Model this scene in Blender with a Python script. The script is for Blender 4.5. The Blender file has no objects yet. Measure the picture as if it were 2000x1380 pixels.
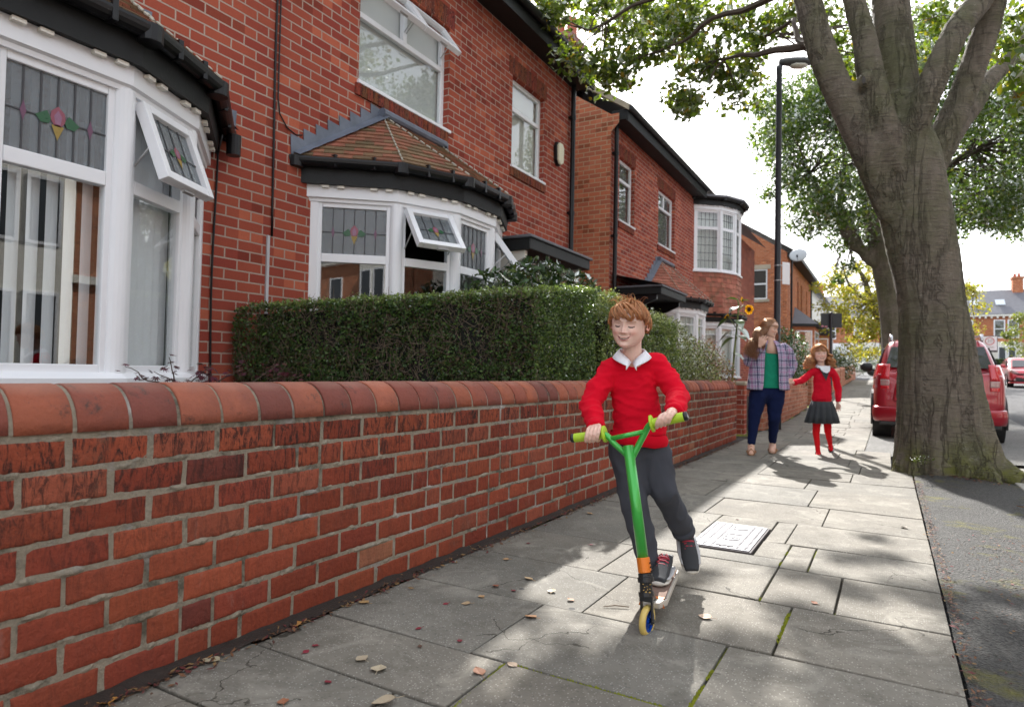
import bpy, bmesh, math, random
import numpy as np
from mathutils import Vector, Matrix, Quaternion
from mathutils import noise as mnoise
rad=math.radians; PI=math.pi
random.seed(7); rng=np.random.default_rng(11)
scene=bpy.context.scene; COL=scene.collection
# ---------------------------------------------------------------- camera
FPX=1275.0; CAMH=0.94
th=rad(30.0); pt=math.atan(36/FPX); rl=0.02
fw=Vector((-math.sin(th)*math.cos(pt),math.cos(th)*math.cos(pt),math.sin(pt)))
r0=Vector((math.cos(th),math.sin(th),0)); u0=r0.cross(fw)
RR=r0*math.cos(rl)+u0*math.sin(rl); UU=u0*math.cos(rl)-r0*math.sin(rl)
cd=bpy.data.cameras.new('camera'); cam=bpy.data.objects.new('camera',cd); COL.objects.link(cam)
m3=Matrix((RR,UU,-fw)).transposed(); cam.matrix_world=Matrix.Translation((0,0,CAMH))@m3.to_4x4()
cd.sensor_width=36; cd.lens=36*FPX/2000; cd.clip_start=.05; cd.clip_end=600
cd.dof.use_dof=True; cd.dof.focus_distance=2.95; cd.dof.aperture_fstop=3.6
scene.camera=cam
# ---------------------------------------------------------------- sky, sun, exposure
SUN=Vector((-.36,.93,.735)).normalized()
w=bpy.data.worlds.new("World"); scene.world=w; w.use_nodes=True
nt=w.node_tree; nt.nodes.clear()
sky=nt.nodes.new('ShaderNodeTexSky'); sky.sky_type='NISHITA'; sky.sun_disc=False
sky.sun_elevation=math.asin(SUN.z); sky.sun_rotation=math.atan2(SUN.x,SUN.y)
sky.air_density=1.0; sky.dust_density=3.0; sky.ozone_density=1.0
hs=nt.nodes.new('ShaderNodeHueSaturation'); hs.inputs['Saturation'].default_value=.55
bg=nt.nodes.new('ShaderNodeBackground'); bg.inputs['Strength'].default_value=.13
wo=nt.nodes.new('ShaderNodeOutputWorld')
# thin bright cloud veil over the clear sky
cl=nt.nodes.new('ShaderNodeTexNoise'); cl.inputs['Scale'].default_value=2.2; cl.inputs['Detail'].default_value=5
cm=nt.nodes.new('ShaderNodeMapRange'); cm.inputs[1].default_value=.3; cm.inputs[2].default_value=.7; cm.inputs[3].default_value=.35; cm.inputs[4].default_value=.8
tc=nt.nodes.new('ShaderNodeTexCoord'); nt.links.new(tc.outputs['Generated'],cl.inputs['Vector']); nt.links.new(cl.outputs['Fac'],cm.inputs[0])
mx=nt.nodes.new('ShaderNodeMix'); mx.data_type='RGBA'; nt.links.new(cm.outputs[0],mx.inputs[0]); mx.inputs[7].default_value=(6.6,6.9,7.4,1)
nt.links.new(sky.outputs[0],hs.inputs['Color']); nt.links.new(hs.outputs[0],mx.inputs[6]); nt.links.new(mx.outputs[2],bg.inputs[0]); nt.links.new(bg.outputs[0],wo.inputs[0])
sl=bpy.data.lights.new('sun','SUN'); sl.energy=4.9; sl.angle=rad(.55); sl.color=(1,.965,.925)
so=bpy.data.objects.new('sun',sl); COL.objects.link(so); so.location=(0,0,30)
so.rotation_euler=SUN.to_track_quat('Z','Y').to_euler()
scene.view_settings.view_transform='Standard'; scene.view_settings.look='None'
scene.view_settings.gamma=1; scene.view_settings.exposure=1.25
scene.cycles.max_bounces=7; scene.cycles.transparent_max_bounces=12
# ---------------------------------------------------------------- helpers
def V(*a): return Vector(a[0] if len(a)==1 else a)
def ray(x,y): return fw+RR*((x-1000)/FPX)-UU*((y-690)/FPX)
def dep(d,x,y): return V(0,0,CAMH)+ray(x,y)*d           # real distance d in front of the camera
class MB:
    def __init__(s): s.v=[]; s.f=[]; s.c=[]; s.m=[]
    def add(s,vs,fs,col=None,mi=0):
        b=len(s.v); s.v+= [tuple(v) for v in vs]
        for f in fs: s.f.append(tuple(i+b for i in f)); s.c.append(col); s.m.append(mi)
    def hexa(s,p,col=None,mi=0):   # 8 points: bottom 4 ccw, top 4
        s.add(p,[(0,3,2,1),(4,5,6,7),(0,1,5,4),(1,2,6,5),(2,3,7,6),(3,0,4,7)],col,mi)
    def box(s,x0,x1,y0,y1,z0,z1,col=None,mi=0):
        s.hexa([(x0,y0,z0),(x1,y0,z0),(x1,y1,z0),(x0,y1,z0),(x0,y0,z1),(x1,y0,z1),(x1,y1,z1),(x0,y1,z1)],col,mi)
    def obox(s,o,u,n,u0,u1,n0,n1,z0,z1,col=None,mi=0):   # box in a frame: origin o, along u, outward n
        o=V(o);u=V(u);n=V(n); k=V(0,0,1)
        P=lambda a,b,c:o+u*a+n*b+k*c
        s.hexa([P(u0,n1,z0),P(u1,n1,z0),P(u1,n0,z0),P(u0,n0,z0),P(u0,n1,z1),P(u1,n1,z1),P(u1,n0,z1),P(u0,n0,z1)],col,mi)
    def tube(s,pts,rad_,n=10,col=None,mi=0,cap=True,ref=None):
        pts=[V(p) for p in pts]; N=len(pts)
        if not hasattr(rad_,'__len__'): rad_=[rad_]*N
        vs=[];prev=None
        for i,p in enumerate(pts):
            t=(pts[min(i+1,N-1)]-pts[max(i-1,0)])
            if t.length<1e-9: t=V(0,0,1)
            t.normalize()
            if prev is None:
                a=ref and V(ref) or (V(0,0,1) if abs(t.z)<.9 else V(1,0,0)); x=(a-t*a.dot(t)).normalized()
            else: x=(prev-t*prev.dot(t)).normalized()
            prev=x; y=t.cross(x); r=rad_[i]; ra,rb=(r if hasattr(r,'__len__') else (r,r))
            for k in range(n):
                a=2*PI*k/n; vs.append(p+x*(ra*math.cos(a))+y*(rb*math.sin(a)))
        fs=[(i*n+k,i*n+(k+1)%n,(i+1)*n+(k+1)%n,(i+1)*n+k) for i in range(N-1) for k in range(n)]
        if cap: fs+=[tuple(range(n))[::-1],tuple((N-1)*n+k for k in range(n))]
        s.add(vs,fs,col,mi)
    def capsule(s,p0,r0_,p1,r1_,n=14,flat=1.0,ref=None):   # rounded tapered limb
        p0=V(p0);p1=V(p1); d=p1-p0; L=d.length; d=d/L if L>1e-6 else V(0,0,1)
        pts=[];rs=[]
        for a in (-90,-65,-40,-18,0): pts.append(p0+d*(r0_*math.sin(rad(a)))); rs.append(max(r0_*math.cos(rad(a)),1e-4))
        for a in (0,18,40,65,90): pts.append(p1+d*(r1_*math.sin(rad(a)))); rs.append(max(r1_*math.cos(rad(a)),1e-4))
        s.tube(pts,[(r*1.0,r*flat) for r in rs],n,ref=ref)
    def lathe(s,prof,o=(0,0,0),n=24,axis='z',col=None,mi=0,cap=True):
        vs=[]
        for r,z in prof:
            for k in range(n):
                a=2*PI*k/n; c,d=r*math.cos(a),r*math.sin(a)
                q={'z':(c,d,z),'x':(z,c,d),'y':(c,z,d)}[axis]; vs.append((q[0]+o[0],q[1]+o[1],q[2]+o[2]))
        N=len(prof); fs=[(i*n+k,i*n+(k+1)%n,(i+1)*n+(k+1)%n,(i+1)*n+k) for i in range(N-1) for k in range(n)]
        if cap: fs+=[tuple(range(n))[::-1],tuple((N-1)*n+k for k in range(n))]
        s.add(vs,fs,col,mi)
    def grid(s,P,nu,nv,col=None,mi=0,closeu=False):
        vs=[P(i,j) for j in range(nv) for i in range(nu)]
        fs=[(j*nu+i,j*nu+(i+1)%nu,(j+1)*nu+(i+1)%nu,(j+1)*nu+i) for j in range(nv-1) for i in range(nu if closeu else nu-1)]
        s.add(vs,fs,col,mi)
    def poly(s,pts,off,col=None,mi=0):   # flat polygon given thickness vector off
        n=len(pts); pts=[V(p) for p in pts]; off=V(off)
        vs=pts+[p+off for p in pts]
        s.add(vs,[tuple(range(n))[::-1],tuple(range(n,2*n))]+[(i,(i+1)%n,n+(i+1)%n,n+i) for i in range(n)],col,mi)
    def mesh(s,name,off=(0,0,0)):
        me=bpy.data.meshes.new(name)
        vs=[(a-off[0],b-off[1],c-off[2]) for a,b,c in s.v]
        me.from_pydata(vs,[],s.f)
        if any(c is not None for c in s.c):
            ca=me.color_attributes.new('Col','FLOAT_COLOR','CORNER')
            tot=np.array([len(f) for f in s.f]); cc=np.array([(c if c is not None else (1,1,1))[:3]+(1,) for c in s.c],dtype=np.float32)
            ca.data.foreach_set('color',np.repeat(cc,tot,axis=0).ravel())
        if any(s.m): me.polygons.foreach_set('material_index',s.m)
        me.update(); return me
def wloc(o):
    l=V(0,0,0)
    while o is not None:
        l+=o.location; o=o.parent
    return l
def put(name,me,mat,parent=None,smooth=False,bevel=0,seg=2,auto=None):
    o=bpy.data.objects.new(name,me); COL.objects.link(o)
    for m in (mat if isinstance(mat,(list,tuple)) else [mat]): me.materials.append(m)
    if parent is not None: o.parent=parent
    if smooth: me.shade_smooth()
    if bevel:
        b=o.modifiers.new('bevel','BEVEL'); b.width=bevel; b.segments=seg; b.limit_method='ANGLE'; b.angle_limit=rad(40)
    return o
def obj(name,mb,mat,parent=None,smooth=False,bevel=0,local=False,seg=2):
    off=(0,0,0) if (parent is None or local) else wloc(parent)
    return put(name,mb.mesh(name,off),mat,parent,smooth,bevel,seg)
def fixn(o):
    bm=bmesh.new(); bm.from_mesh(o.data); bmesh.ops.recalc_face_normals(bm,faces=bm.faces); bm.to_mesh(o.data); bm.free(); return o
def tag(o,label=None,cat=None,group=None,kind=None):
    if label: o['label']=label
    if cat: o['category']=cat
    if group: o['group']=group
    if kind: o['kind']=kind
    return o
def thing(name,loc,label,cat,group=None,rotz=0):
    o=bpy.data.objects.new(name,None); COL.objects.link(o); o.location=loc; o.rotation_euler=(0,0,rotz); o.empty_display_size=.1
    return tag(o,label,cat,group)
def dup(o,parent=None):
    c=o.copy(); COL.objects.link(c); c.parent=parent
    for ch in list(o.children):
        dup(ch,c)
    return c
def cr(pts,n=6):   # Catmull-Rom resample
    P=[np.array(p,float) for p in pts]; out=[]
    for i in range(len(P)-1):
        a=P[max(i-1,0)];b=P[i];c=P[i+1];d=P[min(i+2,len(P)-1)]
        for k in range(n):
            t=k/n; out.append(.5*((2*b)+(-a+c)*t+(2*a-5*b+4*c-d)*t*t+(-a+3*b-3*c+d)*t**3))
    out.append(P[-1]); return out
def remesh(mb,vox,smooth=6,fac=.5,push=None):   # union of the pieces as one continuous skin
    me=mb.mesh('tmp'); o=bpy.data.objects.new('tmp',me); COL.objects.link(o)
    bm=bmesh.new(); bm.from_mesh(me); bmesh.ops.recalc_face_normals(bm,faces=bm.faces); bm.to_mesh(me); bm.free()
    r=o.modifiers.new('r','REMESH'); r.mode='VOXEL'; r.voxel_size=vox; r.adaptivity=0
    if smooth:
        s=o.modifiers.new('s','SMOOTH'); s.iterations=smooth; s.factor=fac
    dg=bpy.context.evaluated_depsgraph_get(); dg.update()
    out=bpy.data.meshes.new_from_object(o.evaluated_get(dg)); bpy.data.objects.remove(o); bpy.data.meshes.remove(me)
    return out
def getv(me):
    a=np.empty(len(me.vertices)*3,np.float32); me.vertices.foreach_get('co',a); return a.reshape(-1,3)
def getn(me):
    return np.array([v.normal[:] for v in me.vertices],np.float32)
def setv(me,a): me.vertices.foreach_set('co',a.astype(np.float32).ravel()); me.update()
def vcol(me,cols):   # per-vertex colours
    ca=me.color_attributes.new('Col','FLOAT_COLOR','POINT')
    ca.data.foreach_set('color',np.hstack([cols,np.ones((len(cols),1))]).astype(np.float32).ravel())
def vnoise(a,s,seed=0):
    return np.array([mnoise.noise(Vector((p[0]*s+seed,p[1]*s+seed*.7,p[2]*s-seed))) for p in a])
# ---------------------------------------------------------------- materials
MC={}
class NT:
    def __init__(s,name):
        s.mat=bpy.data.materials.new(name); s.mat.use_nodes=True; s.t=s.mat.node_tree; s.t.nodes.clear()
        s.out=s.n('ShaderNodeOutputMaterial')
    def n(s,ty,**kw):
        nd=s.t.nodes.new(ty)
        for k,v in kw.items(): setattr(nd,k,v)
        return nd
    def l(s,a,b): s.t.links.new(a,b)
    def val(s,inp,v):
        if isinstance(v,bpy.types.NodeSocket): s.l(v,inp)
        elif v is not None: inp.default_value=v
    def math(s,op,a,b=None,c=None,clamp=False):
        nd=s.n('ShaderNodeMath',operation=op,use_clamp=clamp); s.val(nd.inputs[0],a)
        if b is not None: s.val(nd.inputs[1],b)
        if c is not None: s.val(nd.inputs[2],c)
        return nd.outputs[0]
    def mix(s,f,a,b,mode='MIX'):
        nd=s.n('ShaderNodeMix',data_type='RGBA',blend_type=mode,clamp_factor=True)
        s.val(nd.inputs[0],f)
        for i,x in ((6,a),(7,b)):
            if isinstance(x,(tuple,list)): x=tuple(x)[:3]+(1,)
            s.val(nd.inputs[i],x)
        return nd.outputs[2]
    def noise(s,scale,detail=4,rough=.55,vec=None,dist=0):
        nd=s.n('ShaderNodeTexNoise'); nd.inputs['Scale'].default_value=scale; nd.inputs['Detail'].default_value=detail
        nd.inputs['Roughness'].default_value=rough; nd.inputs['Distortion'].default_value=dist
        s.l(vec if vec is not None else s.co(),nd.inputs['Vector']); return nd.outputs['Fac']
    def voro(s,scale,vec=None,feature='F1'):
        nd=s.n('ShaderNodeTexVoronoi',feature=feature); nd.inputs['Scale'].default_value=scale
        s.l(vec if vec is not None else s.co(),nd.inputs['Vector']); return nd
    def co(s):
        if not hasattr(s,'_co'): s._co=s.n('ShaderNodeTexCoord').outputs['Object']
        return s._co
    def scalevec(s,x,y,z):
        nd=s.n('ShaderNodeMapping'); nd.inputs['Scale'].default_value=(x,y,z); s.l(s.co(),nd.inputs[0]); return nd.outputs[0]
    def ramp(s,f,stops):
        nd=s.n('ShaderNodeValToRGB'); s.l(f,nd.inputs[0]); e=nd.color_ramp.elements
        while len(e)<len(stops): e.new(.5)
        for i,(p,c) in enumerate(stops):
            e[i].position=p; e[i].color=(c,c,c,1) if not isinstance(c,(tuple,list)) else tuple(c)[:3]+(1,)
        return nd.outputs[0]
    def bump(s,h,strength=.5,dist=.01,nrm=None):
        nd=s.n('ShaderNodeBump'); nd.inputs['Strength'].default_value=strength; nd.inputs['Distance'].default_value=dist
        s.l(h,nd.inputs['Height'])
        if nrm is not None: s.l(nrm,nd.inputs['Normal'])
        return nd.outputs[0]
    def attr(s,name='Col'):
        nd=s.n('ShaderNodeAttribute'); nd.attribute_name=name; return nd.outputs['Color']
    def bsdf(s,col,rough=.6,spec=.5,metal=0,nrm=None,coat=0,sss=0,sheen=0,link=True):
        b=s.n('ShaderNodeBsdfPrincipled')
        s.val(b.inputs['Base Color'],tuple(col)[:3]+(1,) if isinstance(col,(tuple,list)) else col)
        s.val(b.inputs['Roughness'],rough); s.val(b.inputs['Specular IOR Level'],spec); s.val(b.inputs['Metallic'],metal)
        if nrm is not None: s.l(nrm,b.inputs['Normal'])
        if coat: b.inputs['Coat Weight'].default_value=coat; b.inputs['Coat Roughness'].default_value=.05
        if sss:
            b.inputs['Subsurface Weight'].default_value=sss; b.inputs['Subsurface Radius'].default_value=(1,.35,.2); b.inputs['Subsurface Scale'].default_value=.012
        if sheen: b.inputs['Sheen Weight'].default_value=sheen; b.inputs['Sheen Roughness'].default_value=.5
        if link: s.l(b.outputs[0],s.out.inputs[0])
        return b.outputs[0]
def plain(name,col,rough=.5,var=.12,scale=6,bump=0,bscale=80,metal=0,coat=0,spec=.5,sheen=0,use=False):
    t=NT(name); n=t.noise(scale,5,.6)
    c0=tuple(x*(1-var) for x in col); c1=tuple(min(1,x*(1+var)) for x in col)
    c=t.mix(n,c0,c1)
    if use: c=t.mix(1.0,c,t.attr(),'MULTIPLY')
    nr=None
    if bump: nr=t.bump(t.noise(bscale,4,.6),bump,.004)
    rr=t.math('ADD',t.math('MULTIPLY',n,.2),rough-.1)
    t.bsdf(c,rr,spec,metal,nr,coat,0,sheen); MC[name]=t.mat; return t.mat
def brickmat(name,c1,c2,mortar,bw=.225,bh=.08,ms=.0055,dark=.5,off=(0,0),bumpd=.004,streak=.35):
    t=NT(name); sp=t.n('ShaderNodeSeparateXYZ'); t.l(t.co(),sp.inputs[0])
    u=t.math('ADD',t.math('ADD',sp.outputs[0],sp.outputs[1]),off[0]); v=t.math('ADD',sp.outputs[2],off[1])
    cb=t.n('ShaderNodeCombineXYZ'); t.l(u,cb.inputs[0]); t.l(v,cb.inputs[1])
    nz=t.n('ShaderNodeTexNoise'); nz.inputs['Scale'].default_value=9; t.l(cb.outputs[0],nz.inputs['Vector'])
    vm=t.n('ShaderNodeVectorMath',operation='MULTIPLY_ADD'); t.l(nz.outputs['Color'],vm.inputs[0]); vm.inputs[1].default_value=(.006,.005,0); t.l(cb.outputs[0],vm.inputs[2])
    b=t.n('ShaderNodeTexBrick'); t.l(vm.outputs[0],b.inputs['Vector'])
    b.inputs['Scale'].default_value=1; b.inputs['Brick Width'].default_value=bw; b.inputs['Row Height'].default_value=bh
    b.inputs['Mortar Size'].default_value=ms; b.inputs['Mortar Smooth'].default_value=.15; b.inputs['Bias'].default_value=-.1
    b.inputs['Color1'].default_value=c1+(1,); b.inputs['Color2'].default_value=c2+(1,); b.inputs['Mortar'].default_value=mortar+(1,)
    # a second per-brick draw for the odd dark or pale brick
    ub=t.math('FLOOR',t.math('DIVIDE',v,bh)); wn=t.n('ShaderNodeTexWhiteNoise',noise_dimensions='2D')
    ux=t.math('FLOOR',t.math('ADD',t.math('DIVIDE',u,bw),t.math('MULTIPLY',t.math('MODULO',ub,2),.5)))
    c2n=t.n('ShaderNodeCombineXYZ'); t.l(ux,c2n.inputs[0]); t.l(ub,c2n.inputs[1]); t.l(c2n.outputs[0],wn.inputs['Vector'])
    fac=b.outputs['Fac']; inv=t.math('SUBTRACT',1,fac)
    oddd=t.math('MULTIPLY',t.math('GREATER_THAN',wn.outputs['Value'],.9),t.math('MULTIPLY',inv,dark))
    oddl=t.math('MULTIPLY',t.math('LESS_THAN',wn.outputs['Value'],.08),t.math('MULTIPLY',inv,.55))
    c=t.mix(oddd,b.outputs['Color'],tuple(x*.45 for x in c1)); c=t.mix(oddl,c,(c2[0]*1.5,c2[1]*1.7,c2[2]*1.6))
    big=t.noise(1.3,5,.6); c=t.mix(t.math('MULTIPLY',t.ramp(big,[(.42,0),(.8,1)]),streak),c,tuple(x*.55 for x in c1))
    fine=t.noise(60,5,.7); c=t.mix(.35,c,t.mix(fine,(.45,.45,.45),(1.5,1.5,1.5)),'MULTIPLY')
    h=t.math('ADD',t.math('MULTIPLY',inv,1.0),t.math('MULTIPLY',fine,.35))
    t.bsdf(c,.9,.08,0,t.bump(h,.8,bumpd)); MC[name]=t.mat; return t.mat
# ---------------------------------------------------------------- common materials
BR1=brickmat('house_brick',(.285,.060,.043),(.40,.103,.060),(.43,.33,.27),ms=.0065)
BRG=brickmat('gable_brick',(.62,.205,.11),(.46,.155,.095),(.55,.42,.27),bw=.225,bh=.0833,ms=.007,dark=.75,streak=.15)
BRF=brickmat('far_brick',(.40,.12,.05),(.48,.17,.08),(.45,.36,.27),streak=.15)
BRO=brickmat('opposite_brick',(.42,.15,.08),(.5,.2,.11),(.5,.42,.3),streak=.1)
UPVC=plain('white_plastic',(.80,.81,.83),.32,.03,3)
CREAM=plain('cream_paint',(.78,.75,.67),.55,.08,5,.15,60)
BLACK=plain('black_gloss',(.006,.006,.007),.36,.3,9,.3,30,spec=.35)
FASC=plain('dark_fascia',(.013,.014,.014),.55,.5,6,.5,40,spec=.3)
LEAD=plain('lead_sheet',(.13,.15,.19),.5,.5,7,.5,14)
STONE=plain('stone',(.42,.36,.27),.85,.25,6,.5,60)
SLATE=plain('slate',(.13,.13,.145),.6,.35,3,.4,25)
CAME=plain('lead_came',(.05,.05,.055),.5,.2)
SOIL=plain('soil',(.035,.026,.018),.95,.5,20,1,60)
DARKM=plain('dark_interior',(.05,.045,.04),.9,.2)
GREYW=plain('grey_interior',(.16,.15,.14),.9,.2)
def leafcol(*a): return a
def glassmat(name,tint=(.97,.985,.985),rip=0,mixf=.0,scale=60):
    t=NT(name); nr=None
    if rip: nr=t.bump(t.noise(scale,3,.5),rip,.01)
    ge=t.n('ShaderNodeNewGeometry'); dp=t.n('ShaderNodeVectorMath',operation='DOT_PRODUCT'); t.l(ge.outputs['Incoming'],dp.inputs[0]); t.l(ge.outputs['Normal'],dp.inputs[1])
    om=t.math('SUBTRACT',1,t.math('ABSOLUTE',dp.outputs['Value'])); frs=t.math('ADD',t.math('MULTIPLY',t.math('POWER',om,5),.93),.07)   # same from both sides, as a thin double pane
    g=t.n('ShaderNodeBsdfGlossy'); g.inputs['Roughness'].default_value=.0 if not rip else .12
    if nr is not None: t.l(nr,g.inputs['Normal'])
    tr=t.n('ShaderNodeBsdfTransparent'); tr.inputs[0].default_value=tint+(1,)
    mx=t.n('ShaderNodeMixShader'); t.l(frs,mx.inputs[0]); t.l(tr.outputs[0],mx.inputs[1]); t.l(g.outputs[0],mx.inputs[2])
    o=mx.outputs[0]
    if mixf:
        d=t.n('ShaderNodeBsdfDiffuse'); d.inputs[0].default_value=(.42,.45,.47,1); m2=t.n('ShaderNodeMixShader'); m2.inputs[0].default_value=mixf
        t.l(o,m2.inputs[1]); t.l(d.outputs[0],m2.inputs[2]); o=m2.outputs[0]
    t.l(o,t.out.inputs[0]); return t.mat
GLASS=glassmat('window_glass')
OBSC=glassmat('textured_glass',(.62,.66,.68),.6,.22,45)
def solidcol(name,c,rough=.4): return plain(name,c,rough,.1)
# ground levels: the street climbs gently beyond Y=15
def gz(y): return 0.0 if y<15 else .028*(y-15)
ys=[-14,-6,0,5,10,15,20,30,40,60,80,110,200,400]
def strip(name,x0,x1,dz,mat,lab=None,kind='structure',yy=ys,sub=1,th=None):
    mb=MB(); xs=np.linspace(x0,x1,sub+1)
    mb.grid(lambda i,j:(xs[i],yy[j],gz(yy[j])+dz),sub+1,len(yy)); o=obj(name,mb,mat); tag(o,kind=kind); return o
def asphalt(name,c,patch=0):
    t=NT(name); f=t.noise(140,4,.8); v=t.voro(95); big=t.noise(1.1,5,.6)
    s=t.ramp(v.outputs['Color'],[(0,.35),(1,1.7)])
    cc=t.mix(.85,c,t.mix(1,c,s,'MULTIPLY')); cc=t.mix(t.ramp(big,[(.4,0),(.7,.5)]),cc,tuple(x*.55 for x in c))
    if patch: cc=t.mix(t.ramp(t.noise(2.2,6,.7),[(.55,0),(.66,.8)]),cc,(.17,.16,.03))
    h=t.math('ADD',f,t.math('MULTIPLY',v.outputs['Distance'],1.5))
    t.bsdf(cc,.8,.35,0,t.bump(h,1.0,.012)); return t.mat
ASPH=asphalt('road_asphalt',(.105,.105,.108)); VERG=asphalt('verge_tarmac',(.085,.082,.075),1)
strip('road',-60,90,-.055,ASPH)
g=strip('garden_ground',-14,-2.12,-.02,SOIL)
# pavement slabs: every row of flags as laid, with open joints
def slabmat():
    t=NT('concrete_flag'); a=t.attr()
    sp=t.voro(120); sp2=t.voro(65); big=t.noise(2.3,6,.62); fine=t.noise(220,3,.7)
    base=t.mix(t.ramp(big,[(.3,0),(.75,1)]),(.215,.198,.165),(.118,.110,.093))
    spk=t.math('MULTIPLY',t.math('LESS_THAN',sp.outputs['Distance'],.26),t.math('GREATER_THAN',t.n('ShaderNodeSeparateColor').outputs[0],0))
    sc=t.n('ShaderNodeSeparateColor'); t.l(sp.outputs['Color'],sc.inputs[0])
    spk=t.math('MULTIPLY',t.math('LESS_THAN',sp.outputs['Distance'],.30),t.math('GREATER_THAN',sc.outputs[0],.62))
    c=t.mix(t.math('MULTIPLY',spk,.42),base,(.56,.54,.49))
    sc2=t.n('ShaderNodeSeparateColor'); t.l(sp2.outputs['Color'],sc2.inputs[0])
    dk=t.math('MULTIPLY',t.math('LESS_THAN',sp2.outputs['Distance'],.3),t.math('GREATER_THAN',sc2.outputs[1],.65))
    c=t.mix(t.math('MULTIPLY',dk,.4),c,(.07,.065,.06)); c=t.mix(1,c,a,'MULTIPLY')
    c=t.mix(t.ramp(t.noise(7,6,.75),[(.50,0),(.72,.6)]),c,(.085,.078,.058)); c=t.mix(t.ramp(t.noise(1.1,4,.6),[(.45,0),(.7,.4)]),c,(.12,.11,.09)); gm=t.voro(3.1); gs=t.n('ShaderNodeSeparateColor'); t.l(gm.outputs['Color'],gs.inputs[0]); c=t.mix(t.math('MULTIPLY',t.math('LESS_THAN',gm.outputs['Distance'],.045),t.math('GREATER_THAN',gs.outputs[0],.5)),c,(.06,.058,.055))
    cv=t.n('ShaderNodeTexVoronoi',feature='DISTANCE_TO_EDGE'); cv.inputs['Scale'].default_value=1.7; wv=t.n('ShaderNodeTexNoise'); wv.inputs['Scale'].default_value=5; wv.inputs['Detail'].default_value=5; t.l(t.co(),wv.inputs['Vector'])
    wm=t.n('ShaderNodeVectorMath',operation='MULTIPLY_ADD'); t.l(wv.outputs['Color'],wm.inputs[0]); wm.inputs[1].default_value=(.3,.3,0); t.l(t.co(),wm.inputs[2]); t.l(wm.outputs[0],cv.inputs['Vector'])
    ck=t.math('MULTIPLY',t.math('LESS_THAN',cv.outputs['Distance'],.0045),t.math('GREATER_THAN',t.noise(1.3,2,.5),.56)); c=t.mix(t.math('MULTIPLY',ck,.85),c,(.035,.03,.022))
    c=t.mix(t.ramp(t.noise(2.7,5,.75,None,1.2),[(.52,0),(.64,.38)]),c,(.34,.32,.27))
    h=t.math('ADD',t.math('MULTIPLY',fine,.5),t.math('MULTIPLY',big,1.2))
    t.bsdf(c,.82,.25,0,t.bump(h,.7,.006)); return t.mat
SLAB=slabmat()
rows=[-1.05,-.5,.08,.62,1.17,1.52,1.853,2.395,2.935,3.485,4.0,4.6,5.25,6.06,6.7,7.3,7.95]
cuts={1.17:[-1.25,-.4],1.52:[-1.07,-.30],1.853:[-1.21,-.486],2.395:[-1.045,-.34],2.935:[-1.20,-.47,-.185],3.485:[-1.30,-.96,-.47,-.34],4.0:[-1.2,-.505],4.6:[-1.1,-.365],5.25:[-1.25,-.51],6.06:[-1.4,-.62],6.7:[-1.1,-.3]}
y=7.95
while y<46: y+=.6; rows.append(round(y,3))
mb=MB(); moss=MB(); R=random.Random(3); XL=-1.885
for i in range(len(rows)-1):
    y0,y1=rows[i],rows[i+1]; xr=.208 if y0<7.6 else (.03 if y0<9.4 else -.27)
    cs=cuts.get(y0) or sorted([XL+ (xr-XL)*(.3+.12*R.random()+.03*(i%2)),XL+(xr-XL)*(.68+.12*R.random())])
    xs=[XL+R.uniform(-.05,.04)]+cs+[xr]
    for a,b in zip(xs[:-1],xs[1:]):
        if abs(y0-3.485)<.01 and a<-.9 and b>-.6: parts=[(a,b,y0,3.68)]
        elif abs(y0-4.0)<.01 and a<-.9 and b>-.6: parts=[(a,-.975,y0,y1),(-.62,b,y0,y1),(-.975,-.62,4.335,y1)]
        else: parts=[(a,b,y0,y1)]
        if abs(y0-3.485)<.01 and a<-.9 and b>-.6: parts=[(a,b,y0,3.665),]; parts+=[(-.62,b,3.665,y1)]
        for (p,q,r_,s_) in parts:
            if q-p<.02 or s_-r_<.02: continue
            gp=.0028+.003*R.random(); k=.9+.2*R.random(); tn=R.uniform(-.02,.02)
            col=(k*(1+tn),k,k*(1-tn)); zz=[gz((r_+s_)/2)+R.uniform(-.002,.0025)+ (R.uniform(-.0025,.0025)) for _ in range(4)]
            hz=-.05; z4=[zz[0],zz[1],zz[2],zz[3]]; sl_=gz(s_)-gz(r_)
            jit=lambda:R.uniform(-.0025,.0025)
            nseg=5; xa=[p+gp+jit(),q-gp+jit()]
            mb.hexa([(p+gp,r_+gp+jit(),hz+gz(r_)),(q-gp,r_+gp+jit(),hz+gz(r_)),(q-gp+jit(),s_-gp,hz+gz(s_)),(p+gp+jit(),s_-gp,hz+gz(s_)),
                     (p+gp,r_+gp,z4[0]-sl_/2),(q-gp,r_+gp,z4[1]-sl_/2),(q-gp,s_-gp,z4[2]+sl_/2),(p+gp,s_-gp,z4[3]+sl_/2)],col)
o=obj('pavement',mb,SLAB,bevel=.004); tag(o,kind='structure')
bed=MB(); bed.grid(lambda i,j:([-2.2,.205][i],[-2,7.6][j],-.014),2,2)
bed.grid(lambda i,j:([-2.2,-.0][i],[7.6,9.4][j],-.014),2,2)
yy2=[9.4,15,20,30,46]; bed.grid(lambda i,j:([-2.2,-.27][i],yy2[j],-.014+gz(yy2[j])),2,5)
t=NT('joint_dirt'); mo=t.ramp(t.noise(1.7,5,.7),[(.5,0),(.6,1)])
t.bsdf(t.mix(mo,(.045,.038,.028),(.20,.22,.02)),.95,.2,0,t.bump(t.noise(90,3,.7),1,.01)); DIRT=t.mat
tag(obj('joint_bed',bed,DIRT),kind='structure')
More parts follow.
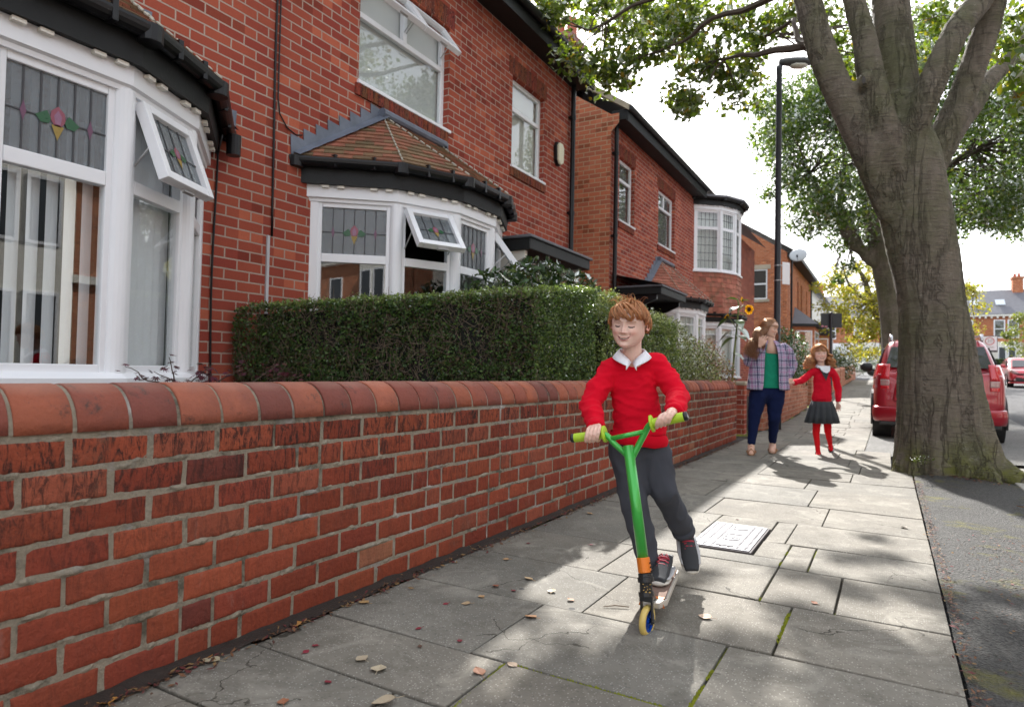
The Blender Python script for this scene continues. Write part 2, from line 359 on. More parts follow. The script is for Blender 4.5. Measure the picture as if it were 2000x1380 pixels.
# moss standing in the widest joints
t=NT('moss'); t.bsdf(t.mix(t.noise(40,4,.7),(.12,.15,.012),(.36,.38,.03)),.95,.2,0,t.bump(t.noise(150,3,.7),1,.01)); MOSS=t.mat
def mossline(a,b,wd,label):
    mb=MB(); a=V(a);b=V(b); L=(b-a).length; n=int(L/.004); d=(b-a)/L; s_=V(-d.y,d.x,0)
    for i in range(n):
        q=a+d*(i*.004)+s_*R.uniform(-wd,wd); k=mnoise.noise(Vector((i*.02,a.x*9,b.y*5)))
        if k<-.12: continue
        r_=R.uniform(.0025,.006)*(1+k)
        mb.add([q+V(r_,0,-.004),q+V(0,r_,-.004),q+V(-r_,0,-.004),q+V(0,-r_,-.004),q+V(0,0,r_*.7)],[(0,1,4),(1,2,4),(2,3,4),(3,0,4)])
    tag(obj('joint_moss',mb,MOSS),label,'moss',kind='stuff')
mossline((-.486,1.86,.0),(-.486,2.39,0),.005,'moss filling the slab joint in front of the scooter')
mossline((-.34,2.40,0),(-.34,2.93,0),.008,'bright yellow green moss in the joint right of the scooter')
mossline((-.47,2.95,0),(-.472,3.84,0),.006,'moss strip in the joint beside the metal cover')
mossline((-1.05,1.853,0),(-.5,1.85,0),.007,'moss strip in the long joint nearest the camera')
mossline((-1.05,1.52,0),(-1.07,1.85,0),.004,'thin moss in the short joint at the lower left')
# kerb stones, verge and dirt strip
strip('parking_bay',-.27,2.4,-.012,asphalt('bay_asphalt',(.22,.215,.20)),yy=[9.42,15,20,30,46])
mb=MB(); mb2=MB()
n=60; X0=[.215,1.02]
def vz(x,y): return -.006+.02*mnoise.noise(Vector((x*2.2,y*2.2,0)))+.05*math.exp(-((x-.5)**2+(y-7.4)**2)/.18)
vy=np.concatenate([np.linspace(-3,9.35,110)])
mb.grid(lambda i,j:(X0[0]+(X0[1]-X0[0])*i/14,vy[j],vz(X0[0]+(X0[1]-X0[0])*i/14,vy[j])-.012),15,len(vy))
tag(obj('verge',mb,VERG,smooth=True),kind='structure')
yk=-2.0; k=0
kb=MB()
while yk<9.4:
    kb.box(1.022,1.15,yk+.004,yk+.9,-.2,.004+R.uniform(-.002,.002),(1,1,1)); yk+=.905
yk=50
while yk<46:
    a=gz(yk); b=gz(yk+.9); kb.hexa([(-.268,yk,-.2),(-.14,yk,-.2),(-.14,yk+.895,-.2+b),(-.268,yk+.895,-.2+b),(-.268,yk,a+.003),(-.14,yk,a+.003),(-.14,yk+.895,b+.003),(-.268,yk+.895,b+.003)]); yk+=.905
KERB=plain('kerb_stone',(.30,.285,.25),.8,.25,5,.5,70)
tag(obj('kerb',kb,KERB,bevel=.012),kind='structure')
# granite setts of the gutter channel
sb=MB()
for i in range(70):
    for j in range(3):
        x=1.16+j*.11+R.uniform(-.004,.004); y=3+i*.17+(j%2)*.08
        k=.8+.4*R.random(); sb.box(x,x+.1,y,y+.16,-.2,-.045+R.uniform(-.004,.004),(k,k,k*.95))
tag(obj('gutter_setts',sb,plain('granite_sett',(.25,.235,.21),.8,.3,12,.6,50,use=True),bevel=.008),kind='structure')
# litter-filled gap at the wall foot
mb=MB(); vy=np.linspace(-1,10.3,240)
mb.grid(lambda i,j:(-1.935+i*.0145,vy[j],.004+.012*mnoise.noise(Vector((i*.4,vy[j]*9,3)))+.012*(1-i/5.)),6,len(vy))
tag(obj('wall_foot_dirt',mb,plain('wet_litter',(.022,.014,.010),.8,.6,40,1,120),smooth=True),kind='structure')
# patches of red-brown leaf litter along the verge joint
def litter(name,x0,x1,y0,y1,n,label,cols,sz=.012,zf=lambda x,y:.004):
    mb=MB()
    for i in range(n):
        x=R.gauss((x0+x1)/2,(x1-x0)/4); y=R.uniform(y0,y1); s_=sz*R.uniform(.4,1.3); a=R.uniform(0,6.3); e=R.uniform(.2,.6)
        c=V(x,y,zf(x,y)+R.uniform(.001,.006)); u=V(math.cos(a),math.sin(a),R.uniform(-.4,.4))*s_; v_=V(-math.sin(a),math.cos(a),R.uniform(-.4,.4))*s_*e
        col=R.choice(cols); mb.add([c-u,c+v_,c+u,c-v_],[(0,1,2,3)],col)
    tag(obj(name,mb,MC.get('litter_leaf') or plain('litter_leaf',(1,1,1),.8,.2,30,use=True)),label,'leaf litter',kind='stuff')
lc=[(.10,.045,.02),(.16,.07,.03),(.07,.03,.02),(.22,.13,.05),(.12,.02,.02)]
litter('leaf_litter',-1.93,-1.82,.6,9.8,3000,'brown leaf litter lying along the foot of the garden wall',lc)
litter('leaf_litter',.20,.27,1.2,7.6,1100,'reddish debris in the gap between slabs and tarmac verge',lc,.010,lambda x,y:.0)
litter('leaf_litter',.3,.85,1.5,5,900,'scattered twigs and dry debris on the tarmac verge',lc,.009,lambda x,y:vz(x,y)-.01)
litter('leaf_litter',.25,.95,7.3,7.75,260,'dead leaves gathered at the foot of the big tree trunk',lc,.016,lambda x,y:vz(x,y)-.008)
# metal access cover with studs and letters
def cover():
    t_=thing('access_cover',(-.795,4.0,0),'pale rectangular metal access cover with rows of studs set in the slabs','access cover')
    M=plain('galvanised_cover',(.23,.225,.245),.5,.1,15,.3,90,metal=.15); D=plain('cover_frame_dark',(.06,.05,.05),.8,.2)  # frame takes one flat dark tone
    a=MB(); a.box(-.965,-.632,3.675,4.325,-.03,.004); obj('frame',a,D,t_)
    s_=MB(); s_.box(-.953,-.644,3.687,4.313,-.02,.0095)
    for i in range(7):
        x=-.932+i*.0445
        for j in range(19):
            y=3.71+j*.0315
            if i in (3,4) and 1<=j<=17: continue
            s_.box(x-.008,x+.006,y-.004,y+.005,.0095,.0125,mi=1)
    obj('plate',s_,[M,plain('stud_grey',(.06,.055,.06),.7,.2)],t_); D=plain('letter_grey',(.12,.115,.12),.6,.2)
    for ch,yy_ in (('L',3.72),('G',3.86),('T',3.98),('C',4.14)):
        cu=bpy.data.curves.new('t','FONT'); cu.body=ch; cu.size=.14; cu.extrude=.002
        to=bpy.data.objects.new('t',cu); COL.objects.link(to); dg=bpy.context.evaluated_depsgraph_get(); me=bpy.data.meshes.new_from_object(to.evaluated_get(dg)); bpy.data.objects.remove(to)
        a=getv(me); m=np.stack([-a[:,1]-.735+.795-.0,a[:,0]+yy_-4.0,a[:,2]+.0115],1); setv(me,m)
        put('letter',me,D,t_)
cover()
# fallen leaves and a twig lying on the slabs, each its own
LEAFM=plain('dry_leaf',(1,1,1),.7,.25,50,.4,100,use=True)
def leaf(x,y,s_,a,col,label,curl=.3,z=.003):
    mb=MB(); n=7; L=[];Rr=[];Mi=[]
    for i in range(n):
        t_=i/(n-1); wd=math.sin(PI*t_**.8)*.42; yy_=t_-.5; up=curl*(t_-.5)**2*1.2
        Mi.append((0,yy_,up*.6)); L.append((-wd,yy_,up+wd*curl)); Rr.append((wd,yy_,up+wd*curl*.8))
    vs=[]
    for q in L+Mi+Rr:
        vs.append((q[0]*s_,q[1]*s_,q[2]*s_))
    fs=[(i,i+1,n+i+1,n+i) for i in range(n-1)]+[(n+i,n+i+1,2*n+i+1,2*n+i) for i in range(n-1)]
    mb.add(vs,fs,col); mb.tube([(0,-.5*s_,.25*curl*s_*.5),(0.02*s_,-.85*s_,.002)],.0009,4,col)
    o=obj('fallen_leaf',mb,LEAFM); o.location=(x,y,z); o.rotation_euler=(R.uniform(-.15,.15),R.uniform(-.15,.15),a)
    tag(o,label,'leaf','fallen leaves on the pavement'); return o
leafspec=[
 (209,1372,.06,1.2,(.55,.26,.05),'large orange leaf lying lowest at the wall foot'),
 (400,1282,.065,.4,(.60,.25,.05),'orange leaf leaning on the wall foot left of the grey one'),
 (412,1292,.06,2.0,(.42,.36,.24),'grey buff curled leaf at the wall foot'),
 (578,1220,.05,1.0,(.45,.22,.06),'brown orange leaf at the wall foot by the red bricks'),
 (590,1212,.045,.2,(.40,.20,.08),'small brown leaf by the wall foot'),
 (710,1178,.05,1.6,(.45,.28,.12),'tan leaf in the litter at the wall foot'),
 (706,1288,.05,1.3,(.44,.36,.25),'pale cream leaf flat on the slab'),
 (740,1308,.06,.5,(.50,.42,.29),'upturned cream leaf in the sunlit patch'),
 (750,1372,.07,2.4,(.42,.34,.23),'pale leaf lowest in the sunlit patch'),
 (1032,1131,.045,1.5,(.60,.42,.24),'tan leaf on the slab left of the scooter'),
 (968,1145,.04,.9,(.30,.10,.05),'dark red brown leaf on the speckled slab'),
 (1078,1155,.045,.3,(.55,.44,.30),'buff curled leaf nearest the shadow edge left of the scooter'),
 (1114,1172,.035,1.2,(.42,.24,.14),'small brown leaf between buff leaf and scooter wheel'),
 (940,1166,.035,1.0,(.50,.30,.14),'small ochre leaf in the middle of the shaded slab'),
 (910,1180,.04,2.1,(.40,.28,.16),'curled brown leaf in the middle of the shaded slab'),
 (1036,1206,.055,1.4,(.50,.27,.13),'rusty leaf lying on the mossy joint'),
 (1000,1300,.04,1.4,(.45,.33,.23),'pinkish pale leaf by the long joint'),
 (935,1313,.05,1.0,(.40,.20,.12),'reddish leaf cluster on the slab corner'),
 (1377,1206,.055,1.5,(.68,.50,.36),'single dry leaf right of the boy shadow'),
 (1151,1003,.045,1.2,(.50,.30,.14),'brown leaf behind the scooter near the wall'),
 (988,1093,.035,2.2,(.42,.25,.12),'small tan leaf near the top of the speckled slab'),
 (1110,1004,.04,.7,(.50,.45,.36),'pale stony leaf near the wall beyond the scooter'),
 (1440,1015,.03,.4,(.16,.06,.04),'tiny dark leaf above the metal cover'),
 (1460,1033,.022,1.8,(.12,.06,.04),'tiny dark leaf on the near side above the metal cover'),
 (553,1372,.04,.9,(.35,.14,.07),'dull red leaf near the bottom frame edge'),
 (1765,1030,.05,.5,(.60,.52,.44),'pale leaf scrap on the sunlit slab by the verge'),
 (1590,1178,.03,1.1,(.36,.16,.09),'small red brown leaf on the cracked slab right of the moss'),
 (820,1263,.02,.8,(.10,.05,.03),'tiny black scrap in the sunlit patch'),
]
for px,py,s_,a,c,l in leafspec:
    d=ray(px,py); k=-CAMH/d.z; leaf(d.x*k,d.y*k,s_*1.0,a,c,l)
for k,(px,py) in enumerate([(598,1273),(640,1332),(817,1228),(898,1252),(1155,1064),(1032,1061),(615,1261),(870,1180),(1003,1154)]):
    d=ray(px,py); q=-CAMH/d.z; o=leaf(d.x*q,d.y*q,.026,k*1.3,(.22,.015,.03),'small crimson maple leaf on the grey slabs',.1); o.name='maple_leaf'; o['group']='crimson maple leaves on the slabs'
mb=MB(); mb.tube([(-.99,2.49,.006),(-.95,2.52,.01),(-.90,2.54,.007)],[.0015,.003,.002],6,(.2,.14,.09)); tag(obj('fallen_twig',mb,LEAFM,smooth=True),'short dark twig lying beside the scooter','twig')
o=leaf(.86,6.2,.05,1,(.7,.28,.04),'bright orange leaf on the kerb by the tree roots'); o['group']='fallen leaves on the pavement'
# ---------------------------------------------------------------- near garden wall, brick by brick
def nbrick():
    t=NT('wall_brick'); a=t.attr(); f=t.noise(70,5,.7); b=t.noise(5,6,.65)
    geo=t.n('ShaderNodeNewGeometry')
    st=t.noise(1,6,.75,t.scalevec(14,14,5)); st2=t.noise(1,6,.8,t.scalevec(40,40,9),1.5)
    c=t.mix(1,a,t.mix(f,(.72,.72,.72),(1.22,1.22,1.22)),'MULTIPLY')
    c=t.mix(t.ramp(b,[(.45,0),(.8,.5)]),c,(.20,.05,.035))
    top=t.n('ShaderNodeSeparateXYZ'); t.l(t.co(),top.inputs[0])
    hi=t.ramp(t.math('ADD',top.outputs[2],t.math('MULTIPLY',t.noise(2,3,.5),.3)),[(.45,.22),(.85,1)])
    c=t.mix(t.math('MULTIPLY',t.ramp(st2,[(.47,0),(.58,.95)]),hi),c,(.035,.022,.02))
    ef=t.math('MULTIPLY',t.ramp(st,[(.60,0),(.85,.5)]),t.ramp(top.outputs[2],[(.05,1),(.5,.25)]))
    c=t.mix(ef,c,(.42,.34,.30))
    c=t.mix(t.ramp(t.noise(3.1,6,.75),[(.60,0),(.72,.5)]),c,(.10,.075,.055)); t.bsdf(c,.85,.12,0,t.bump(t.math('ADD',f,t.math('MULTIPLY',t.noise(18,5,.7),2)),.75,.006)); return t.mat
NB=nbrick()
t=NT('wall_mortar'); mn=t.noise(45,6,.75)
mcol=t.mix(mn,(.17,.145,.105),(.44,.385,.30)); mcol=t.mix(t.ramp(t.noise(4.2,6,.75),[(.5,0),(.62,.85)]),mcol,(.085,.08,.06)); mcol=t.mix(t.ramp(t.noise(2.1,5,.7),[(.58,0),(.7,.7)]),mcol,(.62,.58,.54))
t.bsdf(mcol,.95,.2,0,t.bump(mn,1,.012)); MORT=t.mat
R=random.Random(21)
WX=-1.93; BH=.0925; BL=.2285; MJ=.0098
reds=[(.285,.068,.036),(.255,.058,.032),(.31,.078,.04),(.25,.056,.032),(.275,.068,.038),(.235,.052,.032),(.29,.082,.048)]
def bcol():
    k=R.random()
    if k<.012: return (.33,.14,.08)
    if k<.035: return (.15,.042,.032)
    c=R.choice(reds); j=R.uniform(.85,1.12); return tuple(x*j for x in c)
def brick_wall(mb,y0,y1,z0,z1,x,depth,first=0,dirn=1,off0=.153):
    nrow=int(round((z1-z0)/BH))
    for r_ in range(nrow):
        zz=z0+r_*BH; st=(off0 if r_%2 else off0+BL/2+R.uniform(-.012,.012)); y=y0-BL+((st)%BL); half=0
        while y<y1:
            L=BL
            if half: L=BL/2; half-=1
            elif R.random()<.05: half=1; L=BL/2
            a=max(y+MJ/2+R.uniform(-.0015,.0015),y0); b=min(y+L-MJ/2+R.uniform(-.0015,.0015),y1); y+=L
            if b-a<.03: continue
            fx=x+R.uniform(-.0018,.0018); dz=R.uniform(-.0018,.0018)
            za,zb=zz+MJ/2+dz,zz+BH-MJ/2+dz; col=bcol(); ns,nz=(16,8); tilt=R.uniform(-.0015,.0015)
            SY=[0,.012,.04]+list(np.linspace(.09,.91,ns-6))+[.96,.988,1]; SZ=[0,.03,.1]+list(np.linspace(.22,.78,nz-6))+[.9,.97,1]
            if y>6.5: SY=[0,.012,.05,.5,.95,.988,1]; SZ=[0,.03,.1,.9,.97,1]
            q=[]
            for jz,sz in enumerate(SZ):
                for jy,sy_ in enumerate(SY):
                    ey=min(jy,len(SY)-1-jy); ez=min(jz,len(SZ)-1-jz); e=min(ey,ez)
                    yy_=a+(b-a)*sy_; z_=za+(zb-za)*sz; nn=mnoise.noise(Vector((yy_*38,z_*38,r_*3.1))); n2=mnoise.noise(Vector((yy_*110,z_*110,7)))
                    if e<=1: yy_+=(.0022*nn+.001*n2)*(1 if ey<=1 else 0); z_+=(.0026*n2+.0016*nn)*(1 if ez<=1 else 0)
                    rec=(.012,.0028+.002*max(0,n2)*2,.0006)[e] if e<3 else 0
                    q.append((fx-rec+.0011*nn+.0006*n2+tilt*(sy_-.5)*2,yy_,z_))
            n_=len(SY); mb.add(q,[(j*n_+i,j*n_+i+1,(j+1)*n_+i+1,(j+1)*n_+i) for j in range(len(SZ)-1) for i in range(n_-1)],col)
root=thing('garden_wall',(-2.04,4,0),'long low red brick garden wall with rounded bullnose coping beside the pavement','wall')
mb=MB(); brick_wall(mb,-.35,9.98,0,.74,WX,.1)
# a red brick return at the gate end
o=obj('brick',mb,NB,root,smooth=True)
# chip and ragged every face a little
mo=MB(); mo.box(-2.16,WX-.0035,-.36,9.975,-.1,.744)
# mortar squeezed from the joints as an uneven skin
n1,n2=1100,150
yy=np.linspace(-.35,9.97,n1); zz=np.linspace(-.02,.742,n2)
def mprot(i,j):
    y_,z_=yy[i],zz[j]; d=(z_/BH); d=abs(d-round(d))*BH; nn=mnoise.noise(Vector((0,y_*13,z_*20))); n2=mnoise.noise(Vector((3,y_*55,z_*60)))
    k=math.exp(-(d/.0115)**2); return (WX-.0058+.0022*n2+k*max(0,nn*1.3+.35*n2-.05)*.016,y_,z_)
mo.grid(mprot,n1,n2)
obj('mortar',mo,MORT,root,smooth=False)
# bullnose coping units
mb=MB(); y=.803-.1515*8.0; P=.152
cop=[(.36,.115,.068),(.31,.092,.055),(.34,.105,.058),(.28,.082,.052),(.23,.07,.05),(.33,.10,.056),(.19,.06,.045)]
pos=[]
while y<9.95:
    k=min(P,9.98-y); pos.append((y,k)); y+=P
mcop=MB()
for (y,k) in pos:
    col=R.choice(cop); j=R.uniform(.9,1.08); col=tuple(c*j for c in col); dx=R.uniform(-.003,.003); dz=R.uniform(-.002,.002); e=.0055
    prof=[]
    for a in np.linspace(0,180,15):
        prof.append((-2.05+ .122*math.cos(rad(a)) +dx, .752+ .132*math.sin(rad(a))**.9+dz if 0<a<180 else .752+dz))
    vs=[(p[0],yy_,p[1]) for yy_ in (y+e,y+e+.004,y+k-e-.004,y+k-e) for p in prof]
    # soften the ends
    n=15
    for q in range(n):
        for ring,s_ in ((0,.975),(3,.975)):
            i=ring*n+q; v_=vs[i]; vs[i]=(-2.05+(v_[0]+2.05)*s_,v_[1],.752+(v_[2]-.752)*s_)
    fs=[(r_*n+q,(r_+1)*n+q,(r_+1)*n+q+1,r_*n+q+1) for r_ in range(3) for q in range(n-1)]
    fs+=[tuple(range(n)),tuple(range(3*n,4*n))[::-1]]+[tuple([r_*n,r_*n+n-1,(r_+1)*n+n-1,(r_+1)*n]) for r_ in range(3)]
    mb.add(vs,fs,col)
    for a in range(14):
        a0,a1=rad(a*180/14),rad((a+1)*180/14); f=.962
        q=[(-2.05+.122*f*math.cos(t_),.752+.132*f*math.sin(t_)) for t_ in (a0,a1)]
        mcop.add([(q[0][0],y-e-.001,q[0][1]),(q[1][0],y-e-.001,q[1][1]),(q[1][0],y+e+.001,q[1][1]),(q[0][0],y+e+.001,q[0][1])],[(0,1,2,3)])
o=fixn(obj('coping',mb,None,root,smooth=False)); 
t=NT('coping_brick'); f=t.noise(60,5,.7); b=t.noise(4,6,.7)
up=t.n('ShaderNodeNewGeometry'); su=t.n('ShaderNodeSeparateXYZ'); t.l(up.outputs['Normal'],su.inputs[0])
c=t.mix(1,t.attr(),t.mix(f,(.8,.8,.8),(1.15,1.15,1.15)),'MULTIPLY'); c=t.mix(t.ramp(b,[(.5,0),(.72,.55)]),c,(.15,.06,.05))
c=t.mix(t.math('MULTIPLY',t.ramp(t.noise(9,6,.8),[(.56,0),(.66,.85)]),1),c,(.06,.045,.04))
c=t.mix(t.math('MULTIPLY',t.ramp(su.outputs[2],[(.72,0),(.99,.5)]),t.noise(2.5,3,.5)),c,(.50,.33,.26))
t.bsdf(c,.72,.2,0,t.bump(t.math('ADD',f,t.noise(14,4,.6)),.7,.008)); o.data.materials[0]=t.mat; 
for p in o.data.polygons: p.use_smooth=len(p.vertices)==4
mcop.box(-2.165,-1.935,-.36,9.975,.742,.756); obj('coping_joint',mcop,MORT,root)
# the far wall beyond the gate, with its coping, and the gate pier return
def simple_wall(y0,y1,x,h,label,nm='garden_wall',ret=True):
    zb=gz((y0+y1)/2); r_=thing(nm,(x-.1,(y0+y1)/2,zb),label,'wall')
    m=MB(); a,b=gz(y0),gz(y1)
    m.hexa([(x-.22,y0,a-.3),(x,y0,a-.3),(x,y1,b-.3),(x-.22,y1,b-.3),(x-.22,y0,a+h-.1),(x,y0,a+h-.1),(x,y1,b+h-.1),(x-.22,y1,b+h-.1)])
    obj('wall',m,PINKB,r_)
    c=MB(); n=12
    nn=max(2,int((y1-y0)/.152)); 
    for i in range(nn):
        ya=y0+(y1-y0)*i/nn+.004; yb=y0+(y1-y0)*(i+1)/nn-.004; col=tuple(q*R.uniform(.85,1.1) for q in (.52,.22,.14))
        vs=[(x-.11+.122*math.cos(PI*k/10),yy_,gz(yy_)+h-.1+.1*math.sin(PI*k/10)) for yy_ in (ya,yb) for k in range(11)]
        c.add(vs,[(k,k+1,11+k+1,11+k) for k in range(10)]+[tuple(range(11))[::-1],tuple(range(11,22))],col)
    fixn(obj('coping',c,plain('far_coping',(1,1,1),.75,.15,8,use=True) if 'far_coping' not in MC else MC['far_coping'],r_))
    return r_
PINKB=brickmat('pale_wall_brick',(.40,.145,.085),(.46,.19,.12),(.48,.38,.28),bw=.2285,bh=BH,ms=.006,streak=.25)
simple_wall(12.35,19.6,-1.93,.84,'low pinkish brick garden wall behind the mother and girl')
simple_wall(20.7,33.5,-1.93,.9,'farther low brick garden wall beyond the next gate opening')
simple_wall(34.5,50,-1.95,.9,'most distant low brick garden wall by the sign post')
r_=thing('gate_pier',(-2.35,10.9,0),'dark red brick return of the gate opening behind the mother','pier')
m=MB(); m.box(-3.0,-2.05,11.2,11.43,-.1,.80); obj('wall',m,BR1,r_)
m=MB(); m.box(-3.02,-2.03,11.18,11.45,.80,.86); obj('coping',m,STONE,r_,bevel=.02)
# ---------------------------------------------------------------- house building kit
def wall_holes(mb,o,u,n,u0,u1,z0,z1,holes,rev=.11,step=None):
    o=V(o);u=V(u);n=V(n); P=lambda a,b,z:o+u*a+n*b+V(0,0,z)
    us=sorted({u0,u1}|{h[0] for h in holes}|{h[1] for h in holes}); zs=sorted({z0,z1}|{h[2] for h in holes}|{h[3] for h in holes})
    for a,b in zip(us[:-1],us[1:]):
        for c,d in zip(zs[:-1],zs[1:]):
            if any(h[0]<=a+1e-6 and b<=h[1]+1e-6 and h[2]<=c+1e-6 and d<=h[3]+1e-6 for h in holes): continue
            mb.add([P(a,0,c),P(b,0,c),P(b,0,d),P(a,0,d)],[(0,1,2,3)])
    for a,b,c,d in holes:
        for q in (((a,c),(a,d)),((b,d),(b,c)),((a,d),(b,d)),((b,c),(a,c))):
            (p,r),(s_,t_)=q; mb.add([P(p,0,r),P(s_,0,t_),P(s_,-rev,t_),P(p,-rev,r)],[(0,1,2,3)])
class Fr:   # flat frame: origin, along u, outward n
    def __init__(s,o,u,n): s.o=V(o);s.u=V(u);s.n=V(n)
    def P(s,a,b,z): return s.o+s.u*a+s.n*b+V(0,0,z)
    def box(s,mb,a0,a1,b0,b1,z0,z1,col=None): mb.hexa([s.P(a0,b1,z0),s.P(a1,b1,z0),s.P(a1,b0,z0),s.P(a0,b0,z0),s.P(a0,b1,z1),s.P(a1,b1,z1),s.P(a1,b0,z1),s.P(a0,b0,z1)],col)
    def tilt(s,mb,a0,a1,s0,s1,t0,t1,zh,al,d0=0):   # box hanging from hinge height zh, swung out by al
        ca,sa=math.cos(al),math.sin(al)
        Q=lambda a,q,t_: s.P(a,d0+q*sa+t_*ca,zh-q*ca+t_*sa)
        mb.hexa([Q(a0,s1,t0),Q(a1,s1,t0),Q(a1,s1,t1),Q(a0,s1,t1),Q(a0,s0,t0),Q(a1,s0,t0),Q(a1,s0,t1),Q(a0,s0,t1)])
def rectframe(mb,f,a0,a1,z0,z1,w_,b0,b1):
    f.box(mb,a0,a0+w_,b0,b1,z0,z1); f.box(mb,a1-w_,a1,b0,b1,z0,z1)
    f.box(mb,a0+w_,a1-w_,b0,b1-.001,z0,z0+w_); f.box(mb,a0+w_,a1-w_,b0,b1-.001,z1-w_,z1)
def pane(f,a0,a1,z0,z1,b,mat,parent,name='pane'):
    m=MB(); f.box(m,a0,a1,b-.003,b,z0,z1); return obj(name,m,mat,parent)
def sash(f,a0,a1,z0,z1,parent,al,glass,w_=.05,came=0,gl=None):
    """top-hung light swung open by al"""
    h=z1-z0; m=MB(); T=f.tilt
    T(m,a0,a0+w_,0,h,-.03,.03,z1,al,.02); T(m,a1-w_,a1,0,h,-.03,.03,z1,al,.02); T(m,a0+w_,a1-w_,0,w_,-.03,.029,z1,al,.02); T(m,a0+w_,a1-w_,h-w_,h,-.03,.029,z1,al,.02)
    c=obj('casement',m,UPVC,parent,bevel=.004)
    g_=MB(); T(g_,a0+w_,a1-w_,w_,h-w_,-.006,.0,z1,al,.02); obj('casement_pane',g_,glass,parent)
    if al>.05:
        a=MB(); ca,sa=math.cos(al),math.sin(al)
        for x in (a0+.012,a1-.012): a.tube([f.P(x,.0,z1-h*.78),f.P(x,.02+h*.55*sa-.01,z1-h*.55*ca)],.006,6); a.tube([f.P(x,.0,z1-h*.1),f.P(x,.02+h*.5*sa-.03,z1-h*.45*ca)],.005,6)
        T(a,(a0+a1)/2-.045,(a0+a1)/2+.06,h+.005,h+.02,-.02,.0,z1,al,.02)
        obj('stay',a,plain('stay_metal',(.5,.5,.5),.4,.1,metal=.6) if 'stay_metal' not in MC else MC['stay_metal'],parent)
    if came:
        a=MB()
        for k in range(1,came): x=a0+w_+(a1-a0-2*w_)*k/came; T(a,x-.004,x+.004,w_,h-w_,.001,.005,z1,al,.02)
        T(a,a0+w_,a1-w_,h*.53,h*.53+.008,.0015,.0055,z1,al,.02); obj('lead_came',a,CAME,parent)
        rose(f,(a0+a1)/2,z1-h*.53,.8,parent,lambda x,z,b: f.P(x,.02+(z1-z)*math.sin(al)+b*math.cos(al),z1-(z1-z)*math.cos(al)+b*math.sin(al)),base=.006)
    return c
RC={}
def rcol(n_,c):
    if n_ not in RC: RC[n_]=plain('stained_'+n_,c,.3,.2,60)
    return RC[n_]
def rose(f,x,z,k,parent,Q=None,base=.004):
    Q=Q or (lambda a,zz,b: f.P(a,b,zz))
    def shape(pts,cn,c,b):
        m=MB(); m.add([Q(x+px*k,z+pz*k,base+b) for px,pz in pts],[tuple(range(len(pts)))]); obj('stained_glass',m,rcol(cn,c),parent)
    shape([(-.035,.0),(-.03,.04),(0,.07),(.03,.04),(.035,0),(.015,-.03),(-.015,-.03)],'rose',(.26,.06,.09),.001)
    shape([(-.012,-.02),(-.018,.02),(0,.05),(.018,.02),(.012,-.02)],'pink',(.26,.12,.20),.002)
    for s_ in (-1,1): shape([(s_*.03,.0),(s_*.05,.035),(s_*.10,-.0),(s_*.075,-.03),(s_*.04,-.025)],'green',(.012,.09,.03),.0015)
    shape([(-.028,-.028),(0,-.022),(.028,-.028),(0,-.10)],'amber',(.30,.20,.03),.001)
OFFS=[(0,0),(.56,.47),(.816,1.02),(.816,1.654),(.56,2.2),(0,2.67)]
def bowpts(x0,y0,d=0,sc=1):
    C_=[np.array([x0+a*sc,y0+b*sc]) for a,b in OFFS]; out=[]
    if d==0: return C_
    L=[]
    for a,b in zip(C_[:-1],C_[1:]):
        u=(b-a)/np.linalg.norm(b-a); n=np.array([u[1],-u[0]]); L.append((a+n*d,u))
    def inter(p,u,q,v):
        A=np.array([[u[0],-v[0]],[u[1],-v[1]]]); t_=np.linalg.solve(A,q-p); return p+u*t_[0]
    wl=(np.array([x0,0.]),np.array([0.,1.]))
    out.append(inter(*L[0],*wl))
    for i in range(4): out.append(inter(*L[i],*L[i+1]))
    out.append(inter(*L[4],*wl)); return out
def sweep(mb,prof,x0,y0,cols=None,ext=None):
    """mitred moulding round the bow; prof = closed list of (outward, z)"""
    rings=[]
    for d,z in prof:
        rings.append([(p[0],p[1],z) for p in bowpts(x0,y0,d)])
    n=len(prof); vs=[rings[j][i] for i in range(6) for j in range(n)]
    fs=[(i*n+j,i*n+(j+1)%n,(i+1)*n+(j+1)%n,(i+1)*n+j) for i in range(5) for j in range(n)]+[tuple(range(n))[::-1],tuple(range(5*n,6*n))]
    mb.add(vs,fs)
def tilemat():
    t=NT('clay_tile'); a=t.attr(); n=t.noise(9,5,.65)
    c=t.mix(1,a,t.mix(t.noise(70,4,.7),(.7,.7,.7),(1.25,1.25,1.25)),'MULTIPLY'); c=t.mix(t.ramp(n,[(.45,0),(.7,.7)]),c,(.10,.085,.045))
    t.bsdf(c,.8,.3,0,t.bump(t.noise(50,4,.7),.6,.006)); return t.mat
TILE=tilemat()
TCOL=[(.30,.115,.07),(.26,.105,.065),(.31,.13,.078),(.20,.125,.07),(.18,.12,.065),(.27,.095,.062),(.22,.13,.072)]
TCOL2=[(.36,.12,.08),(.40,.14,.09),(.33,.11,.075),(.42,.16,.11)]
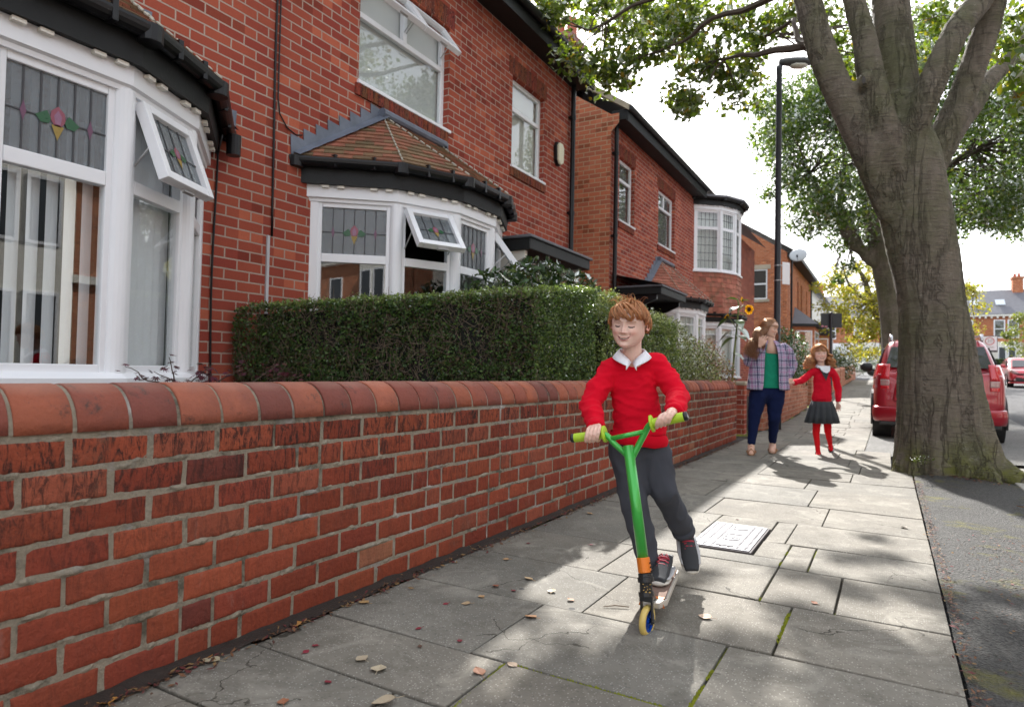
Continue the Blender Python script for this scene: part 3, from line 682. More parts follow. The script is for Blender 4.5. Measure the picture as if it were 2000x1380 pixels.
def tilefacet(mb,A,B,TL,TR,nrow,pal,th_=.014,tw=.165,rr=R):
    A,B,TL,TR=map(V,(A,B,TL,TR)); nrm=(B-A).cross(((TL+TR)/2-A)).normalized()
    if nrm.z<0: nrm=-nrm
    u=(B-A).normalized()
    for k in range(nrow):
        t0,t1=k/nrow,(k+1.25)/nrow; t1=min(t1,1)
        L0,R0=A.lerp(TL,t0),B.lerp(TR,t0); L1,R1=A.lerp(TL,t1),B.lerp(TR,t1)
        s0=(L0-A).dot(u); s1=(R0-A).dot(u); a=math.floor(s0/tw-1)*tw+(k%2)*tw/2
        while a<s1:
            p,q=max(a+.0015,s0),min(a+tw-.0015,s1); a+=tw
            if q-p<.008: continue
            f0=(p-s0)/max(s1-s0,1e-5); f1=(q-s0)/max(s1-s0,1e-5)
            b0,b1=L0.lerp(R0,f0),L0.lerp(R0,f1)
            # top points straight up the slope, kept within the facet
            w1=(R1-L1).length; 
            def up(b):
                s_=(b-A).dot(u); lo=(L1-A).dot(u); hi=(R1-A).dot(u); s_=min(max(s_,lo),hi); f=(s_-lo)/max(hi-lo,1e-5); return L1.lerp(R1,f)
            c0,c1=up(b0),up(b1); lift=nrm*(th_+rr.uniform(-.003,.004)); lo=nrm*.001
            col=rr.choice(pal); j=rr.uniform(.8,1.2); col=tuple(x*j for x in col)
            mb.hexa([b0+lo*0-nrm*.002,b1-nrm*.002,c1-nrm*.004,c0-nrm*.004,b0+lift,b1+lift,c1+lo,c0+lo],col)
def bay(parent,x0,y0,z0,z1,opens,obsc,came,label,pal,zb=None,blind='vertical',roofz=None,tileapron=None,flat=False,grid=None,name='bay_window',trz=(1.865,1.94)):
    zs=z1; cornz=z1+.145; fz=cornz+.15
    C_=bowpts(x0,y0); m=MB(); root=obj(name,m,UPVC,parent)   # placeholder mesh, filled below
    bpy.data.objects.remove(root)
    m=MB(); frs=[]
    for i in range(5):
        p,q=C_[i],C_[i+1]; L=np.linalg.norm(q-p); u=(q-p)/L; f=Fr((p[0],p[1],0),(u[0],u[1],0),(u[1],-u[0],0)); frs.append((f,L))
    # frames
    for i,(f,L) in enumerate(frs):
        rectframe(m,f,.035,L-.035,z0+.03,z1+.02,.055,-.06,.0)
        f.box(m,.09,L-.09,-.06,.002,trz[0],trz[1])
    for i in range(6):   # corner posts
        c=C_[i]
        if i in (0,5): f,L=frs[0] if i==0 else frs[4]; f.box(m,(-.01 if i==0 else L-.06),(.06 if i==0 else L+.01),-.07,.012,z0+.02,z1+.02)
        else:
            m.lathe([(.062,z0+.02),(.062,z1+.02)],(c[0]-.028*( (frs[i-1][0].n+frs[i][0].n).x/2),c[1]-.028*((frs[i-1][0].n+frs[i][0].n).y/2),0),20)
    root=obj(name,m,UPVC,parent,bevel=.005); tag(root,label)
    a=MB(); sweep(a,[(.075,z0-.02),(.075,z0+.015),(.03,z0+.045),(-.08,z0+.045),(-.08,z0-.02)],x0,y0); obj('sill',a,UPVC,root)
    a=MB(); sweep(a,[(-.08,z1+.005),(.02,z1+.005),(.025,z1+.03),(.045,z1+.04),(.045,cornz),(-.08,cornz)],x0,y0); obj('cornice',a,UPVC if not flat else UPVC,root)
    # panes
    for i,(f,L) in enumerate(frs):
        a0,a1=.09,L-.09; lo=(z0+.085,trz[0]); hi=(trz[1],z1-.035)
        if i in opens: sash(f,a0-.02,a1+.02,hi[0]-.02,hi[1]+.02,root,opens[i],OBSC if obsc else GLASS,came=4 if came else 0)
        else:
            pane(f,a0,a1,hi[0],hi[1],-.02,OBSC if obsc else GLASS,root)
            if came:
                a=MB(); n_=5 if L>.6 else 4
                for k in range(1,n_+1):
                    x=a0+(a1-a0)*k/(n_+1); f.box(a,x-.004,x+.004,-.019,-.015,hi[0],hi[1])
                zc=hi[0]+(hi[1]-hi[0])*.47; f.box(a,a0,a1,-.0195,-.0145,zc-.004,zc+.004); obj('lead_came',a,CAME,root)
                rose(f,(a0+a1)/2,zc,1.0,root,base=-.014)
                for s_ in (-1,1):
                    mm=MB(); xx=(a0+a1)/2+s_*(a1-a0)*.33; mm.add([f.P(xx+dx,-.0135,zc+dz) for dx,dz in ((-.014,0),(0,.05),(.014,0),(0,-.05))],[(0,1,2,3)]); obj('stained_glass',mm,rcol('mauve',(.14,.05,.10)),root)
        pane(f,a0,a1,lo[0],lo[1],-.02,GLASS,root)
        if grid:
            a=MB()
            for (h0,h1) in (lo,hi):
                for k in range(1,grid): x=a0+(a1-a0)*k/grid; f.box(a,x-.006,x+.006,-.019,-.014,h0,h1)
                nh=max(2,int((h1-h0)/.2)); 
                for k in range(1,nh): z=h0+(h1-h0)*k/nh; f.box(a,a0,a1,-.0195,-.0135,z-.006,z+.006)
            obj('lead_came',a,CAME,root)
    if blind=='vertical':
        a=MB(); BL_=MC.get('blind_fabric') or plain('blind_fabric',(.80,.81,.82),.9,.05,6,.2,200)
        for i,(f,L) in enumerate(frs):
            x=.10; k=0
            while x<L-.08:
                an=rad(32 if i==2 else -6); c0=f.P(x,-.11,0); d=f.u*math.cos(an)*.0445-f.n*math.sin(an)*.0445
                vs=[]
                for z in (z0+.07,z0+.09,z1): 
                    wd=1 if z>z0+.08 else .6
                    vs+=[c0-d*wd+V(0,0,z),c0-f.n*.004+V(0,0,z),c0+d*wd+V(0,0,z)]
                a.add(vs,[(0,1,4,3),(1,2,5,4),(3,4,7,6),(4,5,8,7)]); x+=.083 if i==2 else .07
        obj('blind',a,BL_,root)
    elif blind=='net':
        a=MB()
        for i,(f,L) in enumerate(frs):
            n_=40; a.grid(lambda q,j:f.P(L*q/(n_-1),-.16+.012*math.sin(q*1.1),[z0,z1][j]),n_,2)
        obj('blind',a,MC.get('net_fabric') or plain('net_fabric',(.70,.71,.66),.9,.08,4),root)
    # interior ceiling/floor to close it
    a=MB(); P_=bowpts(x0,y0,-.06); a.poly([(p[0],p[1],z1+.06) for p in P_],(0,0,.05)); P2=bowpts(x0,y0,-.02); a.poly([(p[0],p[1],z0-.06) for p in P2],(0,0,.04)); obj('soffit',a,GREYW,root)
    # fascia, gutter, dentils
    if not flat or True:
        a=MB(); sweep(a,[(.078,cornz-.005),(.098,cornz-.005),(.098,fz),(.078,fz)],x0,y0); sweep(a,[(-.05,cornz+.001),(.078,cornz+.001),(.078,cornz+.02),(-.05,cornz+.02)],x0,y0); obj('fascia',a,FASC if zb is None else zb,root)
        pr=[(.150+.052*math.cos(t_),fz+.03+.056*math.sin(t_)) for t_ in np.linspace(PI,2*PI,9)]; pr=pr+[(.202,fz+.045),(.098,fz+.045)]
        g_=MB(); sweep(g_,pr,x0,y0); gt=obj('gutter',g_,BLACK,root)
        P3=bowpts(x0,y0,.145)
        for i in range(6):
            c=P3[i]; gb=MB(); gb.lathe([(.064,fz-.042),(.066,fz+.05)],(c[0],c[1]-.0,0),14); obj('gutter_joint',gb,BLACK,root,bevel=.004)
        for i in range(5):
            for k in (.33,.7): c=P3[i]*(1-k)+P3[i+1]*k; gb=MB(); gb.box(c[0]-.015,c[0]+.058,c[1]-.015,c[1]+.015,fz-.03,fz+.08); obj('gutter_bracket',gb,BLACK,root,bevel=.003)
        gb=MB(); gb.lathe([(.05,fz-.17),(.052,fz-.02)],(x0+.12,P3[5][1]-.03,0),14); obj('gutter_outlet',gb,BLACK,root)
        for i,(f,L) in enumerate(frs):
            for k in ((.16,.34,.72,.9) if L>.6 else (.2,.45,.75,.92)):
                d_=MB(); f.box(d_,L*k-.03,L*k+.03,.045,.08,cornz-.028,cornz-.006); obj('dentil',d_,CREAM if pal is TCOL else UPVC,root,bevel=.003)
    if roofz:
        E=[(p[0],p[1],fz+.05) for p in bowpts(x0,y0,.175)]
        T0=(x0+.02,y0+.86,roofz); T1=(x0+.02,y0+1.81,roofz)
        a=MB(); RR_=random.Random(int(y0*10))
        tilefacet(a,E[0],E[1],T0,T0,13,pal,rr=RR_); tilefacet(a,E[1],E[2],T0,T0,13,pal,rr=RR_); tilefacet(a,E[2],E[3],T0,T1,13,pal,rr=RR_); tilefacet(a,E[3],E[4],T1,T1,13,pal,rr=RR_); tilefacet(a,E[4],E[5],T1,T1,13,pal,rr=RR_)
        # solid deck beneath the tiles
        rf=obj('bay_roof',a,TILE,root)
        dk=MB(); dk.add([V(e)-V(0,0,.02) for e in E]+[V(T0)-V(0,0,.03),V(T1)-V(0,0,.03)],[(0,1,6),(1,2,6),(2,3,7,6),(3,4,7),(4,5,7)]); obj('roof_deck',dk,DARKM,root)
        for i,T in ((1,T0),(2,T0),(3,T1),(4,T1)):
            hp=MB(); e=V(E[i]);T=V(T); n_=14
            for k in range(n_):
                p=e.lerp(T,(k+.15)/n_)+V(0,0,.022); q=e.lerp(T,(k+.8)/n_)+V(0,0,.022); hp.tube([p,q],.0085,5)
            obj('hip_mortar',hp,plain('hip_mortar',(.42,.40,.33),.9,.35,30),root)
        fl=MB()
        def steps(e,T,sg):
            e=V(e);T=V(T); n_=8; dy=(T.y-e.y)/n_; dz=(T.z-e.z)/n_; x=x0+.006
            for k in range(n_):
                ya=e.y+dy*k; yb=e.y+dy*(k+1); za=e.z+dz*k; zb_=e.z+dz*(k+1)
                h=.17
                fl.poly([(x+RR_.uniform(0,.003),ya-sg*.02,za-.02),(x,ya-sg*.03,za+h),(x,yb+sg*.01,zb_+.07),(x,yb,zb_-.02)],(.006,0,0))
            d=(T-e).normalized(); out=V(1,0,-.15).normalized()
            n2=22; ptsA=[];ptsB=[]
            for k in range(n2+1):
                p=e.lerp(T,k/n2)+V(.0,0,.035); ptsA.append(p); 
                w_=.10+.012*mnoise.noise(Vector((k*.9,y0,1))); q=e.lerp(T,k/n2)+V(w_*.9,(-sg)*(-w_*.25),.0)
                # lie on the end facet
                ptsB.append(q+V(0,sg*-.02,.02-w_*.25))
            fl.add(ptsA+ptsB,[(k,k+1,n2+2+k,n2+1+k) for k in range(n2)])
        steps(E[0],T0,1); steps(E[5],T1,-1)
        fl.tube([V(T0)+V(.03,-.05,.03),V(T1)+V(.03,.05,.03)],.045,10)
        fixn(obj('lead_flashing',fl,LEAD,root))
    if tileapron:
        a=MB(); RR_=random.Random(4)
        lo_=bowpts(x0,y0,.13); hi_=bowpts(x0,y0,.03)
        for i in range(5): tilefacet(a,(lo_[i][0],lo_[i][1],tileapron),(lo_[i+1][0],lo_[i+1][1],tileapron),(hi_[i][0],hi_[i][1],z0-.02),(hi_[i+1][0],hi_[i+1][1],z0-.02),9,TCOL2,rr=RR_)
        obj('hung_tiles',a,TILE,root)
        dk=MB(); dk.poly([(p[0],p[1],tileapron) for p in bowpts(x0,y0,-.01)],(0,0,z0-.05-tileapron)); obj('apron_core',dk,DARKM,root)
        dk=MB(); sweep(dk,[(.0,tileapron-.12),(.1,tileapron-.12),(.13,tileapron+.0),(.0,tileapron+.0)],x0,y0); obj('apron_board',dk,FASC,root)
    if flat:
        a=MB(); a.poly([(p[0],p[1],fz+.03) for p in bowpts(x0,y0,.24)],(0,0,.05)); obj('flat_roof',a,SLATE,root)
    return root
def winx(parent,x,y0,y1,z0,z1,tr=None,tr_h=.055,mull=None,label=None,open_=(),glass=GLASS,blind=GREYW,brickm=BR1,nm='window',grid=None):
    f=Fr((x,y0,0),(0,1,0),(1,0,0)); L=y1-y0; m=MB(); b=-.075
    rectframe(m,f,0,L,z0,z1,.06,b-.05,b)
    if tr: f.box(m,.06,L-.06,b-.05,b+.002,tr-tr_h/2,tr+tr_h/2)
    if mull and tr: f.box(m,mull-.03,mull+.03,b-.05,b+.003,tr,z1-.06)
    f.box(m,-.02,L+.02,b-.02,.03,z0-.035,z0)
    w_=obj(nm,m,UPVC,parent,bevel=.005); tag(w_,label)
    pane(f,.06,L-.06,z0+.06,(tr-tr_h/2) if tr else z1-.06,b-.02,glass,w_)
    if tr:
        if open_:
            xs=[.06]+([mull] if mull else [])+[L-.06]
            for k,(p,q) in enumerate(zip(xs[:-1],xs[1:])):
                g_=Fr(f.P(0,b,0),f.u,f.n); sash(g_,p+.005,q-.005,tr+.03,z1-.035,w_,open_[k],glass)
        else: pane(f,.06,L-.06,tr+tr_h/2,z1-.06,b-.02,glass,w_)
    if blind:
        a=MB(); f.box(a,.03,L-.03,b-.075,b-.07,z0+.03,z1); obj('blind',a,blind,w_)
    # soldier lintel and brick sill
    a=MB(); n_=int((L+.2)/.078); 
    for k in range(n_): c=tuple(q*R.uniform(.75,1.15) for q in (.27,.075,.042)); f.box(a,-.1+k*.078+.004,-.1+(k+1)*.078-.004,-.05,.004,z1+.006,z1+.226,c)
    obj('brick_lintel',a,NB,w_,bevel=.003); a=MB()
    n_=int((L+.08)/.078)
    for k in range(n_): c=tuple(q*R.uniform(.75,1.15) for q in (.27,.075,.042)); f.box(a,-.05+k*.078+.004,-.05+(k+1)*.078-.004,-.06,.025,z0-.15,z0-.037,c)
    obj('brick_sill',a,NB,w_,bevel=.003)
    return w_
def pipe(parent,x,y,z0,z1,r_=.034,name='downpipe',mat=None,br=True):
    m=MB(); m.lathe([(r_,z0),(r_,z1)],(x,y,0),14)
    if br:
        z=z0+.4
        while z<z1: m.lathe([(r_+.008,z),(r_+.008,z+.06)],(x,y,0),14); m.box(x-.07,x,y-.05,y+.05,z+.015,z+.045); z+=1.5
    return obj(name,m,mat or BLACK,parent,smooth=False)
XF=-4.35
# ---------------------------------------------------------------- house one (the pair at the left)
h1=thing('brick_house',(-7,3,0),'nearest dark red brick house with two white bow windows and tiled bay roofs','house')
b1y,b2y=.29,4.0
m=MB()
H1=[(b1y,b1y+2.67,.80,2.5),(b2y,b2y+2.67,.80,2.5),(4.528,5.98,3.665,4.84),(7.41,8.35,3.69,4.9),(6.95,7.9,-.3,2.25)]
wall_holes(m,(XF,0,0),(0,1,0),(1,0,0),-5,9.3,-.3,5.5,H1)
m.add([(XF,9.3,-.3),(-12,9.3,-.3),(-12,9.3,5.5),(XF,9.3,5.5)],[(0,1,2,3)]); obj('wall',m,BR1,h1)
m=MB(); m.box(-12,-5.1,-5,9.28,-.3,5.5); obj('interior',m,DARKM,h1)
m=MB(); m.add([(-3.98,-5.2,5.62),(-3.98,9.42,5.62),(-8.1,9.42,8.5),(-8.1,-5.2,8.5),(-12.2,9.42,5.62),(-12.2,-5.2,5.62)],[(0,1,2,3),(3,2,4,5),(1,4,2),(0,3,5)]); rf=obj('roof',m,SLATE,h1)
m=MB(); m.box(-4.349,-4.06,-5.2,9.40,5.44,5.60); m.box(-4.06,-4.03,-5.2,9.42,5.40,5.63); obj('fascia',m,FASC,h1)
m=MB()
m.add([(-3.98+.06*math.cos(t_),yy_,5.60+.06*math.sin(t_)) for yy_ in (-5.2,9.45) for t_ in np.linspace(-PI,0,9)],[(k,k+1,9+k+1,9+k) for k in range(8)]+[tuple(range(9)),tuple(range(9,18))]); m.box(-4.04,-3.92,-5.2,9.45,5.60,5.61)
obj('gutter',m,BLACK,h1)
bay(h1,XF,b1y,.85,2.38,{3:rad(21)},True,True,'bow window with vertical blinds nearest the camera',TCOL,roofz=3.42)
bay(h1,XF,b2y,.85,2.38,{1:rad(38),3:rad(36)},True,True,'second bow window above the hedge with two top lights open',TCOL,roofz=3.42,blind=None)
# pale rear curtain line inside bow two
m=MB(); f=Fr((XF,b2y,0),(0,1,0),(1,0,0)); n_=60; m.grid(lambda q,j:f.P(1.9+.7*q/(n_-1),.25-.012*math.sin(q*.9),[.85,2.38][j]),n_,2); obj('curtain',m,plain('curtain_fabric',(.28,.29,.24),.95,.1,8),h1)
winx(h1,XF,4.528,5.98,3.665,4.84,tr=4.36,mull=.75,open_=(rad(36),rad(36)),label='upper window with two open top lights',blind=plain('grey_blind',(.55,.56,.54),.9,.05,4))
winx(h1,XF,7.41,8.35,3.69,4.9,tr=4.50,label='narrow upper window beside the alarm box',blind=plain('roller_blind',(.62,.61,.55),.9,.05,4))
pipe(h1,-4.29,9.20,0,5.55,.038)
for (y_,za,zb_,r_,nm) in ((3.575,2.0,5.5,.009,'cable'),(3.60,2.9,5.5,.006,'cable'),(3.05,.6,2.55,.008,'cable')):
    m=MB(); pts=[(XF+.012+.002*math.sin(z*5),y_+.012*math.sin(z*1.3)+ (.02 if z<1.4 else 0),z) for z in np.linspace(za,zb_,16)]
    if nm=='cable' and za==2.9: pts=[(XF+.012,3.86,2.92),(XF+.012,3.80,2.90),(XF+.012,3.70,2.93),(XF+.012,3.62,3.02)]+[(XF+.012,3.60,z) for z in np.linspace(3.15,5.5,12)]
    if y_==3.05: pts=[(XF+.15,3.0,2.62),(XF+.05,3.04,2.5)]+[(XF+.012,3.06+.01*math.sin(z*3),z) for z in np.linspace(2.4,.6,12)]
    m.tube(pts,r_,6); obj('cable',m,BLACK,h1,smooth=True)
m=MB(); m.box(XF,XF+.016,3.535,3.56,1.3,2.0); obj('conduit',m,plain('grey_conduit',(.5,.5,.52),.5,.1),h1)
# porch canopy
def canopy(parent,y0,y1,xf,z,mat=FASC,arch=CREAM,th_=.13):
    m=MB(); m.box(XF,xf,y0,y1,z,z+th_); c=obj('porch_canopy',m,mat,parent,bevel=.01)
    m=MB(); m.box(XF,xf+.03,y0-.03,y1+.03,z+th_,z+th_+.035); obj('canopy_roof',m,SLATE,c,bevel=.01)
    for yy_ in (y0+.06,y1-.12):
        m=MB()
        pts=[(XF,yy_,z),(xf-.1,yy_,z),(xf-.1,yy_,z-.08),(xf-.16,yy_,z-.13)]+[(XF+.08+(xf-.3-XF-.08)*math.cos(t_),yy_,z-.62+.47*math.sin(t_)) for t_ in np.linspace(PI/2*.9,0.05,7)][::1]
        pts=[(XF,yy_,z),(xf-.1,yy_,z),(xf-.1,yy_,z-.08),(xf-.2,yy_,z-.12)]+[(xf-.2-(xf-.2-XF-.07)*math.sin(t_),yy_,z-.6+.42*math.cos(t_)) for t_ in np.linspace(.25,PI/2,7)]+[(XF,yy_,z-.62)]
        m.poly(pts,(0,.06,0)); fixn(obj('bracket',m,arch,c))
    return c
canopy(h1,6.42,8.12,-3.5,2.33)
m=MB(); m.box(-4.6,-4.5,6.95,7.9,-.3,2.25); obj('door',m,plain('door_paint',(.10,.03,.025),.4,.1),h1)
# alarm box
t_=thing('alarm_box',(-4.33,8.75,4.25),'cream alarm box with black surround high on the brick wall','alarm box')
m=MB(); m.poly([(XF,8.65,4.33),(XF,8.70,4.40),(XF,8.82,4.40),(XF,8.87,4.33),(XF,8.85,4.10),(XF,8.78,4.05),(XF,8.72,4.05),(XF,8.66,4.12)],(.05,0,0)); fixn(obj('backplate',m,BLACK,t_,bevel=.006))
m=MB(); m.poly([(XF+.05,8.67,4.33),(XF+.05,8.71,4.385),(XF+.05,8.81,4.385),(XF+.05,8.855,4.33),(XF+.05,8.84,4.11),(XF+.05,8.78,4.065),(XF+.05,8.72,4.065),(XF+.05,8.68,4.12)],(.035,0,0)); fixn(obj('cover',m,plain('alarm_cream',(.72,.68,.50),.5,.04),t_,bevel=.01))
# ---------------------------------------------------------------- house two
h2=thing('brick_house',(-8,17,0),'second brick house with orange gable end, tile-hung bay and lean-to porch roof','house')
m=MB(); Y0,Y1=10.95,25.5
wall_holes(m,(XF,0,0),(0,1,0),(1,0,0),Y0+.001,Y1,-.3,5.62,[(11.39,12.24,3.81,5.0),(13.77,15.03,3.8,5.02),(12.9,15.57,.8,2.3),(16.8,19.47,3.5,5.5),(16.8,19.47,.5,2.35),(11.3,12.2,-.3,2.1)]); obj('wall',m,BR1,h2)
m=MB(); m.add([(XF,Y0,-.3),(-12.4,Y0,-.3),(-12.4,Y0,5.62),(-8.4,Y0,8.35),(XF,Y0,5.62)],[(0,4,3,2,1)]); m.add([(XF,Y0,5.62),(-4.2,Y0,5.62),(-4.2,Y0,5.45),(XF,Y0,5.3)],[(0,1,2,3)]); obj('gable_wall',m,BRG,h2)
m=MB(); m.box(-12.4,-5.2,Y0+.02,Y1,-.3,5.6); obj('interior',m,DARKM,h2)
m=MB(); m.add([(-3.95,Y0-.05,5.70),(-3.95,Y1,5.70),(-8.4,Y1,8.72),(-8.4,Y0-.05,8.72),(-12.9,Y1,5.7),(-12.9,Y0-.05,5.7)],[(0,1,2,3),(3,2,4,5)]); obj('roof',m,SLATE,h2)
m=MB(); m.hexa([(-4.0,Y0-.06,5.62),(-8.4,Y0-.06,8.60),(-8.4,Y0+.1,8.60),(-4.0,Y0+.1,5.62),(-4.0,Y0-.06,5.72),(-8.4,Y0-.06,8.74),(-8.4,Y0+.1,8.74),(-4.0,Y0+.1,5.72)]); fixn(obj('verge',m,STONE,h2))
m=MB(); m.box(-4.349,-4.06,Y0+.02,16.75,5.50,5.68); m.box(-4.06,-4.03,Y0,16.75,5.45,5.70); obj('fascia',m,FASC,h2)
m=MB(); m.add([(-3.99+.06*math.cos(t_),yy_,5.68+.06*math.sin(t_)) for yy_ in (Y0-.05,16.7) for t_ in np.linspace(-PI,0,9)],[(k,k+1,9+k+1,9+k) for k in range(8)]+[tuple(range(9)),tuple(range(9,18))]); obj('gutter',m,BLACK,h2)
pipe(h2,-4.28,11.05,0,5.65,.04)
winx(h2,XF,11.39,12.24,3.81,5.0,tr=4.62,label='taller narrow window above the porch roof')
winx(h2,XF,13.77,15.03,3.80,5.02,tr=4.66,mull=.62,label='wider upper window beside the corner oriel')
bay(h2,XF,12.9,.9,2.2,{},False,False,'lower bow window behind the garden shrubs',TCOL2,roofz=3.42,blind='net',trz=(2.0,2.02))
bay(h2,XF,16.8,3.63,5.2,{},False,False,'upper oriel window with lead lattice over hung tiles',TCOL2,flat=True,blind='net',grid=5,tileapron=2.45,trz=(4.72,4.80))
bay(h2,XF,16.8,.9,2.2,{},False,False,'white bow window under the hung tiles',TCOL2,flat=False,blind='net',trz=(2.0,2.02))
canopy(h2,11.15,12.75,-3.45,2.36,arch=BLACK)
m=MB(); m.add([(XF,11.1,2.75),(XF,12.8,2.75),(-3.42,12.8,2.53),(-3.42,11.1,2.53)],[(0,3,2,1)]); obj('canopy_lead',m,LEAD,h2)
m=MB(); m.box(-4.6,-4.5,11.3,12.2,-.3,2.1); obj('door',m,plain('door_wood',(.16,.08,.05),.5,.1),h2)
# chimney with pots and a gull
m=MB(); m.box(-6.35,-5.55,11.65,12.35,6.5,7.62); m.box(-6.41,-5.49,11.59,12.41,7.62,7.76)
ch=obj('chimney',m,brickmat('chimney_brick',(.30,.12,.11),(.36,.16,.14),(.42,.38,.34),streak=.3),h2)
for k,(x_,y_) in enumerate(((-6.2,12.0),(-5.93,12.0),(-5.66,12.0))):
    m=MB(); m.lathe([(.13,7.76),(.11,7.85),(.10,8.12),(.125,8.15),(.125,8.2),(.09,8.2)],(x_,y_,0),16); obj('chimney_pot',m,plain('clay_pot',(.45,.13,.08),.7,.15) if 'clay_pot' not in MC else MC['clay_pot'],ch,smooth=True)
t=NT('gull_feather'); t.bsdf(t.mix(t.ramp(t.scalevec(1,1,1) and t.noise(3),[(.4,0),(.6,1)]),(.75,.75,.75),(.55,.56,.6)),.8,.2); GUL=t.mat
m=MB(); c=V(-6.1,11.98,8.35)
m.tube([c+V(-.2,0,.0),c+V(-.1,0,.02),c+V(0,0,.04),c+V(.12,0,.06),c+V(.19,0,.12),c+V(.24,0,.16),c+V(.29,0,.15)],[(.01,.02),(.04,.05),(.07,.075),(.06,.06),(.035,.035),(.035,.033),(.006,.006)],12)
m.tube([c+V(.02,.02,-.02),c+V(.03,.02,-.14)],.006,5); m.tube([c+V(.02,-.02,-.02),c+V(.03,-.02,-.14)],.006,5)
tag(obj('gull',m,GUL,smooth=True),'pale grey gull perched on the chimney pots behind the leaves','bird')
# ---------------------------------------------------------------- house three
h3=thing('brick_house',(-8,40,gz(40)),'third orange brick house whose gable has one small window with stone lintel','house')
G=gz(38); ya,yb=34.4,46.2
m=MB(); m.add([(XF,ya,G-1),(-12,ya,G-1),(-12,ya,10.6),(-8.6,ya,9.75),(XF,ya,7.1)],[(0,4,3,2,1)])
f=Fr((0,0,0),(1,0,0),(0,-1,0))
m=MB(); 
def gq(a,b,c,d): m.add([(a,ya,c),(b,ya,c),(b,ya,d),(a,ya,d)],[(0,1,2,3)])
wx0,wx1,wz0,wz1=-5.98,-5.25,4.82,6.33
gq(-12,wx0,G-1,7.1); gq(wx1,XF,G-1,7.1); gq(wx0,wx1,G-1,wz0); gq(wx0,wx1,wz1,7.1); m.add([(-12,ya,7.1),(XF,ya,7.1),(-8.6,ya,9.95),(-12,ya,9.95)],[(0,1,2,3)])
obj('gable_wall',m,BRF,h3)
m=MB(); rectframe(m,f,wx0,wx1,wz0,wz1,.07,-(ya+.08),-(ya+.02)) ; f2=Fr((0,ya,0),(1,0,0),(0,-1,0)); m=MB(); rectframe(m,f2,wx0,wx1,wz0,wz1,.07,-.1,-.03); f2.box(m,wx0,wx1,-.1,-.025,5.55,5.63); wn=obj('window',m,UPVC,h3)
pane(f2,wx0+.07,wx1-.07,wz0+.07,5.55,-.06,GLASS,wn); pane(f2,wx0+.07,wx1-.07,5.63,wz1-.07,-.06,GLASS,wn)
m=MB(); f2.box(m,wx0,wx1,-.4,-.35,wz0,wz1); obj('blind',m,plain('pink_blind',(.42,.26,.20),.9,.1),wn)
m=MB(); f2.box(m,wx0-.15,wx1+.15,-.05,.02,wz1,wz1+.22); obj('lintel',m,STONE,wn); m=MB(); f2.box(m,wx0-.12,wx1+.1,-.05,.04,wz0-.14,wz0); obj('sill',m,STONE,wn)
m=MB(); wins=[(35.6,36.3,4.3,6.2),(38.6,39.3,4.3,6.2),(40.2,40.9,4.3,6.2),(43.0,43.7,4.3,6.2)]
wall_holes(m,(XF,0,0),(0,1,0),(1,0,0),ya+.001,yb,G-1,7.1,wins,rev=.15); obj('wall',m,BRF,h3)
for a,b,c,d in wins:
    m=MB(); f=Fr((XF,a,0),(0,1,0),(1,0,0)); rectframe(m,f,0,b-a,c,d,.07,-.15,-.08); wn=obj('window',m,UPVC,h3); pane(f,.05,b-a-.05,c+.05,d-.05,-.12,GLASS,wn)
m=MB(); m.box(-12,-5,ya+.05,yb,G-1,7.1); obj('interior',m,DARKM,h3)
m=MB(); m.add([(-3.9,ya-.1,7.1),(-3.9,yb+.1,7.1),(-8.6,yb+.1,10.1),(-8.6,ya-.1,10.1)],[(0,1,2,3)]); m.add([(-8.6,ya-.1,10.1),(-8.6,yb+.1,10.1),(-13,yb+.1,7.1),(-13,ya-.1,7.1)],[(0,1,2,3)]); obj('roof',m,SLATE,h3)
m=MB(); m.box(-4.34,-3.85,ya+.05,yb+.1,6.88,7.08); obj('gutter',m,FASC,h3); pipe(h3,-4.2,35.0,G,6.9,.05); pipe(h3,-4.2,44.5,G,6.9,.05)
def smallbay(parent,y0,w_,xo,z0,z1,zr,mat,rm):
    m=MB(); m.poly([(XF,y0,z0),(XF+xo,y0+.45,z0),(XF+xo,y0+w_-.45,z0),(XF,y0+w_,z0)],(0,0,z1-z0)); b=fixn(obj('bay_window',m,mat,parent))
    m=MB(); E=[(XF,y0-.2,z1),(XF+xo+.2,y0+.4,z1),(XF+xo+.2,y0+w_-.4,z1),(XF,y0+w_+.2,z1)]; T=[(XF,y0+.8,zr),(XF,y0+w_-.8,zr)]
    m.add(E+T,[(0,1,4),(1,2,5,4),(2,3,5)]); obj('bay_roof',m,rm,b)
    m=MB(); m.poly([(e[0],e[1],z1-.14) for e in E],(0,0,.13)); fixn(obj('fascia',m,FASC,b))
    u=V(xo,.45,0); L=u.length; u/=L; f=Fr((XF,y0,0),u,(u.y,-u.x,0)); 
    for zz0,zz1 in ((z0+.9,z1-.35),): 
        m=MB(); rectframe(m,f,.12,L-.12,zz0,zz1,.06,-.01,.03); q=obj('window',m,UPVC,b); pane(f,.15,L-.15,zz0+.05,zz1-.05,.012,GLASS,b)
    f=Fr((XF+xo,y0+.45,0),(0,1,0),(1,0,0)); m=MB(); rectframe(m,f,.1,w_-1.0,z0+.9,z1-.35,.06,-.01,.03); obj('window',m,UPVC,b); pane(f,.12,w_-1.02,z0+.95,z1-.4,.012,GLASS,b)
smallbay(h3,36.8,3.2,1.0,G,3.75,4.7,BRF,SLATE); 
m=MB(); h4=thing('rendered_house',(-8,52,gz(52)),'cream rendered house beyond the third brick house, seen edge-on','house')
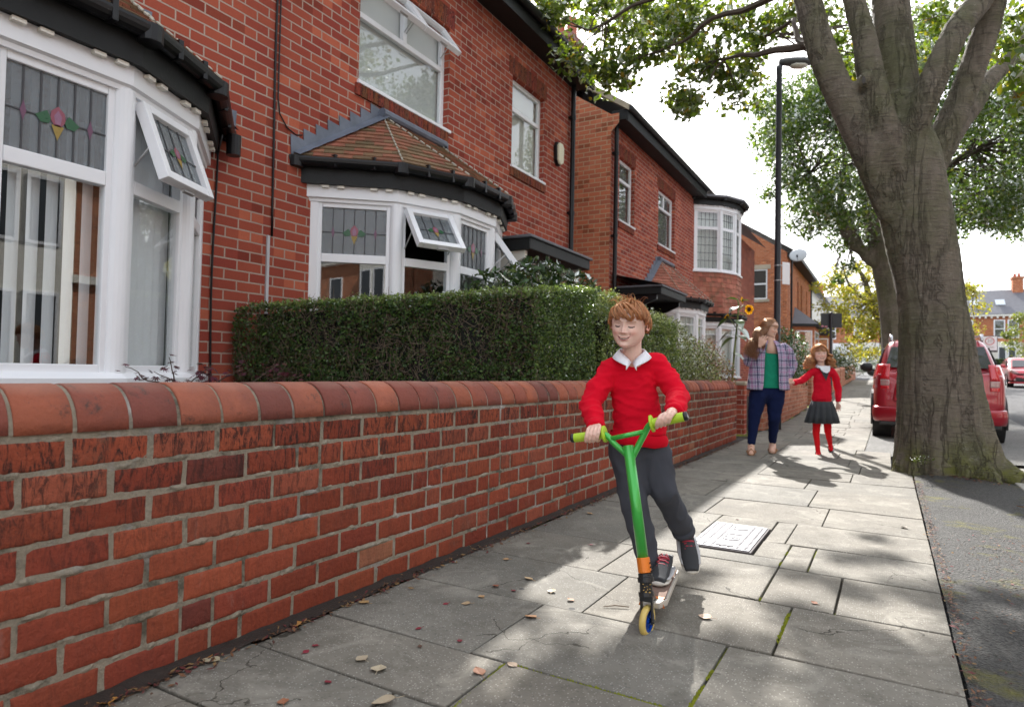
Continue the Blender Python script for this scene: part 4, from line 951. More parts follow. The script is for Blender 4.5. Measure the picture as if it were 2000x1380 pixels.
m.box(-12,XF,46.3,60,0,6.6); obj('wall',m,CREAM,h4); m=MB(); m.add([(-3.9,46.3,6.65),(-3.9,60,6.65),(-8.6,60,9.6),(-8.6,46.3,9.6)],[(0,1,2,3)]); obj('roof',m,SLATE,h4)
smallbay(h4,47.2,3.2,1.0,gz(50),3.9,4.9,BRF,TILE)
# satellite dish
t_=thing('satellite_dish',(-3.9,34.3,6.9),'grey satellite dish on a bracket at the eaves of the third house','satellite dish')
m=MB(); c=V(-3.8,34.0,6.85); n_=16
vs=[];
for i in range(6):
    r_=.40*i/5
    for k in range(n_):
        a=2*PI*k/n_; vs.append(c+V(r_*math.cos(a),.35*(r_*r_)-.0+.25*r_*math.sin(a),r_*math.sin(a)*.8))
m.add(vs,[(i*n_+k,i*n_+(k+1)%n_,(i+1)*n_+(k+1)%n_,(i+1)*n_+k) for i in range(5) for k in range(n_)]); o=obj('dish',m,plain('dish_grey',(.5,.52,.54),.5,.1),t_,smooth=True); o.modifiers.new('s','SOLIDIFY').thickness=.015
m=MB(); m.tube([c,c+V(-.1,.1,-.15),(-4.0,34.3,6.6)],.02,8); m.tube([c+V(0,0,-.28),c+V(0,-.4,-.12)],.012,6); m.box(-3.84,-3.76,33.56,33.66,6.68,6.78); obj('mount_arm',m,BLACK,t_)
# ---------------------------------------------------------------- cross street terrace at the end
ZF=gz(83)
def farhouse(x0,w_,wallm,lowm,label,dorm=0,chim=True):
    h=thing('terraced_house',(x0+w_/2,86,ZF),label,'house')
    y=83; m=MB(); m.box(x0,x0+w_-.02,y,y+8,ZF-1,ZF+3.05); obj('ground_floor_wall',m,lowm,h)
    m=MB(); m.box(x0,x0+w_-.02,y,y+8,ZF+3.05,ZF+5.9); obj('wall',m,wallm,h)
    m=MB(); m.add([(x0,y-.35,ZF+5.95),(x0+w_,y-.35,ZF+5.95),(x0+w_,y+4,ZF+8.9),(x0,y+4,ZF+8.9),(x0,y+8.3,ZF+5.95),(x0+w_,y+8.3,ZF+5.95)],[(0,1,2,3),(3,2,5,4),(0,3,4),(1,5,2)]); rf=obj('roof',m,SLATE,h)
    m=MB(); m.box(x0,x0+w_,y-.3,y,ZF+5.75,ZF+5.93)
    k=x0+.2
    while k<x0+w_: m.box(k,k+.16,y-.25,y,ZF+5.55,ZF+5.75); k+=.5
    obj('eaves',m,CREAM,h)
    f=Fr((x0,y,0),(1,0,0),(0,-1,0))
    for wx,ww,z0,z1 in ((w_*.55,.95,ZF+3.5,ZF+5.4),(w_*.55+1.15,.95,ZF+3.5,ZF+5.4),(w_*.12,1.0,ZF+3.5,ZF+5.4)):
        m=MB(); rectframe(m,f,wx,wx+ww,z0,z1,.1,-.02,.06); f.box(m,wx,wx+ww,-.02,.062,(z0+z1)/2-.04,(z0+z1)/2+.04); q=obj('window',m,UPVC,h); pane(f,wx+.08,wx+ww-.08,z0+.08,z1-.08,.02,GLASS,q); m=MB(); f.box(m,wx+.08,wx+ww-.08,.002,.012,z0,z1); obj('blind',m,DARKM,q)
    # ground floor bay
    m=MB(); bx=w_*.5; m.poly([(x0+bx,y,ZF-.5),(x0+bx+.5,y-.8,ZF-.5),(x0+bx+2.1,y-.8,ZF-.5),(x0+bx+2.6,y,ZF-.5)],(0,0,3.6)); fixn(obj('bay_window',m,CREAM,h)); g_=Fr((x0+bx+.5,y-.8,0),(1,0,0),(0,-1,0))
    for a in (.1,.9): 
        m=MB(); rectframe(m,g_,a,a+.65,ZF+.9,ZF+2.6,.07,-.0,.04); q=obj('window',m,UPVC,h); m=MB(); g_.box(m,a+.06,a+.6,.002,.012,ZF+.95,ZF+2.55); obj('pane',m,rcol('darkglass',(.05,.06,.07)),q)
    m=MB(); f.box(m,w_*.12,w_*.12+1.1,.0,.05,ZF-.2,ZF+2.3); obj('door',m,BLACK,h)
    if dorm:
        for a in (.25,.6): 
            m=MB(); xx=x0+w_*a; m.hexa([(xx,y+1.0,ZF+6.98),(xx+.8,y+1.0,ZF+6.98),(xx+.8,y+1.9,ZF+7.58),(xx,y+1.9,ZF+7.58),(xx,y+.96,ZF+7.06),(xx+.8,y+.96,ZF+7.06),(xx+.8,y+1.86,ZF+7.66),(xx,y+1.86,ZF+7.66)])
            obj('skylight',m,rcol('skyglass',(.5,.55,.6)),h)
    if chim:
        m=MB(); m.box(x0+w_-.8,x0+w_+.1,y+3.4,y+4.6,ZF+8.2,ZF+10.0); m.box(x0+w_-.88,x0+w_+.18,y+3.32,y+4.68,ZF+10.0,ZF+10.2); c=obj('chimney',m,BRF,h)
        for k in (.15,.5): m=MB(); m.lathe([(.15,ZF+10.2),(.12,ZF+10.6)],(x0+w_-.7+k,y+4,0),10); obj('chimney_pot',m,MC['clay_pot'],c)
farhouse(-19,6,CREAM,CREAM,'cream terraced house at the street end, leftmost and half hidden')
farhouse(-13,6,UPVC,UPVC,'white terraced house at the street end behind the girl',1)
farhouse(-7,6.5,BRF,UPVC,'terraced house with white ground floor behind the sign post',1)
farhouse(-.5,6.4,BRF,UPVC,'terraced house behind the yellow leaved tree')
farhouse(5.9,6.3,BRF,STONE,'red brick terraced house with slate roof and tall chimney right of the trunk',1)
farhouse(12.2,6.3,BRF,STONE,'red brick terraced house at the right frame edge')
# ---------------------------------------------------------------- houses across the street (seen mirrored in the panes)
def opp(y0,label):
    h=thing('terraced_house',(13,y0+3.5,0),label,'house'); x=11.0; f=Fr((x,y0,0),(0,1,0),(-1,0,0))
    m=MB(); m.box(x,x+8,y0,y0+6.98,-.3,6.2); obj('wall',m,BRO,h)
    m=MB(); m.add([(x-.4,y0,6.2),(x-.4,y0+7,6.2),(x+4,y0+7,9.2),(x+4,y0,9.2)],[(0,1,2,3)]); obj('roof',m,SLATE,h)
    m=MB(); m.box(x-.3,x,y0,y0+7,5.9,6.15); m.box(x-.12,x,y0,y0+7,3.0,3.2); obj('string_course',m,CREAM,h)
    m=MB(); m.poly([(x,y0+.6,0),(x-.9,y0+1.3,0),(x-.9,y0+3.1,0),(x,y0+3.8,0)],(0,0,5.8)); fixn(obj('bay_window',m,CREAM,h))
    for z0,z1 in ((.8,2.6),(3.7,5.3)):
        for a in (1.4,2.3): 
            g_=Fr((x-.9,y0,0),(0,1,0),(-1,0,0)); m=MB(); rectframe(m,g_,a,a+.75,z0,z1,.07,0,.04); q=obj('window',m,UPVC,h); m=MB(); g_.box(m,a+.05,a+.7,.003,.02,z0+.05,z1-.05); obj('pane',m,rcol('darkglass',(.05,.06,.07)),q)
        m=MB(); rectframe(m,f,4.8,5.8,z0,z1,.07,0,.04); q=obj('window',m,UPVC,h); m=MB(); f.box(m,4.85,5.75,.003,.02,z0+.05,z1-.05); obj('pane',m,rcol('darkglass',(.05,.06,.07)),q)
opp(-30,'brick terraced house across the street, the rearmost of the row mirrored in the panes')
opp(-23,'brick terraced house across the street, mirrored in the angled pane of the second bow')
opp(-16,'brick terraced house across the street, second of the row behind the camera')
opp(-9,'brick terraced house across the street, mirrored at the left of the nearest window')
opp(-2,'brick terraced house across the street directly opposite the nearest bow window')
opp(5,'brick terraced house across the street opposite the hedge')
opp(12,'brick terraced house across the street opposite the second bow window')
opp(19,'brick terraced house across the street, farthest of those mirrored in the panes')
# ---------------------------------------------------------------- foliage kit
def leafmat(name,trans=.45,rough=.45,gloss=.12,tint=(1.5,1.55,.6)):
    t=NT(name); a=t.attr(); d=t.n('ShaderNodeBsdfDiffuse'); t.l(a,d.inputs[0])
    tr=t.n('ShaderNodeBsdfTranslucent'); t.l(t.mix(1,a,tint,'MULTIPLY'),tr.inputs[0])
    m=t.n('ShaderNodeMixShader'); m.inputs[0].default_value=trans; t.l(d.outputs[0],m.inputs[1]); t.l(tr.outputs[0],m.inputs[2])
    g=t.n('ShaderNodeBsdfGlossy'); g.inputs[0].default_value=(.9,.92,.9,1); g.inputs['Roughness'].default_value=rough
    fr=t.n('ShaderNodeFresnel'); fr.inputs[0].default_value=1.45
    m2=t.n('ShaderNodeMixShader'); t.l(t.math('MULTIPLY',fr.outputs[0],gloss*3.2,clamp=True),m2.inputs[0]); t.l(m.outputs[0],m2.inputs[1]); t.l(g.outputs[0],m2.inputs[2])
    t.l(m2.outputs[0],t.out.inputs[0]); return t.mat
LEAFG=leafmat('tree_leaf',.52); LEAFS=leafmat('shrub_leaf',.25,.35,.14); LEAFY=leafmat('yellow_leaf',.5,.5,.06,(1.3,1.3,.6))
def leafmesh(name,pts,size,cols,mat,parent=None,aspect=.55,up=.3,nrm=None,nw=0.0,var=.3,fold=.25):
    pts=np.asarray(pts,np.float32); N=len(pts)
    d=rng.normal(size=(N,3)); d[:,2]-=up; d/=np.linalg.norm(d,axis=1)[:,None]
    r_=rng.normal(size=(N,3)); 
    if nrm is not None: r_=r_*(1-nw)+np.asarray(nrm)*nw*2
    r_-=d*(r_*d).sum(1)[:,None]; r_/=np.linalg.norm(r_,axis=1)[:,None]+1e-9   # leaf normal
    s_=np.cross(d,r_); L=size*np.exp(rng.normal(size=N)*var)
    L=L[:,None]; W=L*aspect/2
    a=pts-d*L*.5; b=pts+s_*W+r_*W*fold; c=pts+d*L*.5; e=pts-s_*W+r_*W*fold; m1=pts-d*L*.02
    vs=np.stack([a,b,c,e],1).reshape(-1,3)
    off=np.array(wloc(parent)) if parent is not None else np.zeros(3)
    vs=vs-off
    me=bpy.data.meshes.new(name); me.vertices.add(4*N); me.vertices.foreach_set('co',vs.astype(np.float32).ravel())
    idx=np.arange(N)*4; tri=np.stack([idx,idx+1,idx+2,idx,idx+2,idx+3],1).reshape(-1)
    me.loops.add(6*N); me.loops.foreach_set('vertex_index',tri.astype(np.int32))
    me.polygons.add(2*N); me.polygons.foreach_set('loop_start',(np.arange(2*N)*3).astype(np.int32)); me.polygons.foreach_set('loop_total',np.full(2*N,3,np.int32))
    me.update(calc_edges=True)
    cols=np.asarray(cols)
    if cols.ndim==1: cols=np.tile(cols,(N,1))
    k=np.exp(rng.normal(size=(N,1))*.22); cc=cols*k
    vcol(me,np.repeat(cc,4,axis=0)); return put(name,me,mat,parent)
def pick(pal,N,w_=None): return np.array(pal)[rng.choice(len(pal),N,p=w_)]
def clump(c,r_,n,flat=.75,power=.45):
    d=rng.normal(size=(n,3)); d/=np.linalg.norm(d,axis=1)[:,None]; q=d*(rng.random((n,1))**power)*np.array([1,1,flat])*r_; return q+np.array(c)
GRN=[(.055,.085,.016),(.07,.10,.018),(.045,.07,.018),(.09,.12,.02),(.13,.13,.02)]
BARK=None
def barkmat():
    t=NT('bark'); v=t.scalevec(1,1,.22); 
    fis=t.noise(7,6,.6,v,.8); h2=t.noise(28,5,.7,t.scalevec(1,1,3.2)); big=t.noise(1.4,4,.6)
    c=t.mix(fis,(.085,.07,.053),(.21,.175,.138)); c=t.mix(t.ramp(t.noise(11,5,.7),[(.5,0),(.75,.6)]),c,(.24,.20,.155))
    c=t.mix(t.ramp(big,[(.42,0),(.62,.6)]),c,(.075,.085,.03))
    sp=t.n('ShaderNodeSeparateXYZ'); t.l(t.co(),sp.inputs[0]); low=t.ramp(sp.outputs[2],[(.0,1),(.4,0)])
    c=t.mix(t.math('MULTIPLY',low,t.ramp(t.noise(5,5,.7),[(.45,0),(.6,.9)])),c,(.12,.125,.02))
    cr_=t.n('ShaderNodeTexVoronoi',feature='DISTANCE_TO_EDGE'); cr_.inputs['Scale'].default_value=5; mp=t.n('ShaderNodeMapping'); mp.inputs['Scale'].default_value=(2.4,2.4,.16)
    vn=t.n('ShaderNodeVectorMath',operation='ADD'); nz=t.n('ShaderNodeTexNoise'); nz.inputs['Scale'].default_value=6; t.l(t.co(),nz.inputs['Vector']); t.l(t.co(),mp.inputs[0]); sc=t.n('ShaderNodeVectorMath',operation='SCALE'); t.l(nz.outputs['Color'],sc.inputs[0]); sc.inputs['Scale'].default_value=.55
    t.l(mp.outputs[0],vn.inputs[0]); t.l(sc.outputs[0],vn.inputs[1]); t.l(vn.outputs[0],cr_.inputs['Vector'])
    n5=t.noise(1,5,.65,t.scalevec(5,5,.75),.6); fs_=t.math('ABSOLUTE',t.math('SUBTRACT',n5,.5)); crack=t.ramp(fs_,[(.0,0),(.028,1)]); _u=t.ramp(t.math('ADD',cr_.outputs['Distance'],t.math('MULTIPLY',t.ramp(t.noise(3.5,4,.6),[(.38,0),(.6,1)]),.12)),[(0,0),(.05,1)]); ck=t.math('SUBTRACT',1,crack); ck=t.math('MULTIPLY',ck,t.ramp(t.math('MULTIPLY',sp.outputs[2],.25),[(.0,.45),(.35,.28),(1,.12)])); c=t.mix(ck,c,(.03,.024,.018)); c=t.mix(t.ramp(t.noise(16,6,.75),[(.56,0),(.7,.55)]),c,(.27,.25,.20))
    len_=t.noise(1,4,.6,t.scalevec(7,7,70)); c=t.mix(t.math('MULTIPLY',t.ramp(len_,[(.52,0),(.66,.55)]),1),c,(.05,.042,.034)); h=t.math('ADD',t.math('ADD',t.math('MULTIPLY',fis,1.8),t.math('MULTIPLY',len_,.5)),t.math('MULTIPLY',crack,.45))
    t.bsdf(c,.9,.25,0,t.bump(h,1.0,.03)); return t.mat
BARK=barkmat(); TWIG=plain('twig_bark',(.07,.05,.035),.85,.3,20)
# ---------------------------------------------------------------- main street tree
tr=thing('street_tree',(.5,7.95,0),'large street tree with ridged grey trunk forking low, nearest the camera','tree')
D=6.62
def tp(x,y,dd=0): return dep(D+dd,x,y)
m=MB()
flare=[(1846,938,.47),(1845,915,.465),(1843,880,.435),(1839,830,.402),(1833,760,.368),(1827,680,.335),(1817,590,.305),(1806,520,.308),(1798,480,.318),(1787,420,.322),(1777,360,.318),(1768,300,.305),(1763,258,.26),(1758,215,.20),(1755,180,.12)]
m.tube([tp(x,y) for x,y,_ in flare],[r_ for *_,r_ in flare],32)
m.tube([tp(1846,938),tp(1848,975)],[.46,.47],32)
limbs=[([(1745,420,-.02),(1716,355,-.05),(1690,290,-.1),(1655,215,-.12),(1625,150,-.12),(1603,90,-.1),(1585,30,-.06),(1572,-40,0),(1560,-140,.1),(1530,-280,.2)],[0.136,0.14,0.144,0.14,0.14,0.136,0.132,0.124,0.112,0.08]),
 ([(1745,330,-.12),(1730,260,-.2),(1712,195,-.2),(1697,130,-.16),(1687,70,-.1),(1668,0,0),(1650,-90,.1),(1640,-220,.3)],[0.136,0.136,0.132,0.124,0.112,0.104,0.096,0.072]),
 ([(1765,300,.05),(1762,220,.12),(1752,140,.2),(1745,60,.3),(1738,-20,.4),(1735,-150,.5),(1720,-300,.7)],[0.2,0.192,0.188,0.184,0.18,0.16,0.128]),
 ([(1775,310,-.1),(1787,250,-.2),(1812,180,-.28),(1843,110,-.3),(1875,50,-.25),(1915,0,-.1),(1960,-60,.1),(2010,-180,.3)],[0.128,0.132,0.132,0.124,0.12,0.12,0.104,0.08]),
 ([(1805,330,.1),(1840,270,.12),(1875,200,.15),(1905,120,.15),(1928,50,.1),(1945,-20,.05),(1965,-120,0),(2000,-260,-.1)],[0.144,0.14,0.136,0.132,0.128,0.12,0.112,0.08]),
 ([(1808,350,.1),(1838,295,.2),(1868,245,.35),(1900,205,.5),(1930,160,.7),(1990,100,1.0),(2060,0,1.4)],[0.136,0.132,0.124,0.112,0.096,0.08,0.064])]
for pts,rs in limbs:
    P=[tp(*p) for p in pts]; Q=cr(P,3); rr_=np.interp(np.linspace(0,1,len(Q)),np.linspace(0,1,len(rs)),rs); m.tube(Q,list(rr_),18)
# knots and burrs, root flares
for x,y,dd,r_ in ((1690,157,-.26,.075),(1708,222,-.24,.075),(1730,240,-.22,.06),(1702,182,-.24,.065)): m.lathe([(1e-3,-r_),(r_*.7,-r_*.7),(r_,0),(r_*.7,r_*.7),(1e-3,r_)],tp(x,y,dd),12)
for a,L,r_ in ((200,.16,.10),(232,.13,.10),(260,.10,.11),(288,.14,.12),(315,.26,.12),(340,.38,.12),(175,.06,.08),(20,.25,.1),(90,.1,.1),(140,.06,.08)):
    c=V(.5,7.95,0); d=V(math.cos(rad(a)),math.sin(rad(a)),0); m.tube([c+d*.24+V(0,0,.75),c+d*.30+V(0,0,.38),c+d*.37+V(0,0,.12),c+d*(.38+L*.5)+V(0,0,.0),c+d*(.38+L)+V(0,0,-.08)],[r_*.9,r_*1.05,r_*1.1,r_*.75,r_*.3],10)
me=remesh(m,.03,5,.5)
a=getv(me); n_=getn(me)
ang=np.arctan2(a[:,1]-7.95,a[:,0]-.5); 
rid=np.array([mnoise.noise(Vector((math.cos(t_)*2.6,math.sin(t_)*2.6,z*.35)))+.6*mnoise.noise(Vector((math.cos(t_)*7,math.sin(t_)*7,z*.9+5))) for t_,z in zip(ang,a[:,2])])
amp=np.interp(a[:,2],[0,.8,2,3.5],[.06,.04,.018,.008])
sm=vnoise(a*np.array([1,1,2.2]),9,2)+.5*vnoise(a*np.array([1,1,1.6]),22,5)
a=a+n_*(rid*amp+sm*.007)[:,None]; setv(me,a-np.array(tr.location,np.float32)); put('trunk',me,BARK,tr,smooth=True)
m=MB(); c=tp(1688,158,-.385); 
def disc(c,nrm,r1,r2,mat,nm,par):
    m=MB(); nrm=V(nrm).normalized(); x=nrm.cross(V(0,0,1)).normalized(); y=nrm.cross(x); m.add([V(c)+x*r1*math.cos(t_)+y*r2*math.sin(t_)+nrm*.01 for t_ in np.linspace(0,2*PI,13)[:-1]],[tuple(range(12))]); obj(nm,m,mat,par)
disc(tp(1686,157,-.40),-fw,.018,.035,DARKM,'knot_hole',tr)
# boughs reaching over the pavement and their leaves
def bough(mb,a,b,r0_,r1_,sag=.15,n=9,seed=0):
    a=V(a);b=V(b); L=(b-a).length; P=[]
    for i in range(n):
        t_=i/(n-1); q=a.lerp(b,t_); w_=L*.07
        q+=V(mnoise.noise(Vector((seed,t_*3,0))),mnoise.noise(Vector((seed+9,t_*3,1))),mnoise.noise(Vector((seed+5,t_*3,2)))+sag*4*t_*(1-t_))*w_
        P.append(q)
    mb.tube(P,list(np.linspace(r0_,r1_,n)),6); return P
bm_=MB(); leafp=[]
targets=[(1080,40,8.6),(1150,20,8.8),(1120,110,8.5),(1180,160,8.6),(1230,60,8.7),(1250,110,8.6),(1200,90,8.9),(1300,30,8.9),(1290,90,8.6),(1340,60,8.4),(1390,40,8.7),(1340,10,9.2),(1400,90,8.3),(1440,30,8.6),(1480,80,8.4),(1365,130,8.2),(1330,185,8.2),(1345,205,8.1),(1420,150,8.3),(1445,185,8.2),(1395,130,8.4),(1462,140,8.5),(1500,40,8.8),(1530,45,8.7),(1210,150,8.6),(1160,125,8.7),(1205,130,8.4),(1455,110,8.6),(1240,10,9.1),(1100,10,9.0),(1060,20,8.7),(1180,5,9.0),(1550,20,8.4),
 (1620,20,9.2),(1640,80,9.4),(1660,150,9.5),(1700,120,9.8),(1720,40,9.5),(1820,30,9.6),(1850,90,9.8),(1900,40,9.6),(1960,90,9.4),(1990,30,9.0),(1800,120,10),(1980,150,9.8)]
roots=[tp(1603,90,-.1),tp(1575,-20,.1),tp(1560,-120,.1),tp(1668,0,0),tp(1545,-200,.15)]
bigb=[]
for k,(e,st,r_) in enumerate(((dep(8.7,1150,60),roots[2],.055),(dep(8.5,1280,100),roots[1],.05),(dep(8.3,1400,120),roots[0],.05),(dep(9.0,1350,-60),roots[4],.06),(dep(9.0,1120,-80),roots[4],.06),(dep(8.6,1500,60),roots[0],.035))):
    bigb.append(bough(bm_,st,e,r_,.014,.35,12,k*3.1))
allp=[q for b in bigb for q in b[3:]]
def addclump(c,r_,n,seed):
    c=V(c); s_=min(allp,key=lambda q:(q-c).length) if allp else c
    if (s_-c).length<3.5: bough(bm_,s_,c,.013,.005,.1,7,seed)
    for k in range(5):
        e=c+V(R.gauss(0,1),R.gauss(0,1),R.gauss(-.2,.8)).normalized()*r_*.85; bough(bm_,c,e,.005,.002,0,4,seed+k)
    leafp.append(clump(c,r_,n,.8,.55))
R=random.Random(5)
for k,(x,y,d) in enumerate(targets): addclump(dep(d+R.uniform(-.3,.5),x,y),R.uniform(.24,.36) if x<1570 else .45,int(R.uniform(150,235)) if x<1570 else 330,k*1.7)
for (x,y,d) in ((1195,150,8.5),(1185,60,8.6),(1270,40,8.5),(1490,60,8.4),(1430,60,8.5)): leafp.append(clump(dep(d,x,y),.22,90,.8))
leafp.append(clump(dep(8.5,1198,142),.09,34,1.2)); leafp.append(clump(dep(8.0,1348,222),.10,40,1.4))
# bright spray hanging at the right edge
for (x,y,d,r_,n) in ((1985,110,4.6,.14,34),(1992,160,4.6,.13,40),(1998,205,4.6,.09,26),(1990,85,4.7,.12,24)): leafp.append(clump(dep(d,x,y),r_,n,.9))
# the crown above the frame (throws the dappled shade)
for k in range(110):
    z=R.uniform(5.9,9.5); x=R.uniform(-4.6,4.2); y=R.uniform(5.6,11.6-.12*z)
    gx=x+.528*z; gy=y-1.285*z
    if -.9<gx<.9 and 2.7<gy<6: continue
    q=V(0,0,CAMH); d=(V(x,y,z)-q); dd=d.dot(fw); py=690-FPX*d.dot(UU)/dd; px=1000+FPX*d.dot(RR)/dd
    if dd>0 and py>-60 and 0<px<2000: continue
    c=V(x,y,z); leafp.append(clump(c,R.uniform(.45,.75),R.randint(110,230),.7))
# leaf clumps added along the sun's path to shade the near pavement and verge
for k in range(16):
    gx=R.uniform(-1.4,.9); gy=R.uniform(-.3,2.5); z=R.uniform(6.3,8.0); leafp.append(clump((gx-.528*z,gy+1.285*z,z),.22,60,.7))
for (gx,gy,r_) in ((-.1,3.3,.16),(.15,3.15,.13),(.1,2.6,.2),(-.5,3.0,.12),(.45,3.3,.25),(.7,2.9,.25),(.5,2.2,.3),(.1,3.75,.14),(.25,3.85,.14),(-.2,2.2,.22),(-.55,2.75,.14),(-.3,1.6,.2),(.5,1.4,.4),(.8,2.0,.35),(.35,1.9,.3),(.75,3.5,.2),(.55,2.6,.2),(-.05,2.75,.13),(-.9,1.3,.2),(-.15,1.2,.25),(.2,4.3,.1)):
    z=7.2; leafp.append(clump((gx-.528*z,gy+1.285*z,z),r_,int(120*r_/.2),.5))
obj('bough',bm_,TWIG,tr)
P_=np.vstack(leafp); leafmesh('crown',P_,.078,pick([(.08,.12,.018),(.11,.15,.02),(.065,.10,.02),(.15,.18,.025),(.22,.21,.03),(.28,.18,.03)],len(P_),[.28,.28,.2,.15,.07,.02]),LEAFG,tr,.62)
# small growth on the roots
def tuft(name,c,r_,n,size,pal,label,cat,mat=LEAFS,flat=.6):
    P_=clump(c,r_,n,flat); o=leafmesh(name,P_,size,pick(pal,n),mat); tag(o,label,cat); o.name='weed'; return o
tuft('root_weed',tp(1800,895,-.52),.10,90,.018,[(.07,.09,.02),(.05,.07,.015)],'small pale weeds sprouting at the foot of the big trunk','plant')
# ---------------------------------------------------------------- other trees
def tree(name,base,pts,crowns,leaf,size,pal,mat,label,grp,trunkmat=BARK,vox=.05,wts=None):
    t_=thing(name,base,label,'tree',grp); m=MB()
    for P,rs in pts:
        Q=cr([V(p) for p in P],3); rr_=np.interp(np.linspace(0,1,len(Q)),np.linspace(0,1,len(rs)),rs); m.tube(Q,list(rr_),10)
    me=remesh(m,vox,3); setv(me,getv(me)-np.array(base,np.float32)); put('trunk',me,trunkmat,t_,smooth=True)
    L=[];tw=MB(); src=[V(p) for P,_ in pts for p in P[2:]]
    for k,(c,r_,n) in enumerate(crowns):
        L.append(clump(c,r_,n,.75,.5)); c=V(c); s_=min(src,key=lambda q:(q-c).length); bough(tw,s_,c,.03,.01,.1,5,k)
    obj('twigs',tw,TWIG,t_); P_=np.vstack(L); leafmesh('crown',P_,size,pick(pal,len(P_),wts),mat,t_,.6); return t_
R=random.Random(9); d2=22.0
q=lambda x,y,dd=0: dep(d2+dd,x,y)
cr_=[]
for k in range(330):
    a=R.uniform(0,2*PI); e=math.acos(R.uniform(-.75,1)); rr_=R.uniform(.45,1)**.5; c=V(math.sin(e)*math.cos(a)*4.9,math.sin(e)*math.sin(a)*4.6,math.cos(e)*4.2)*rr_+q(1752,305)
    d=c-V(0,0,CAMH); py=690-FPX*d.dot(UU)/d.dot(fw); px=1000+FPX*d.dot(RR)/d.dot(fw)
    if px<1480+max(0,(py-330))*.55+max(0,150-py)*.6: continue
    if py>np.interp(px,[1480,1600,1700,1800,1860,1920,2000],[330,430,540,480,470,440,470]): continue
    cr_.append((c,R.uniform(.55,.95),R.randint(140,260)))
for x,y,r_ in ((1500,180,.6),(1478,215,.5),(1492,260,.6),(1515,300,.7),(1500,380,.45),(1530,350,.6),(1560,400,.6),(1550,440,.5),(1580,455,.4),(1610,430,.6),(1560,240,.8),(1600,330,.8),(1640,480,.5),(1660,520,.4),(1690,470,.5),(1540,200,.6),(1640,545,.25),(1655,250,.9),(1700,330,.9),(1890,400,.8),(1950,440,.6),(1990,460,.5),(1900,330,.9),(1960,300,.9),(1985,380,.8),(1940,230,.9),(1990,200,.8),(1860,420,.8),(1880,300,.9),(1870,230,.9),(1920,380,.9),(1970,420,.7),(2010,300,.9),(2020,400,.9),(1910,180,.9),(1990,440,.6),(1935,410,.7),(1870,350,.9),(1500,210,.6),(1530,260,.8),(1570,290,.8),(1580,360,.8),(1620,390,.8),(1640,320,.8),(1590,200,.8)): cr_.append((q(x,y),r_,int(330*r_)))
b2=q(1752,735); gz2=gz(b2.y)
tree('street_tree',(b2.x,b2.y,gz2),[([(b2.x,b2.y,gz2-.2),q(1748,660),q(1738,580),q(1722,500),q(1706,420),q(1690,300),q(1700,200)],[.48,.42,.38,.36,.33,.22,.1]),
 ([q(1745,620),q(1730,540),q(1715,500),q(1665,480),q(1635,420),q(1605,380),q(1580,340)],[.2,.2,.18,.16,.13,.1,.06]),
 ([q(1722,520),q(1690,500),q(1665,450),q(1640,395),q(1650,330),q(1640,250)],[.2,.17,.13,.11,.08,.05]),
 ([q(1735,570),q(1760,480),q(1800,400),q(1850,330),q(1900,290)],[.25,.2,.17,.12,.06])],
 cr_,0,.115,[(.055,.095,.022),(.08,.125,.025),(.045,.08,.022),(.11,.15,.03),(.17,.18,.04)],LEAFG,'second street tree behind the red car with dense dark green crown','trees along the kerb',wts=[.3,.3,.2,.15,.05])
d3=36.0; q=lambda x,y,dd=0: dep(d3+dd,x,y); cr_=[]
for k in range(95):
    x=R.gauss(1735,85); y=R.gauss(600,52)
    if y<505 or y>700 or x<1590 or x>1935 or (x<1640 and y>650): continue
    cr_.append((q(x,y,R.uniform(-2.5,2.5)),R.uniform(.45,.9),R.randint(90,170)))
for x,y in ((1620,560),(1650,580),(1610,600),(1660,640),(1690,660),(1640,620),(1680,600),(1700,640),(1630,540),(1900,570),(1910,600),(1885,560),(1900,640),(1715,690),(1660,680)): cr_.append((q(x,y),.7,190))
b3=q(1742,735)
tree('street_tree',(b3.x,b3.y,gz(b3.y)),[([(b3.x,b3.y,gz(b3.y)-.2),q(1735,690),q(1725,630),q(1700,590),q(1690,550),q(1668,510),q(1655,480)],[.4,.36,.32,.22,.15,.08,.04]),
 ([q(1728,650),q(1728,580),q(1735,530),q(1722,470)],[.25,.16,.1,.04]),([q(1700,590),q(1660,560),q(1640,500),q(1620,470)],[.14,.09,.06,.03]),([q(1728,640),q(1790,590),q(1850,570),q(1900,560)],[.2,.15,.1,.05])],
 cr_,0,.14,[(.30,.30,.04),(.38,.36,.05),(.24,.26,.05),(.40,.32,.06)],LEAFY,'slender tree with pale yellow green autumn leaves down the street','trees along the kerb',vox=.07)
q=lambda x,y,dd=0: dep(60+dd,x,y)
b4=q(2010,738); cr_=[(q(x,y),r_,240) for x,y,r_ in ((1985,650,1.2),(2005,640,1.6),(1975,670,.9),(2020,680,1.8),(1998,690,1.2),(2015,620,1.2),(1990,620,.7),(1968,655,.5))]
tree('garden_tree',(b4.x,b4.y,gz(b4.y)),[([(b4.x,b4.y,gz(b4.y)-.2),q(2008,700),q(2005,650),q(1990,640)],[.25,.2,.12,.05])],cr_,0,.18,[(.12,.15,.04),(.2,.22,.05)],LEAFY,'small green garden tree before the red brick terrace at the right','trees along the kerb',vox=.08)
